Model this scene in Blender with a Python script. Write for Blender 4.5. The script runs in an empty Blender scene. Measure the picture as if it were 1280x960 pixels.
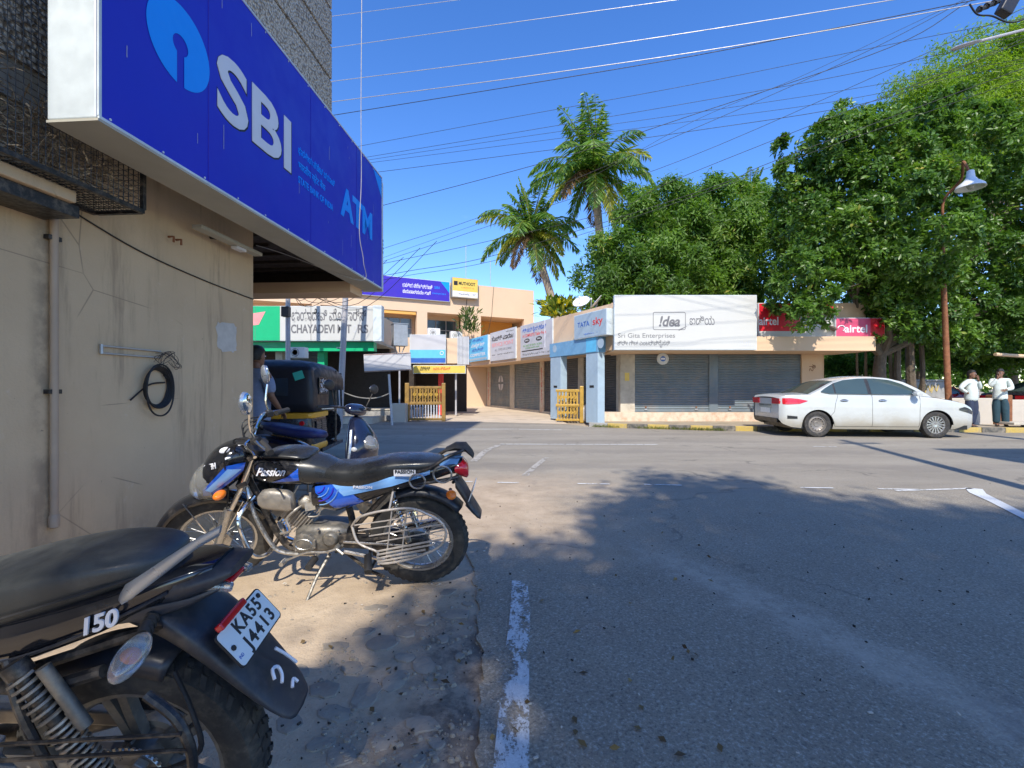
import bpy, math, random
import numpy as np
from mathutils import Vector, Matrix, Euler

R = math.radians
random.seed(7)
rng = np.random.default_rng(11)
SC = bpy.context.scene
COL = SC.collection

# ---------------------------------------------------------------- camera, world, sun, exposure
F, CX, HY, H = 580.0, 640.0, 485.0, 1.27          # focal length and horizon in photograph pixels, eye height in metres
cam_data = bpy.data.cameras.new('camera')
cam = bpy.data.objects.new('camera', cam_data)
COL.objects.link(cam)
cam.location = (0, 0, H)
cam.rotation_euler = (R(90), 0, 0)
cam_data.sensor_width = 36.0
cam_data.lens = 36.0 * F / 1280.0
cam_data.shift_y = 5.0 / 1280.0
cam_data.clip_start = 0.02
cam_data.clip_end = 3000
SC.camera = cam

SUN_EL, SUN_DX = R(46), 0.085
world = bpy.data.worlds.new('World')
SC.world = world
world.use_nodes = True
wn = world.node_tree.nodes
wl = world.node_tree.links
bg = wn['Background']
sky = wn.new('ShaderNodeTexSky')
sky.sky_type = 'NISHITA'
sky.sun_disc = False
sky.sun_elevation = SUN_EL
sky.sun_rotation = math.pi + math.atan(SUN_DX)
sky.altitude = 600
sky.air_density = 1.0
sky.dust_density = 0.25
sky.ozone_density = 1.9
# deep tropical blue: a little more saturation over the whole dome, and thin clouds low down
hs = wn.new('ShaderNodeHueSaturation')
hs.inputs['Saturation'].default_value = 1.30
hs.inputs['Value'].default_value = 1.0
hs.inputs['Hue'].default_value = 0.512
wl.new(sky.outputs[0], hs.inputs['Color'])
tc = wn.new('ShaderNodeTexCoord')
mp = wn.new('ShaderNodeMapping')
mp.inputs['Scale'].default_value = (2.2, 2.2, 9.0)
mp.inputs['Location'].default_value = (0.35, 0.1, 0.25)
wl.new(tc.outputs['Generated'], mp.inputs['Vector'])
cn = wn.new('ShaderNodeTexNoise')
cn.inputs['Scale'].default_value = 1.6
cn.inputs['Detail'].default_value = 7
cn.inputs['Roughness'].default_value = 0.62
wl.new(mp.outputs[0], cn.inputs['Vector'])
cr = wn.new('ShaderNodeMapRange')
cr.inputs['From Min'].default_value = 0.60
cr.inputs['From Max'].default_value = 0.95
cr.inputs['To Max'].default_value = 0.7
wl.new(cn.outputs[0], cr.inputs[0])
cm = wn.new('ShaderNodeMix')
cm.data_type = 'RGBA'
sx = wn.new('ShaderNodeSeparateXYZ'); wl.new(tc.outputs['Generated'], sx.inputs[0])
lowm = wn.new('ShaderNodeMapRange'); lowm.inputs['From Min'].default_value = 0.36; lowm.inputs['From Max'].default_value = 0.26; wl.new(sx.outputs[2], lowm.inputs[0])
cmul = wn.new('ShaderNodeMath'); cmul.operation = 'MULTIPLY'; wl.new(cr.outputs[0], cmul.inputs[0]); wl.new(lowm.outputs[0], cmul.inputs[1])
wl.new(cmul.outputs[0], cm.inputs[0])
wl.new(hs.outputs[0], cm.inputs[6])
cm.inputs[7].default_value = (7.5, 8.2, 9.0, 1)
wl.new(cm.outputs[2], bg.inputs['Color'])
bg.inputs['Strength'].default_value = 0.15

sun_data = bpy.data.lights.new('sun', 'SUN')
sun_data.energy = 3.0
sun_data.angle = R(0.8)
sun_data.color = (1.0, 0.93, 0.82)
sun = bpy.data.objects.new('sun', sun_data)
COL.objects.link(sun)
_h = Vector((SUN_DX, 1, 0)).normalized() * math.cos(SUN_EL)
sun.rotation_euler = Vector((_h.x, _h.y, -math.sin(SUN_EL))).to_track_quat('-Z', 'Y').to_euler()
sun.location = (0, -20, 30)

SC.view_settings.view_transform = 'Standard'
SC.view_settings.look = 'None'
SC.view_settings.exposure = 0.98
SC.view_settings.gamma = 1.0
SC.cycles.max_bounces = 8
SC.cycles.diffuse_bounces = 4
SC.cycles.transparent_max_bounces = 12
SC.cycles.use_denoising = True

# ---------------------------------------------------------------- helpers
def P(px, py, Y):
    """point of the place that was measured at photograph pixel (px, py) and distance Y"""
    return Vector(((px - CX) / F * Y, Y, H + (HY - py) / F * Y))

def G(px, py, z=0.0):
    Y = F * (H - z) / (py - HY)
    return Vector(((px - CX) / F * Y, Y, z))

WM = {}

def thing(name, label, cat, loc=(0, 0, 0), rz=0.0, group=None, M=None):
    o = bpy.data.objects.new(name, None)
    COL.objects.link(o)
    o.empty_display_size = 0.2
    if M is None:
        M = Matrix.Translation(Vector(loc)) @ Matrix.Rotation(rz, 4, 'Z')
    o.matrix_world = M
    WM[o.name] = M.copy()
    tag(o, label, cat, group)
    return o

def tag(o, label=None, cat=None, group=None, kind=None):
    if label: o['label'] = label
    if cat: o['category'] = cat
    if group: o['group'] = group
    if kind: o['kind'] = kind
    return o

def clone(root, M, label=None, group=None):
    def rec(o, par):
        c = o.copy()
        COL.objects.link(c)
        if par is not None:
            c.parent = par
        for ch in o.children:
            rec(ch, c)
        return c
    r = rec(root, None)
    r.matrix_world = M
    if label: r['label'] = label
    if group: r['group'] = group
    return r

def frame(o, xd, yd):
    """matrix with local x along xd and local y along yd"""
    x = Vector(xd).normalized()
    y = Vector(yd).normalized()
    z = x.cross(y).normalized()
    y = z.cross(x)
    M = Matrix((x, y, z)).transposed().to_4x4()
    M.translation = Vector(o)
    return M

def rotm(c, e):
    return Matrix.Translation(Vector(c)) @ Euler(e).to_matrix().to_4x4()

class MB:
    def __init__(s, M=None):
        s.v = []; s.f = []; s.M = M
    def add(s, vs, fs, M=None):
        o = len(s.v)
        for v in vs:
            v = Vector(v)
            if M is not None: v = M @ v
            if s.M is not None: v = s.M @ v
            s.v.append(tuple(v))
        for f in fs:
            s.f.append(tuple(i + o for i in f))
        return s
    def box(s, x0, x1, y0, y1, z0, z1, M=None):
        vs = [(x0,y0,z0),(x1,y0,z0),(x1,y1,z0),(x0,y1,z0),(x0,y0,z1),(x1,y0,z1),(x1,y1,z1),(x0,y1,z1)]
        return s.add(vs, [(0,3,2,1),(4,5,6,7),(0,1,5,4),(1,2,6,5),(2,3,7,6),(3,0,4,7)], M)
    def cbox(s, c, sz, e=(0,0,0)):
        a, b, d = sz[0]/2, sz[1]/2, sz[2]/2
        return s.box(-a, a, -b, b, -d, d, rotm(c, e))
    def prism(s, poly, d0, d1, plane='xz', M=None):
        def mk(p, d):
            if plane == 'xz': return (p[0], d, p[1])
            if plane == 'yz': return (d, p[0], p[1])
            return (p[0], p[1], d)
        n = len(poly)
        vs = [mk(p, d0) for p in poly] + [mk(p, d1) for p in poly]
        fs = [tuple(range(n)), tuple(range(2*n-1, n-1, -1))]
        for i in range(n):
            j = (i+1) % n
            fs.append((i, i+n, j+n, j))
        return s.add(vs, fs, M)
    def tube(s, pts, r, n=8, closed=False, M=None, caps=True):
        pts = [Vector(p) for p in pts]
        k = len(pts)
        rr = r if isinstance(r, (list, tuple)) else [r]*k
        rings = []
        up = None
        for i, p in enumerate(pts):
            if closed:
                t = pts[(i+1) % k] - pts[i-1]
            else:
                t = pts[min(i+1, k-1)] - pts[max(i-1, 0)]
            if t.length < 1e-9: t = Vector((0,0,1))
            t.normalize()
            if up is None:
                up = Vector((0,0,1)) if abs(t.z) < .9 else Vector((1,0,0))
            a = (up - t*up.dot(t))
            if a.length < 1e-5:
                a = Vector((1,0,0)) if abs(t.x) < .9 else Vector((0,1,0))
                a = a - t*a.dot(t)
            a.normalize(); up = a
            b = t.cross(a)
            rings.append([p + (a*math.cos(2*math.pi*q/n) + b*math.sin(2*math.pi*q/n))*rr[i] for q in range(n)])
        return s.loft(rings, caps=caps and not closed, closed=closed, M=M)
    def loft(s, rings, caps=True, closed=False, M=None):
        n = len(rings[0]); k = len(rings)
        vs = [p for rg in rings for p in rg]
        fs = []
        for i in range(k if closed else k-1):
            a = i*n; b = ((i+1) % k)*n
            for q in range(n):
                w = (q+1) % n
                fs.append((a+q, a+w, b+w, b+q))
        if caps:
            fs.append(tuple(range(n-1, -1, -1)))
            fs.append(tuple(range((k-1)*n, k*n)))
        return s.add(vs, fs, M)
    def sheet(s, rows, M=None):
        """open grid of points"""
        n = len(rows[0]); vs = [p for r_ in rows for p in r_]; fs = []
        for i in range(len(rows)-1):
            for q in range(n-1):
                a = i*n+q
                fs.append((a, a+1, a+n+1, a+n))
        return s.add(vs, fs, M)
    def lathe(s, prof, c=(0,0,0), ax='z', n=20, M=None):
        """prof: list of (radius, height)"""
        rings = []
        for r_, h in prof:
            rg = []
            for q in range(n):
                a = 2*math.pi*q/n
                x, y = r_*math.cos(a), r_*math.sin(a)
                if ax == 'z': v = (x, y, h)
                elif ax == 'y': v = (y, h, x)
                else: v = (h, x, y)
                rg.append(Vector(v)+Vector(c))
            rings.append(rg)
        return s.loft(rings, M=M)
    def ell(s, c, rad, n=12, m=8, M=None, e=None):
        T = rotm(c, e or (0,0,0))
        if M is not None: T = M @ T
        rings = []
        for i in range(1, m):
            a = math.pi*i/m
            rings.append([(rad[0]*math.sin(a)*math.cos(2*math.pi*q/n), rad[1]*math.sin(a)*math.sin(2*math.pi*q/n), rad[2]*math.cos(a)) for q in range(n)])
        vs = [p for rg in rings for p in rg] + [(0,0,rad[2]), (0,0,-rad[2])]
        fs = []
        for i in range(m-2):
            for q in range(n):
                w = (q+1) % n
                fs.append((i*n+q, (i+1)*n+q, (i+1)*n+w, i*n+w))
        t = len(vs)-2; l = (m-2)*n
        for q in range(n):
            w = (q+1) % n
            fs.append((t, q, w)); fs.append((t+1, l+w, l+q))
        return s.add(vs, fs, T)
    def poly(s, pts, M=None):
        return s.add(pts, [tuple(range(len(pts)))], M)
    def build(s, name, mat, parent=None, smooth=False, bev=0, sub=0, world=False, ang=38, solid=0, flip=False, recalc=True):
        me = bpy.data.meshes.new(name)
        me.from_pydata(s.v, [], s.f)
        if world and parent is not None:
            me.transform(WM[parent.name].inverted())
        if recalc:
            import bmesh
            b = bmesh.new(); b.from_mesh(me)
            bmesh.ops.recalc_face_normals(b, faces=b.faces)
            b.to_mesh(me); b.free()
        me.update()
        if smooth or sub:
            me.polygons.foreach_set('use_smooth', [True]*len(me.polygons))
            if not sub: me.set_sharp_from_angle(angle=R(ang))
        o = bpy.data.objects.new(name, me)
        COL.objects.link(o)
        if mat is not None: me.materials.append(mat)
        if parent is not None:
            o.parent = parent
            WM[o.name] = WM[parent.name]
        else:
            WM[o.name] = Matrix.Identity(4)
        if solid:
            md = o.modifiers.new('solid', 'SOLIDIFY'); md.thickness = solid; md.offset = 0
        if bev:
            md = o.modifiers.new('bevel', 'BEVEL'); md.width = bev; md.segments = 2; md.limit_method = 'ANGLE'; md.angle_limit = R(40)
        if sub:
            md = o.modifiers.new('sub', 'SUBSURF'); md.levels = sub; md.render_levels = sub
        return o

def sring(x, yc, zc, hw, hh, n=2.5, k=16, hb=None):
    """superellipse cross-section in the YZ plane at x (hb: lower half height)"""
    out = []
    for q in range(k):
        a = 2*math.pi*q/k
        c, s_ = math.cos(a), math.sin(a)
        hz = hh if s_ >= 0 or hb is None else hb
        out.append((x, yc + hw*math.copysign(abs(c)**(2/n), c), zc + hz*math.copysign(abs(s_)**(2/n), s_)))
    return out

def spl(pts, n=8):
    """Catmull-Rom through points"""
    pts = [Vector(p) for p in pts]
    out = []
    for i in range(len(pts)-1):
        p0 = pts[max(i-1, 0)]; p1 = pts[i]; p2 = pts[i+1]; p3 = pts[min(i+2, len(pts)-1)]
        for q in range(n):
            t = q/n
            out.append(0.5*((2*p1) + (p2-p0)*t + (2*p0-5*p1+4*p2-p3)*t*t + (3*p1-p0-3*p2+p3)*t**3))
    out.append(pts[-1])
    return out

def interp(tab, x):
    return float(np.interp(x, [t[0] for t in tab], [t[1] for t in tab]))

# ---------------------------------------------------------------- materials
class NM:
    def __init__(s, name):
        s.m = bpy.data.materials.new(name)
        s.m.use_nodes = True
        s.t = s.m.node_tree; s.n = s.t.nodes
        s.b = s.n['Principled BSDF']; s.o = s.n['Material Output']
        s._oc = None
    def oc(s):
        if s._oc is None: s._oc = s.n.new('ShaderNodeTexCoord')
        return s._oc.outputs['Object']
    def link(s, a, b):
        if isinstance(a, (int, float)): b.default_value = a
        elif isinstance(a, (tuple, list)):
            b.default_value = tuple(a) + ((1,) if len(a) == 3 and len(b.default_value) == 4 else ())
        else: s.t.links.new(a, b)
    def map(s, sc=(1,1,1), loc=(0,0,0), rot=(0,0,0), vec=None):
        n = s.n.new('ShaderNodeMapping')
        n.inputs['Scale'].default_value = sc; n.inputs['Location'].default_value = loc; n.inputs['Rotation'].default_value = rot
        s.link(vec or s.oc(), n.inputs[0]); return n.outputs[0]
    def noise(s, sc=5, det=4, rough=.55, vec=None, dist=0):
        n = s.n.new('ShaderNodeTexNoise')
        n.inputs['Scale'].default_value = sc; n.inputs['Detail'].default_value = det; n.inputs['Roughness'].default_value = rough; n.inputs['Distortion'].default_value = dist
        s.link(vec or s.oc(), n.inputs['Vector']); return n.outputs[0]
    def vor(s, sc=5, vec=None, feat='F1', out=0):
        n = s.n.new('ShaderNodeTexVoronoi'); n.feature = feat
        n.inputs['Scale'].default_value = sc
        s.link(vec or s.oc(), n.inputs['Vector']); return n.outputs[out]
    def sep(s, vec=None):
        n = s.n.new('ShaderNodeSeparateXYZ'); s.link(vec or s.oc(), n.inputs[0]); return n.outputs
    def mth(s, op, a, b=0.0, c=0.0, clamp=False):
        n = s.n.new('ShaderNodeMath'); n.operation = op; n.use_clamp = clamp
        s.link(a, n.inputs[0]); s.link(b, n.inputs[1])
        if c: s.link(c, n.inputs[2])
        return n.outputs[0]
    def rng(s, v, a, b, c=0.0, d=1.0, smooth=True):
        n = s.n.new('ShaderNodeMapRange')
        if smooth: n.interpolation_type = 'SMOOTHSTEP'
        s.link(v, n.inputs[0])
        for i, x in enumerate((a, b, c, d)): n.inputs[i+1].default_value = x
        return n.outputs[0]
    def mix(s, f, a, b, mode='MIX'):
        n = s.n.new('ShaderNodeMix'); n.data_type = 'RGBA'; n.blend_type = mode
        s.link(f, n.inputs[0]); s.link(a, n.inputs[6]); s.link(b, n.inputs[7]); return n.outputs[2]
    def ramp(s, v, stops):
        n = s.n.new('ShaderNodeValToRGB'); e = n.color_ramp.elements
        while len(e) < len(stops): e.new(.5)
        for i, (p_, c) in enumerate(stops):
            e[i].position = p_; e[i].color = tuple(c) + (1,)
        s.link(v, n.inputs[0]); return n.outputs[0]
    def bump(s, h, st=.3, d=.01, nrm=None):
        n = s.n.new('ShaderNodeBump'); n.inputs['Strength'].default_value = st; n.inputs['Distance'].default_value = d
        s.link(h, n.inputs['Height'])
        if nrm is not None: s.link(nrm, n.inputs['Normal'])
        return n.outputs[0]
    def out(s, base, rough=.6, metal=0.0, nrm=None, **kw):
        s.link(base, s.b.inputs['Base Color']); s.link(rough, s.b.inputs['Roughness']); s.link(metal, s.b.inputs['Metallic'])
        if nrm is not None: s.link(nrm, s.b.inputs['Normal'])
        for k, v in kw.items(): s.link(v, s.b.inputs[k.replace('_', ' ')])
        return s.m

def simple(name, col, rough=.5, metal=0.0, var=.15, sc=6, bs=40, bst=.15, bd=.003, dirt=0.0, dcol=(.30,.24,.17), dsc=5, coat=0.0, **kw):
    m = NM(name)
    c = Vector(col)
    n1 = m.noise(sc, 5)
    base = m.ramp(n1, [(.25, tuple(c*(1-var))), (.75, tuple(Vector([min(1, x) for x in c*(1+var)])))])
    r = m.rng(m.noise(sc*3, 3), .3, .7, max(0, rough-.1), min(1, rough+.1))
    if dirt > 0:
        f = m.mth('MULTIPLY', m.rng(m.noise(dsc, 8, .7), .62-.4*dirt, .8-.2*dirt), min(1, dirt*1.3))
        base = m.mix(f, base, dcol)
        r = m.mth('MAXIMUM', r, m.mth('MULTIPLY', f, .85))
        metal = m.mth('MULTIPLY', m.mth('SUBTRACT', 1.0, f), metal) if metal else metal
    nr = m.bump(m.noise(bs, 3), bst, bd) if bst else None
    if coat: kw['Coat_Weight'] = coat; kw['Coat_Roughness'] = .06
    return m.out(base, r, metal, nr, **kw)

M_ = {}

def mk(name, *a, **k):
    M_[name] = simple(name, *a, **k)
mk('cream_paint', (.68,.48,.31), .8, var=.06, sc=.8, bs=30, bst=.2, dirt=.12, dcol=(.45,.32,.2), dsc=2)
mk('peach_paint', (.68,.50,.34), .8, var=.05, sc=.6, bs=30, bst=.2, dirt=.1, dcol=(.5,.36,.25), dsc=1.2)
mk('orange_paint', (.75,.40,.10), .8, var=.06, sc=.8, bs=30)
mk('white_plaster', (.50,.45,.38), .85, var=.08, sc=3, dirt=.35, dcol=(.42,.36,.28), dsc=3)
mk('plinth_paint', (.62,.54,.42), .85, var=.1, sc=3, dirt=.55, dcol=(.50,.27,.16), dsc=5)
mk('grey_cement', (.34,.33,.31), .9, var=.2, sc=4, dirt=.4, dcol=(.18,.16,.14), dsc=3)
mk('pale_cement', (.52,.47,.38), .9, var=.15, sc=4, dirt=.4, dcol=(.3,.25,.2), dsc=3)
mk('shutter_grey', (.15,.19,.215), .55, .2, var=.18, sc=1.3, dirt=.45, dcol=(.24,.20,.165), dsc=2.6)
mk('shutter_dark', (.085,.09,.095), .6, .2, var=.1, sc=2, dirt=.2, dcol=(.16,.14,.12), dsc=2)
mk('dark_interior', (.02,.018,.016), .9)
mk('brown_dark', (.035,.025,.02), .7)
mk('sign_white', (.56,.56,.53), .4, var=.03, sc=1.2, bst=0, dirt=.08, dcol=(.6,.57,.5))
mk('sign_white_old', (.52,.52,.54), .5, var=.06, sc=2, bst=0, dirt=.2, dcol=(.5,.46,.42))
mk('sign_grey', (.55,.56,.58), .5, var=.08, sc=2, bst=0, dirt=.2)
mk('sign_blue', (.010,.016,.50), .42, var=.04, sc=1, bst=.05, bs=8, dirt=.05, dcol=(.25,.27,.5), dsc=9)
mk('sign_purple', (.045,.02,.42), .4, var=.05, sc=1, bst=0)
mk('sign_cyan', (.0,.30,1.0), .4, var=.03, bst=0)
mk('sign_cyan_pale', (.12,.50,.78), .5, var=.08, bst=0)
mk('sign_skyblue', (.16,.36,.56), .5, var=.08, bst=0, dirt=.2, dcol=(.5,.6,.65))
mk('sign_skypale', (.36,.47,.56), .5, var=.06, bst=0, dirt=.2, dcol=(.6,.6,.6))
mk('sign_green', (.0,.42,.17), .45, var=.04, bst=0)
mk('sign_red', (.62,.015,.03), .4, var=.05, bst=0)
mk('sign_pink', (.62,.07,.16), .4, var=.08, bst=0)
mk('sign_yellow', (.72,.52,.10), .45, var=.08, bst=0, dirt=.1)
mk('print_black', (.015,.015,.018), .5, bst=0)
mk('print_grey', (.16,.16,.17), .5, bst=0)
mk('print_white', (.72,.72,.76), .45, bst=0, var=.04)
mk('print_red', (.65,.04,.03), .5, bst=0)
mk('print_pink', (.75,.30,.30), .5, bst=0)
mk('print_green', (.10,.28,.06), .5, bst=0)
mk('print_blue', (.03,.12,.45), .5, bst=0)
mk('sign_edge', (.60,.66,.68), .45, .1, bst=0, dirt=.05, dcol=(.35,.33,.3))
mk('sign_under', (.42,.40,.33), .6, var=.08, sc=3, bst=.05)
mk('galvanised', (.42,.43,.44), .45, .6, var=.15, sc=6, dirt=.25, dcol=(.22,.18,.14))
mk('pole_grey', (.45,.44,.46), .6, .3, var=.12, sc=3, dirt=.2)
mk('rust', (.25,.10,.045), .8, .2, var=.35, sc=9, bst=.4, dirt=.3, dcol=(.45,.30,.15), dsc=12)
mk('pvc_pipe', (.40,.30,.21), .55, var=.08, sc=5)
mk('black_plastic', (.018,.018,.02), .45, var=.2, sc=8)
mk('black_cable', (.012,.012,.014), .6, bst=0)
mk('pale_cable', (.42,.40,.37), .4, .3, bst=0)
mk('gate_wood', (.30,.175,.045), .5, var=.18, sc=7, dirt=.2, dcol=(.2,.1,.03))
mk('gate_gold', (.46,.28,.05), .4, .1, var=.15, sc=7, dirt=.2, dcol=(.25,.13,.03))
mk('bark', (.13,.10,.07), .9, var=.3, sc=5, bs=18, bst=.9, bd=.03)
mk('palm_bark', (.30,.24,.18), .9, var=.25, sc=3, bs=9, bst=.9, bd=.04)
mk('glass_dark', (.03,.04,.05), .08, var=.1, sc=1, bst=0, Specular_IOR_Level=.8)
mk('glass_grey', (.12,.16,.20), .12, var=.1, sc=.4, bst=0, Specular_IOR_Level=.8)
mk('kerb_yellow', (.50,.36,.08), .8, var=.2, sc=8, dirt=.6, dcol=(.3,.24,.15), dsc=7)
mk('kerb_black', (.07,.07,.065), .8, var=.2, sc=8, dirt=.6, dcol=(.3,.26,.2), dsc=7)
mk('chrome', (.75,.74,.72), .12, 1.0, var=.05, bst=.02, dirt=.12, dcol=(.35,.3,.22), dsc=20)
mk('steel', (.48,.47,.45), .35, .9, var=.12, sc=20, dirt=.3, dcol=(.28,.23,.17), dsc=18)
mk('alloy_dirty', (.36,.34,.31), .5, .7, var=.2, sc=20, bst=.3, dirt=.5, dcol=(.30,.24,.16), dsc=22)
mk('engine_grey', (.17,.165,.155), .5, .6, var=.2, sc=20, bst=.3, dirt=.45, dcol=(.28,.23,.16), dsc=20)
mk('black_metal', (.022,.022,.024), .4, .3, var=.2, sc=12, dirt=.45, dcol=(.2,.16,.12), dsc=22)
mk('gloss_black', (.010,.011,.015), .14, var=.1, bst=0, coat=.5, dirt=.33, dcol=(.085,.075,.065), dsc=9)
mk('gloss_blue', (.015,.11,.62), .15, .2, var=.1, bst=0, coat=.8)
mk('gloss_lightblue', (.20,.42,.80), .18, .2, var=.06, bst=0, coat=.8)
mk('matte_plastic', (.022,.026,.036), .42, var=.25, bst=.15, dirt=.4, dcol=(.12,.105,.09), dsc=11)
mk('seat_vinyl', (.022,.024,.026), .30, var=.2, sc=5, bs=220, bst=.25, bd=.001, dirt=.2, dcol=(.10,.10,.095), dsc=4)
mk('seat_vinyl_dusty', (.032,.036,.038), .42, var=.3, sc=4, bs=260, bst=.5, bd=.0015, dirt=.5, dcol=(.10,.105,.095), dsc=4)
mk('seat_blue', (.012,.02,.11), .45, var=.2, bs=150, bst=.2)
mk('tyre_rubber', (.03,.029,.028), .8, var=.25, sc=14, bst=.3, dirt=.35, dcol=(.17,.145,.11), dsc=16)
mk('rubber', (.025,.024,.024), .7, var=.2, dirt=.2, dcol=(.15,.13,.1))
mk('orange_lens', (.85,.20,.015), .15, var=.05, bst=0, coat=.6)
mk('red_lens', (.55,.012,.02), .12, var=.05, bst=0, coat=.8)
mk('lens_clear', (.80,.82,.80), .06, var=.03, bst=0, coat=.9, Transmission_Weight=.8)
mk('lens_milky', (.45,.46,.46), .15, var=.05, bst=0, coat=.6)
mk('silver_paint', (.42,.46,.52), .3, .7, var=.06, bst=0, dirt=.1)
mk('mirror_glass', (.75,.78,.8), .03, 1.0, var=.02, bst=0)
mk('plate_white', (.78,.79,.76), .35, var=.04, bst=.05, dirt=.08)
mk('skin', (.20,.10,.06), .55, var=.1, sc=12, bs=80, bst=.1)
mk('hair', (.010,.009,.008), .6, var=.2, bs=120, bst=.5)
mk('shirt_white', (.58,.64,.61), .8, var=.05, bs=10, bst=.5, bd=.02)
mk('shirt_blue', (.20,.25,.38), .85, var=.12, sc=40, bs=10, bst=.6, bd=.02)
mk('trouser_navy', (.025,.035,.07), .85, var=.12, bs=8, bst=.6, bd=.02)
mk('trouser_teal', (.02,.055,.075), .85, var=.12, bs=8, bst=.6, bd=.02)
mk('trouser_grey', (.045,.045,.055), .85, var=.12, bs=8, bst=.6, bd=.02)
mk('car_white', (.58,.61,.60), .25, var=.04, sc=1.5, bst=0, coat=.6, dirt=.22, dcol=(.55,.50,.38), dsc=2.5)
mk('car_black', (.015,.015,.016), .4, var=.1, bst=0)
mk('car_glass', (.045,.07,.065), .05, var=.1, sc=2, bst=0, Specular_IOR_Level=.9)
mk('car_red', (.40,.02,.04), .25, coat=.7, bst=0)
mk('wheel_steel', (.22,.20,.18), .5, .5, var=.2, dirt=.4, dcol=(.35,.28,.2), dsc=10)
mk('wheel_silver', (.55,.54,.52), .3, .8, var=.1, dirt=.15)
mk('hood_canvas', (.010,.011,.018), .5, var=.2, sc=3, bs=60, bst=.3)
mk('auto_black', (.016,.017,.022), .3, var=.1, bst=0, coat=.4, dirt=.15)
mk('scooter_paint', (.010,.014,.035), .18, var=.1, bst=0, coat=.7, dirt=.1, dcol=(.1,.09,.08))
mk('auto_yellow', (.72,.36,.03), .4, var=.08, bst=0, dirt=.1)
mk('ac_white', (.72,.72,.70), .5, var=.04, dirt=.15)
mk('sticker_teal', (.05,.48,.38), .5, var=.1, bst=0)
mk('lamp_shade_white', (.72,.74,.74), .4, var=.05, dirt=.15, dcol=(.4,.38,.34))
mk('twig', (.32,.25,.17), .9, var=.5, sc=30)
mk('stone', (.30,.265,.215), .9, var=.25, sc=9, bs=60, bst=.8, bd=.006, dirt=.6, dcol=(.36,.29,.21), dsc=9)
mk('guard_metal', (.46,.42,.38), .45, .35, var=.2, sc=20, bst=.2, dirt=.3, dcol=(.25,.2,.15), dsc=25)
mk('debris', (.03,.028,.026), .9, var=.3)
mk('debris_pale', (.55,.5,.42), .9, var=.3)

def car_paint():
    m = NM('car_white')
    x, y, z = m.sep()
    n = m.noise(2.2, 7, .65)
    base = m.ramp(n, [(.3, (.47,.495,.485)), (.7, (.52,.545,.535))])
    low = m.rng(m.mth('ADD', z, m.mth('MULTIPLY', m.mth('SUBTRACT', n, .5), .5)), .62, .22, 0, .75)
    base = m.mix(low, base, (.36,.31,.22))
    base = m.mix(m.rng(m.noise(14, 6, .7), .58, .75, 0, .3), base, (.42,.39,.31))
    m.out(base, m.mth('ADD', .2, m.mth('MULTIPLY', low, .5)), 0, None, Coat_Weight=.6, Coat_Roughness=.08)
    return m.m
M_['car_white'] = car_paint()
# ---------------------------------------------------------------- ground, roads, pavements
def mat_ground():
    m = NM('sandy_earth')
    x, y, z = m.sep()
    n1 = m.noise(1.4, 8, .65); n2 = m.noise(14, 6, .6); n3 = m.noise(90, 4, .6)
    sand = m.ramp(n1, [(.3, (.40,.30,.20)), (.7, (.60,.48,.34))])
    sand = m.mix(m.rng(n2, .45, .75, 0, .45), sand, (.34,.26,.18))
    # dark broken earth beside the asphalt edge, close to the camera
    w = m.mth('ADD', x, m.mth('MULTIPLY', m.mth('SUBTRACT', m.noise(2.2, 6, .65), .5), 1.1))
    d1 = m.rng(w, -.75, -.20)
    d2 = m.rng(m.mth('ADD', y, m.mth('MULTIPLY', m.mth('SUBTRACT', n1, .5), 1.2)), 3.1, 2.3)
    dk = m.mth('MULTIPLY', d1, d2)
    soil = m.ramp(n2, [(.3, (.10,.085,.07)), (.7, (.24,.20,.155))])
    pale = m.rng(m.noise(5, 7, .7), .44, .60, 0, .8)
    soil = m.mix(pale, soil, (.42,.34,.25))
    soil = m.mix(m.rng(m.noise(3.3, 9, .75, dist=.6), .56, .66, 0, .7), soil, (.07,.058,.05))
    base = m.mix(dk, sand, soil)
    far = m.rng(y, 9, 20)
    base = m.mix(far, base, (.34,.28,.20))
    base = m.mix(m.rng(n3, .62, .72, 0, .6), base, (.15,.12,.1))
    h = m.mth('ADD', m.mth('MULTIPLY', n2, .6), m.mth('MULTIPLY', n3, .4))
    m.out(base, .92, 0, m.bump(h, .7, .02))
    return m.m

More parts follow.
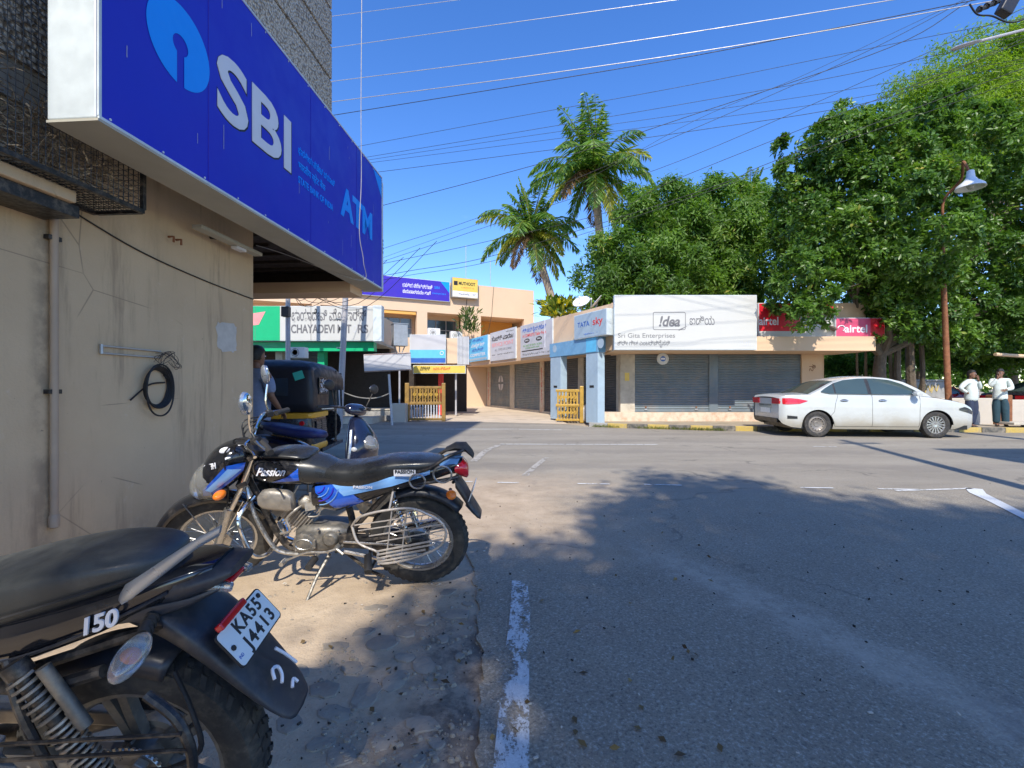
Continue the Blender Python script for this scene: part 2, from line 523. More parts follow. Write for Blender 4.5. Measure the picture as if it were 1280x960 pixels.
def mat_road():
    m = NM('dusty_asphalt')
    x, y, z = m.sep()
    big = m.noise(.55, 6, .6); med = m.noise(4, 7, .65); fine = m.noise(150, 3, .7); grit = m.vor(210)
    asp = m.ramp(m.noise(2.0, 8, .7), [(.3, (.28,.240,.175)), (.7, (.39,.342,.255))])
    coarse = m.noise(70, 2, .8)
    asp = m.mix(m.rng(fine, .35, .65, 0, .55), asp, (.17,.152,.13))
    asp = m.mix(m.rng(coarse, .54, .66, 0, .6), asp, (.10,.09,.08))
    asp = m.mix(m.rng(coarse, .44, .36, 0, .65), asp, (.50,.46,.39))
    asp = m.mix(m.rng(grit, .0, .22, .5, 0), asp, (.30,.29,.27))
    # the main road is older and paler than the side road
    old = m.ramp(m.noise(1.1, 7, .65, vec=m.map((.25,1,1))), [(.3, (.25,.222,.175)), (.7, (.36,.322,.255))])
    old = m.mix(m.rng(fine, .4, .7, 0, .35), old, (.16,.14,.12))
    old = m.mix(m.rng(coarse, .56, .68, 0, .5), old, (.13,.115,.10))
    wy = m.mth('ADD', y, m.mth('MULTIPLY', m.mth('SUBTRACT', big, .5), 1.6))
    wy = m.mth('ADD', wy, m.mth('MULTIPLY', m.mth('SUBTRACT', med, .5), .8))
    base = m.mix(m.rng(wy, 5.0, 6.3), asp, old)
    # blown sand spreading from the verge over the asphalt
    nx = m.mth('ADD', x, m.mth('MULTIPLY', m.mth('SUBTRACT', m.noise(1.1, 9, .7), .5), 3.0))
    s1 = m.rng(nx, 1.9, -.3)
    s2 = m.rng(m.mth('ADD', y, m.mth('MULTIPLY', m.mth('SUBTRACT', m.noise(1.6, 8, .7), .5), 1.6)), 2.9, 3.9)
    s3 = m.rng(wy, 7.6, 5.6)
    sandf = m.mth('MULTIPLY', m.mth('MULTIPLY', s1, s2), s3)
    sand = m.ramp(m.noise(3, 8, .7), [(.3, (.36,.27,.18)), (.72, (.58,.46,.33))])
    sand = m.mix(m.rng(fine, .55, .75, 0, .5), sand, (.2,.16,.12))
    base = m.mix(m.mth('MULTIPLY', sandf, .92), base, sand)
    # pale wheel-swept band of dust on the side road
    q = m.mth('ADD', x, m.mth('MULTIPLY', y, .45))
    q = m.mth('ADD', q, m.mth('MULTIPLY', m.mth('SUBTRACT', med, .5), .5))
    q = m.mth('ABSOLUTE', m.mth('SUBTRACT', q, 2.68))
    band = m.mth('MULTIPLY', m.rng(q, .30, .02), m.rng(m.noise(9, 6, .7), .35, .65, .25, .75))
    band = m.mth('MULTIPLY', band, m.rng(y, 4.2, 3.0))
    base = m.mix(band, base, (.50,.44,.355))
    # scattered dark bits and pale scuffs
    base = m.mix(m.rng(m.noise(26, 3, .6), .68, .74, 0, .8), base, (.035,.035,.035))
    base = m.mix(m.rng(m.noise(6, 9, .75), .58, .8, 0, .4), base, (.34,.31,.27))
    wob = m.n.new('ShaderNodeVectorMath'); wob.operation = 'MULTIPLY_ADD'
    nc = m.n.new('ShaderNodeTexNoise'); nc.inputs['Scale'].default_value = 2.5; nc.inputs['Detail'].default_value = 8; m.link(m.oc(), nc.inputs['Vector'])
    m.link(nc.outputs['Color'], wob.inputs[0]); wob.inputs[1].default_value = (.9,.9,0); m.link(m.oc(), wob.inputs[2])
    crack = m.rng(m.vor(.42, vec=wob.outputs[0], feat='DISTANCE_TO_EDGE'), .003, .012, .45, 0)
    base = m.mix(m.mth('MULTIPLY', crack, m.rng(m.noise(.8, 3), .48, .6)), base, (.07,.062,.055))
    oil = m.rng(m.noise(1.7, 5, .6, vec=m.map((1,.5,1), (3,1,0))), .64, .74, 0, .45)
    base = m.mix(oil, base, (.10,.09,.085))
    track = m.mth('MULTIPLY', m.rng(m.mth('SINE', m.mth('MULTIPLY', wy, 3.6)), .2, .9, 0, .28), m.rng(wy, 6.4, 7.2))
    base = m.mix(track, base, (.17,.15,.13))
    h = m.mth('ADD', m.mth('MULTIPLY', fine, .5), m.mth('MULTIPLY', coarse, .9))
    m.out(base, m.rng(med, .3, .7, .72, .9), 0, m.bump(h, .8, .008))
    return m.m

def mat_paint_line(name, keep, col=(.72,.74,.73)):
    m = NM(name)
    n = m.noise(9, 10, .78, vec=m.map((1,.45,1)))
    n2 = m.noise(60, 4, .7)
    f = m.mth('ADD', m.mth('MULTIPLY', n, .75), m.mth('MULTIPLY', n2, .25))
    m.out(m.mix(m.rng(n2, .3, .7), col, tuple(c*.72 for c in col)), .75, 0, m.bump(n2, .3, .003))
    tr = m.n.new('ShaderNodeBsdfTransparent'); mx = m.n.new('ShaderNodeMixShader')
    m.t.links.new(m.rng(f, keep-.03, keep+.03, 1, 0), mx.inputs[0])
    m.t.links.new(m.b.outputs[0], mx.inputs[1]); m.t.links.new(tr.outputs[0], mx.inputs[2])
    m.t.links.new(mx.outputs[0], m.o.inputs[0])
    # factor: 0 = paint, 1 = worn through
    return m.m

MG, MR = mat_ground(), mat_road()

# ground: one sheet to the horizon, gently uneven close to the camera
g = MB()
xs = [-900,-300,-100,-40] + [-12+.25*i for i in range(0, 53)] + [5,20,60,200,900]
ys = [-400,-100,-30] + [-4+.25*i for i in range(0, 49)] + [12,20,40,100,300,1500]
from mathutils import noise as mnoise
rows = []
for yy in ys:
    rows.append([(xx, yy, (mnoise.noise(Vector((xx*1.3, yy*1.3, 0)))*.012 - (.003 if xx > -.35 else 0)) if -6 < xx < 1 and 0 < yy < 7 else -.006) for xx in xs])
g.sheet(rows)
tag(g.build('ground', MG, smooth=True), kind='structure')

# asphalt: side road and main road, ragged edge beside the verge
def ragged(pts, step=.12, amp=.05, seed=1):
    out = []
    for i in range(len(pts)-1):
        a, b = Vector(pts[i]), Vector(pts[i+1])
        n = max(1, min(60, int((b-a).length/step)))
        for q in range(n):
            p = a.lerp(b, q/n)
            d = (b-a).normalized(); nn = Vector((-d.y, d.x))
            k = mnoise.noise(Vector((p.x*3+seed, p.y*3, 0)))*amp*2 + mnoise.noise(Vector((p.x*11, p.y*11+seed, 5)))*amp
            out.append(p + nn*(k + (random.uniform(-.012,.012) if abs(p.x) < 1 else 0)))
    out.append(Vector(pts[-1]))
    return out
left_edge = ragged([(-.05,-3), (-.08,1.0), (-.13,1.9), (-.19,2.6), (-.28,3.3)], .035, .013) + ragged([(-.6,4.3), (-1.3,5.2), (-3,5.9), (-6,6.2), (-12,6.5)], .15, .06)
far_edge = [(-60,21.5), (-20,18.6), (-6,17.7), (-3,17.5), (-.3,17.1), (1.9,16.2), (2.5,15.05), (3.2,14.65), (4.8,14.05), (6.4,13.55), (9.5,13.3), (13,13.15), (20,12.6), (60,9)]
r = MB()
outline = [(p[0], p[1], .010) for p in left_edge] + [(-60,9,.012)] + [(p[0], p[1], .012) for p in far_edge] + [(60,-3,.012)]
r.poly(outline)
me_obj = r.build('road', MR, recalc=False)
tag(me_obj, kind='structure')
import bmesh
b_ = bmesh.new(); b_.from_mesh(me_obj.data)
bmesh.ops.triangulate(b_, faces=b_.faces)
ret = bmesh.ops.extrude_edge_only(b_, edges=[e for e in b_.edges if e.is_boundary])
for v in [e for e in ret['geom'] if isinstance(e, bmesh.types.BMVert)]: v.co.z = -.03
bmesh.ops.recalc_face_normals(b_, faces=b_.faces)
b_.to_mesh(me_obj.data); b_.free()
if me_obj.data.polygons[0].normal.z < 0: me_obj.data.flip_normals()

# driveway into the yard on the far left and the raised pavement on the far right
d = MB()
d.sheet([[(-3.4,17.35,.018), (-1.2,17.1,.018), (1.95,16.05,.018)], [(-4.6,20.5,.05), (-2,20.5,.06), (1.6,20.9,.10)], [(-9,30,.25), (-5,30,.25), (-2.2,30.4,.25)], [(-14,42,.35), (-8,42,.35), (-3,42,.35)]])
tag(d.build('driveway', simple('driveway_concrete', (.56,.46,.34), .9, var=.12, sc=1.5, bs=25, bst=.4, dirt=.4, dcol=(.34,.27,.19), dsc=1.2), smooth=True), kind='structure')
pv = MB()
pp = [(2.5,15.2), (3.2,14.8), (4.8,14.2), (6.4,13.7), (9.5,13.45), (13,13.3), (20,12.75), (40,11.5)]
pv.sheet([[(a, b, .125) for a, b in pp], [(a+.3, 17.2, .125) if i else (3.0, 17.2, .125) for i, (a, b) in enumerate(pp)], [(2.6,30,.14)]+[(a+1,30,.14) for a, b in pp[1:]]])
pave = pv.build('pavement', simple('pavement_concrete', (.36,.30,.22), .92, var=.2, sc=3, bs=30, bst=.5, dirt=.5, dcol=(.22,.19,.12), dsc=2))
tag(pave, kind='structure')
# kerb stones along the pavement, yellow and black by turns
def along(poly, step):
    out = []; acc = 0
    for i in range(len(poly)-1):
        a, b = Vector(poly[i]), Vector(poly[i+1]); L = (b-a).length; t = -acc
        t = (step-acc) % step if acc else 0
        while t + 1e-6 < L:
            out.append((a.lerp(b, t/L), (b-a).normalized())); t += step
        acc = (L - (t-step)) % step
    return out
ks = {}
for i, (p, dr) in enumerate(along([(2.5,15.1), (3.2,14.7), (4.8,14.1), (6.4,13.6), (9.5,13.35), (13,13.2), (20,12.65)], .62)):
    key = 'kerb_yellow' if i % 2 else 'kerb_black'
    if i < 1: key = 'grey_cement'
    k = MB().cbox((0, .075, .07), (.612, .15, .155)).build('kerb_stone', M_[key], bev=.015)
    k.location = (p.x+dr.x*.31, p.y+dr.y*.31, 0); k.rotation_euler.z = math.atan2(dr.y, dr.x)
    k.rotation_euler.x = random.uniform(-.03, .03)
    k.parent = pave
# grass tufts along the kerb foot
def leaf_object(name, c, d, L, W, mat, parent=None, fold=.18, tone=None, world_off=None, facing=None):
    n = len(c)
    d = d/np.linalg.norm(d, axis=1, keepdims=True)
    rv = rng.normal(size=(n,3)); s = np.cross(d, rv); s /= np.linalg.norm(s, axis=1, keepdims=True)+1e-9
    if facing is not None:
        fn = facing*.8 + rng.normal(size=(n,3))*.45; fn[:,2] += .35; s = np.cross(d, fn); s /= np.linalg.norm(s, axis=1, keepdims=True)+1e-9
    # leaves like to show their face upward
    if facing is None: s[:,2] *= .35
    s /= np.linalg.norm(s, axis=1, keepdims=True)+1e-9
    u = np.cross(s, d); u *= np.sign(u[:,2:3])+1e-9
    L = np.broadcast_to(np.asarray(L, float), (n,))[:,None]; W = np.broadcast_to(np.asarray(W, float), (n,))[:,None]
    v = np.empty((n,4,3))
    v[:,0] = c
    v[:,1] = c + d*L*.55 + s*W + u*W*fold
    v[:,2] = c + d*L - u*L*.08
    v[:,3] = c + d*L*.55 - s*W + u*W*fold
    if world_off is not None: v -= np.asarray(world_off)
    me = bpy.data.meshes.new(name)
    me.vertices.add(4*n); me.vertices.foreach_set('co', v.reshape(-1))
    idx = (np.arange(n)[:,None]*4 + np.array([0,1,2,0,2,3])).reshape(-1)
    me.loops.add(6*n); me.loops.foreach_set('vertex_index', idx.astype(np.int32))
    me.polygons.add(2*n); me.polygons.foreach_set('loop_start', (np.arange(2*n)*3).astype(np.int32))
    me.update(calc_edges=True)
    t = rng.random(n) if tone is None else tone
    at = me.attributes.new('tone', 'FLOAT', 'FACE'); at.data.foreach_set('value', np.repeat(t, 2).astype(np.float32))
    me.materials.append(mat)
    o = bpy.data.objects.new(name, me); COL.objects.link(o)
    if parent is not None: o.parent = parent
    WM[o.name] = WM[parent.name] if parent is not None else Matrix.Identity(4)
    return o

def leaf_mat(name, stops, rough=.4, trans=.35, tcol=None, spec=.5):
    m = NM(name)
    a = m.n.new('ShaderNodeAttribute'); a.attribute_name = 'tone'
    base = m.ramp(a.outputs['Fac'], stops)
    base = m.mix(m.rng(m.noise(.9, 3), .35, .65, 0, .35), base, tuple(c*.55 for c in stops[0][1]))
    m.out(base, rough, Specular_IOR_Level=spec)
    tl = m.n.new('ShaderNodeBsdfTranslucent'); mx = m.n.new('ShaderNodeMixShader')
    m.link(m.mix(1.0, base, tcol or (1.9,2.0,.8), 'MULTIPLY'), tl.inputs[0])
    mx.inputs[0].default_value = trans
    m.t.links.new(m.b.outputs[0], mx.inputs[1]); m.t.links.new(tl.outputs[0], mx.inputs[2])
    m.t.links.new(mx.outputs[0], m.o.inputs[0])
    return m.m
ML_grass = leaf_mat('grass_blades', [(0, (.10,.13,.03)), (.6, (.18,.22,.05)), (1, (.30,.27,.10))], .6)
gc = []
for _ in range(900):
    t = random.random()
    x = 2.6+3.6*t; y = 15.0-1.42*t - .06 + random.gauss(0, .05)
    if mnoise.noise(Vector((x*1.5, 3, 0))) > -.15: gc.append((x, y, .01))
gc = np.array(gc)
gd = rng.normal(size=(len(gc),3))*.6; gd[:,2] = 1.0
tag(leaf_object('grass', gc, gd, rng.uniform(.05,.14,len(gc)), .008, ML_grass), kind='stuff')

# painted lines
ML1, ML2, ML3 = mat_paint_line('worn_white_paint', .497), mat_paint_line('white_road_paint', .45, (.72,.72,.69)), mat_paint_line('faint_road_paint', .47, (.46,.43,.38))
def strip(pts, w, mat, name='painted_line', z=.017):
    b = MB(); L_ = []; R_ = []
    pts = [Vector((p[0], p[1])) for p in pts]
    for i, p in enumerate(pts):
        t = (pts[min(i+1, len(pts)-1)] - pts[max(i-1, 0)]).normalized(); n = Vector((-t.y, t.x))
        ww = w[i] if isinstance(w, (list, tuple)) else w
        L_.append((p.x+n.x*ww/2, p.y+n.y*ww/2, z)); R_.append((p.x-n.x*ww/2, p.y-n.y*ww/2, z))
    b.sheet([L_, R_])
    o = b.build(name, mat); tag(o, kind='structure'); return o
strip([(-.02,.9), (.0,1.6), (.02,2.1), (.045,2.6), (.05,3.02)], [.125,.12,.115,.11,.10], ML1)
g1 = G(625,556); g2 = G(822,556.5)
strip([g1, g2], .085, ML2)
strip([G(555,537), G(640,537), G(702,538)], .10, ML2)
for a, b in [((578,603),(591,603.5)), ((622,604.5),(649,605)), ((722,606),(762,606.5)), ((805,607),(852,608)), ((1000,611),(1042,611.5)), ((1098,612.5),(1150,613.5)), ((1016,559),(1046,559.5)), ((1120,615),(1215,612))]:
    strip([G(*a), G(*b)], .055, ML2)
strip([G(1217,612), G(1222,618), G(1245,629), G(1282,648), G(1330,672)], [.16,.15,.12,.11,.11], mat_paint_line('fresh_white_paint', .38))
strip([G(592,578), G(606,565), G(626,556)], .13, ML3, 'tyre_scuff')
strip([G(656,596), G(670,583), G(683,573)], .10, ML3, 'tyre_scuff', .016)

# flat stones set in the broken verge
verge = MB().cbox((-.75,1.9,-.05), (.9,1.9,.03)).build('verge_bed', MG); tag(verge, kind='structure')
def stone(px, py, wpx, hpx, z=.0):
    c = G(px, py); s = F/c.y
    rx = wpx/2/s*.92; ry = hpx/2*c.y/(s*H)*1.0*.92
    n = 11; ring0 = []; ring1 = []; ring2 = []
    ph = random.random()*6
    for q in range(n):
        a = 2*math.pi*q/n
        k = 1 + .16*math.sin(2*a+ph) + random.uniform(-.17, .17)
        ring0.append((rx*1.06*k*math.cos(a), ry*1.06*k*math.sin(a), -.03)); ring1.append((rx*k*math.cos(a), ry*k*math.sin(a), .002)); ring2.append((rx*.93*k*math.cos(a), ry*.93*k*math.sin(a), .0045+random.uniform(-.002,.002)))
    b = MB(); b.loft([ring0, ring1, ring2])
    o = b.build('paving_stone', M_['stone'], smooth=True, ang=25)
    o.location = (c.x, c.y, z); o.parent = verge
for px, py, w, h in [(458,868,44,30),(495,850,34,26),(530,832,33,26),(568,768,38,16),(554,798,15,12),(478,804,46,18),(505,790,30,18),(530,777,24,14),(405,862,38,26),(418,892,46,26),(426,944,44,34),(528,905,44,26),(545,930,24,18),(455,790,30,14),(505,822,26,15),(372,840,36,20),(480,925,38,26),(545,856,22,14),(400,930,34,22),(360,905,36,28),(440,835,30,18),(420,808,34,16),(560,740,22,9),(585,755,14,7),(470,760,34,10),(515,950,40,30),(575,820,14,10)]:
    stone(px, py, w, h)
# loose grit, leaves and litter: nobody could count it
b = MB()
for _ in range(170):
    px = random.uniform(330, 620); py = random.uniform(700, 958)
    c = G(px, py); s = .0015+.006*random.random()**3
    if c.x < -.9 and random.random() < .75: continue
    b.cbox((c.x, c.y, .004), (s*2, s*1.6, s), (random.random()*3, random.random(), random.random()*3))
tag(b.build('loose_grit', M_['debris']), kind='stuff')
b = MB()
for _ in range(1500):
    px = random.uniform(330, 625); py = random.uniform(715, 958)
    c = G(px, py)
    if c.x > -.14 or mnoise.noise(Vector((c.x*4, c.y*4, 2))) < -.12 + (.25 if c.x < -.7 else 0): continue
    s = .003+.014*random.random()**3; n = 6; r0, r1 = [], []
    for q in range(n):
        a = 2*math.pi*q/n; k = random.uniform(.75,1.2)
        r0.append((c.x+s*k*math.cos(a), c.y+s*k*math.sin(a)*.8, -.004)); r1.append((c.x+s*k*.6*math.cos(a), c.y+s*k*.5*math.sin(a), s*.55+.001))
    b.loft([r0, r1])
tag(b.build('gravel', M_['stone'], smooth=True, ang=50), kind='stuff')
lc = []
for _ in range(60):
    c = G(random.uniform(330, 900), random.uniform(600, 955)); lc.append((c.x, c.y, .016))
lc = np.array(lc); ld = rng.normal(size=(len(lc),3)); ld[:,2] = .12
tag(leaf_object('fallen_leaves', lc, ld, rng.uniform(.02,.055,len(lc)), .011, leaf_mat('dead_leaves', [(0,(.10,.06,.03)),(1,(.30,.20,.07))], .8, .1)), kind='stuff')
b = MB()
for _ in range(200):
    px = random.uniform(600, 1280); py = random.choice([random.uniform(600, 900), random.uniform(620, 760)])
    c = G(px, py); s = .0015+.006*random.random()**3
    b.cbox((c.x, c.y, .016), (s*2, s*1.6, s*.8), (random.random()*3, 0, random.random()*3))
tag(b.build('road_grit', M_['debris']), kind='stuff')
b = MB()
for _ in range(70):
    px = random.uniform(330, 1280); py = random.uniform(590, 955)
    c = G(px, py); s = random.uniform(.003,.009)
    b.cbox((c.x, c.y, .02), (s*2, s, s*.4), (random.random()*.5, 0, random.random()*3))
tag(b.build('pale_litter', M_['debris_pale']), kind='stuff')

# ---------------------------------------------------------------- text
def text(body, size, mat, M, parent, name='lettering', ext=.002, bold=0.0, align='CENTER', width=None, shear=0.0, world=False, sp=1.0):
    c = bpy.data.curves.new('t', 'FONT')
    c.body = body; c.size = size; c.align_x = align; c.align_y = 'CENTER'
    c.extrude = ext; c.offset = bold*size; c.shear = shear; c.space_character = sp; c.resolution_u = 4
    o = bpy.data.objects.new('t', c); COL.objects.link(o)
    dg = bpy.context.evaluated_depsgraph_get()
    me = bpy.data.meshes.new_from_object(o.evaluated_get(dg))
    bpy.data.objects.remove(o); bpy.data.curves.remove(c)
    if width and len(me.vertices):
        xs_ = [v.co.x for v in me.vertices]; w0 = max(xs_)-min(xs_)
        me.transform(Matrix.Diagonal((width/w0, 1, 1, 1)))
    me.transform(M)
    if world: me.transform(WM[parent.name].inverted())
    me.name = name
    me.materials.clear(); me.materials.append(mat)
    o = bpy.data.objects.new(name, me); COL.objects.link(o); o.parent = parent
    WM[o.name] = WM[parent.name]
    return o

def squiggle(w, h, mat, M, parent, name='small_print'):
    """a line of print too small to read in the photograph"""
    b = MB(M); x = -w/2; rs = random.Random(int(w*1000))
    while x < w/2:
        a = h*rs.uniform(.5, .9)
        if rs.random() < .85:
            pts = [(x, rs.uniform(-.5,.1)*h, 0), (x+a*.3, rs.uniform(.1,.5)*h, 0), (x+a*.7, rs.uniform(-.5,.2)*h, 0), (x+a, rs.uniform(-.2,.5)*h, 0)]
            b.tube(pts, h*.10, 3)
        x += a*1.15
    return b.build(name, mat, parent)

# ---------------------------------------------------------------- bank building on the left
TH = math.atan(43/580)
bank = thing('bank_building', 'beige bank building with pebble-dashed upper storeys at the left edge, overhanging an open porch', 'building', rz=-TH)
def mat_bank_wall():
    m = NM('beige_wall')
    n = m.noise(.9, 8, .6); s = m.noise(2.4, 9, .7, vec=m.map((1,1,.35)))
    base = m.ramp(n, [(.3, (.52,.38,.235)), (.7, (.63,.475,.30))])
    base = m.mix(m.rng(s, .55, .75, 0, .35), base, (.33,.25,.18))
    base = m.mix(m.rng(m.noise(22, 5, .7), .70, .74, 0, .8), base, (.16,.12,.09))
    x, y, z = m.sep()
    st = m.noise(3.0, 7, .7, vec=m.map((1,2.2,.22)))
    base = m.mix(m.mth('MULTIPLY', m.rng(st, .50, .72, 0, .75), m.rng(m.noise(.7,2), .34, .56)), base, (.27,.195,.125))
    hair_ = m.rng(m.vor(1.1, vec=m.map((1,1,1.4), (.3,.2,.1)), feat='DISTANCE_TO_EDGE'), .002, .006, .6, 0)
    base = m.mix(m.mth('MULTIPLY', hair_, m.rng(m.noise(1.3, 3), .5, .6)), base, (.2,.15,.1))
    base = m.mix(m.mth('MULTIPLY', m.rng(z, .55, .1, 0, .7), m.rng(m.noise(9, 7, .7), .4, .6)), base, (.30,.23,.16))
    base = m.mix(m.rng(m.noise(5, 8, .75), .60, .72, 0, .35), base, (.68,.58,.46))
    pd = m.mth('ABSOLUTE', m.mth('SUBTRACT', y, 2.34))
    base = m.mix(m.mth('MULTIPLY', m.rng(pd, .10, .0, 0, .6), m.rng(m.noise(4, 6, .7), .35, .6)), base, (.20,.15,.10))
    low = m.rng(m.mth('ADD', z, m.mth('MULTIPLY', n, .3)), .75, .15, 0, .6)
    base = m.mix(low, base, (.36,.29,.21))
    m.out(base, .85, 0, m.bump(m.mth('ADD', m.noise(7, 5), m.mth('MULTIPLY', m.noise(70, 3), .3)), .35, .02))
    return m.m
def mat_pebble():
    m = NM('pebble_dash')
    v = m.vor(38); n = m.noise(50, 4, .7)
    base = m.ramp(v, [(.1, (.85,.76,.62)), (.45, (.52,.45,.36)), (.8, (.22,.18,.14))])
    base = m.mix(m.rng(n, .5, .7, 0, .6), base, (.55,.50,.42))
    m.out(base, .9, 0, m.bump(v, 1.0, .03))
    return m.m
MBW = mat_bank_wall()
b = MB(); b.box(-12, -2.743, -9, 4.16, -.1, 2.75)
b.build('ground_floor_wall', MBW, bank)
b = MB(); b.box(-12, -2.72, -9, 5.62, 2.75, 11.5)
b.build('upper_wall', M_['grey_cement'], bank)
# pebble-dash bands between recessed grooves
MPD = mat_pebble()
z = 2.95
while z < 11.3:
    MB().box(-12.0, -2.69, -9, 5.65, z, z+.40).build('pebble_band', MPD, bank)
    z += .44
MB().box(-12.2, -2.5, -9, 5.85, 11.5, 11.75).build('roof_slab', M_['grey_cement'], bank)
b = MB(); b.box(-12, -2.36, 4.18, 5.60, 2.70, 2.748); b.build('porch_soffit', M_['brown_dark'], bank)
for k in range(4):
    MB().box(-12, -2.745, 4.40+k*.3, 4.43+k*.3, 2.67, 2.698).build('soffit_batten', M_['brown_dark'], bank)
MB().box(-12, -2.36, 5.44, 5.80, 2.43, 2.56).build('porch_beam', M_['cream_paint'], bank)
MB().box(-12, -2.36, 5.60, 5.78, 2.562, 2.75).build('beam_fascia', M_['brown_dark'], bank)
b = MB(); b.box(-12, -11.8, 4.16, 5.6, 0, 2.7); b.build('porch_back_wall', MBW, bank)
# white patch of bare plaster
pt = []
for q in range(26):
    a = 2*math.pi*q/26
    ex = .13*math.copysign(abs(math.cos(a))**.45, math.cos(a)); ez = .125*math.copysign(abs(math.sin(a))**.45, math.sin(a))
    pt.append((-2.7415, 3.80+ex*random.uniform(.86,1.1), 1.71+ez*random.uniform(.86,1.1)))
b = MB(); b.prism([(p[1], p[2]) for p in pt], -2.7425, -2.740, 'yz')
b.build('plaster_patch', simple('bare_plaster', (.52,.49,.44), .9, var=.12, sc=14, bs=60, bst=.4), bank)

# signboard of the bank
sb = thing('bank_signboard', 'large deep blue projecting bank signboard with round logo and SBI ATM lettering', 'signboard', rz=-TH)
S0, S1, Z0, Z1, T0, T1 = 2.03, 5.80, 2.53, 3.97, -2.36, -2.10
MB().box(T0, T1-.012, S0, S1, Z0+.012, Z1).build('sign_box', M_['sign_edge'], sb, bev=.006)
MB().box(T1-.010, T1, S0+.006, S1-.006, Z0+.02, Z1-.02).build('face_panel', M_['sign_blue'], sb)
b = MB()
b.box(T0, T1+.004, S0-.004, S1+.01, Z0-.004, Z0+.008)
b.build('bottom_panel', M_['sign_under'], sb)
b = MB()
for z_ in (Z0+.008, Z1-.02):
    b.box(T1-.004, T1+.006, S0, S1, z_, z_+.014)
for s_ in (S0-.002, S1-.012):
    b.box(T1-.004, T1+.006, s_, s_+.014, Z0+.022, Z1-.02)
b.build('edge_trim', M_['sign_edge'], sb)
MB().box(T0, T1+.002, S1+.012, S1+.05, Z0-.02, Z1-.06).build('far_end_panel', M_['sign_edge'], sb, bev=.004)
b = MB()
for k in range(4): b.box(T1+.002, T1+.006, S1+.022, S1+.04, 3.0+k*.05, 3.03+k*.05)
b.build('vent_slots', M_['print_black'], sb)
# brackets that carry it
b = MB()
for s_ in (2.6, 3.9, 5.2):
    for z_ in (2.85, 3.7): b.box(-2.74, T0, s_, s_+.04, z_, z_+.04)
b.build('bracket', M_['galvanised'], sb)
TF = T1+.0015
def on_sign(s_, z_): return frame((TF, s_, z_), (0,1,0), (0,0,1))
# round logo: a disc with a keyhole slot
def keyhole(r=.23):
    out = []; hr = r*.245; sw = r*.115
    for q in range(61):
        a = R(-90) + math.asin(sw/r) + (2*math.pi-2*math.asin(sw/r))*q/60
        out.append((r*math.cos(a), r*math.sin(a)))
    a1 = math.asin(sw/hr)
    for q in range(25):
        a = R(-90) - a1 - (2*math.pi-2*a1)*q/24
        out.append((hr*math.cos(a), hr*math.sin(a)))
    return out
kb = MB(); kp = keyhole()
# as a fan of quads between inner and outer outlines
kouter = kp[:61]; kinner = kp[61:]
vs = []; n_ = 60
for q in range(61):
    o_ = kouter[q]; i_ = kinner[int(round((60-q)*24/60))]
    vs += [o_, i_]
v3 = [(TF+.001, 2.52+p[0], 3.24+p[1]) for p in vs]
fs = [(2*q, 2*q+2, 2*q+3, 2*q+1) for q in range(60)]
o = kb.add(v3, fs).build('round_logo', M_['sign_cyan'], sb)
text('SBI', .58, M_['print_white'], on_sign(3.26, 3.225), sb, bold=.022, width=.86, sp=1.0)
o = text('SBI', .58, M_['print_black'], on_sign(3.265, 3.221) @ Matrix.Translation((0,0,-.0016)), sb, 'lettering_edge', bold=.034, width=.88, ext=.0005)
for i, (t_, w_) in enumerate([('ಭಾರತೀಯ ಸ್ಟೇಟ್ ಬ್ಯಾಂಕ್', .68), ('भारतीय स्टेट बैंक', .48), ('STATE BANK OF INDIA', .64)]):
    text(t_, .085, M_['sign_cyan'], on_sign(3.79+w_/2, 3.29-.125*i), sb, bold=.01, width=w_)
text('ATM', .42, M_['sign_cyan'], on_sign(5.05, 3.19), sb, bold=.035, width=.86)
MB().add([(TF, 5.50, Z1-.03), (TF, 5.785, Z1-.03), (TF, 5.785, Z1-.28)], [(0,1,2)]).build('corner_triangle', M_['sign_cyan'], sb)
for s_ in (3.12-.38, 4.0, 5.0):
    MB().box(TF-.001, TF+.0008, s_, s_+.004, Z0+.02, Z1-.02).build('panel_seam', M_['sign_purple'], sb)
b = MB()
for s_ in [S0+.06+.31*k for k in range(13)]:
    for z_ in (Z0+.035, Z1-.035): b.lathe([(0,TF+.003),(.006,TF+.003),(.007,TF)], (0,s_,z_), 'x', 6)
b.build('rivet', M_['sign_edge'], sb)
b = MB(); rs_ = random.Random(5)
for k in range(16):
    s_, z_ = rs_.uniform(S0+.1, S1-.1), rs_.uniform(Z0+.2, Z1-.05); l_ = rs_.uniform(.02,.16)
    b.box(TF, TF+.0006, s_, s_+rs_.uniform(.001,.003), z_-l_, z_)
b.build('dirt_streak', M_['sign_grey'], sb)
# cable hanging over the face of the sign
b = MB(); M0 = Matrix.Rotation(-TH, 4, 'Z')
b.tube(spl([(-2.06,5.02,8.0), (-2.05,5.03,6.0), (-2.055,5.02,4.4), (-2.06,5.04,3.6), (-2.07,5.01,3.0), (-2.06,5.10,2.7), (-2.12,5.15,2.50), (-2.6,4.4,2.6), (-2.74,4.2,2.62)], 8), .0042, 6)
for v in range(len(b.v)): b.v[v] = tuple(M0 @ Vector(b.v[v]))
tag(b.build('hanging_cable', M_['pale_cable'], smooth=True), 'thin pale cable hanging down over the blue bank signboard', 'cable')
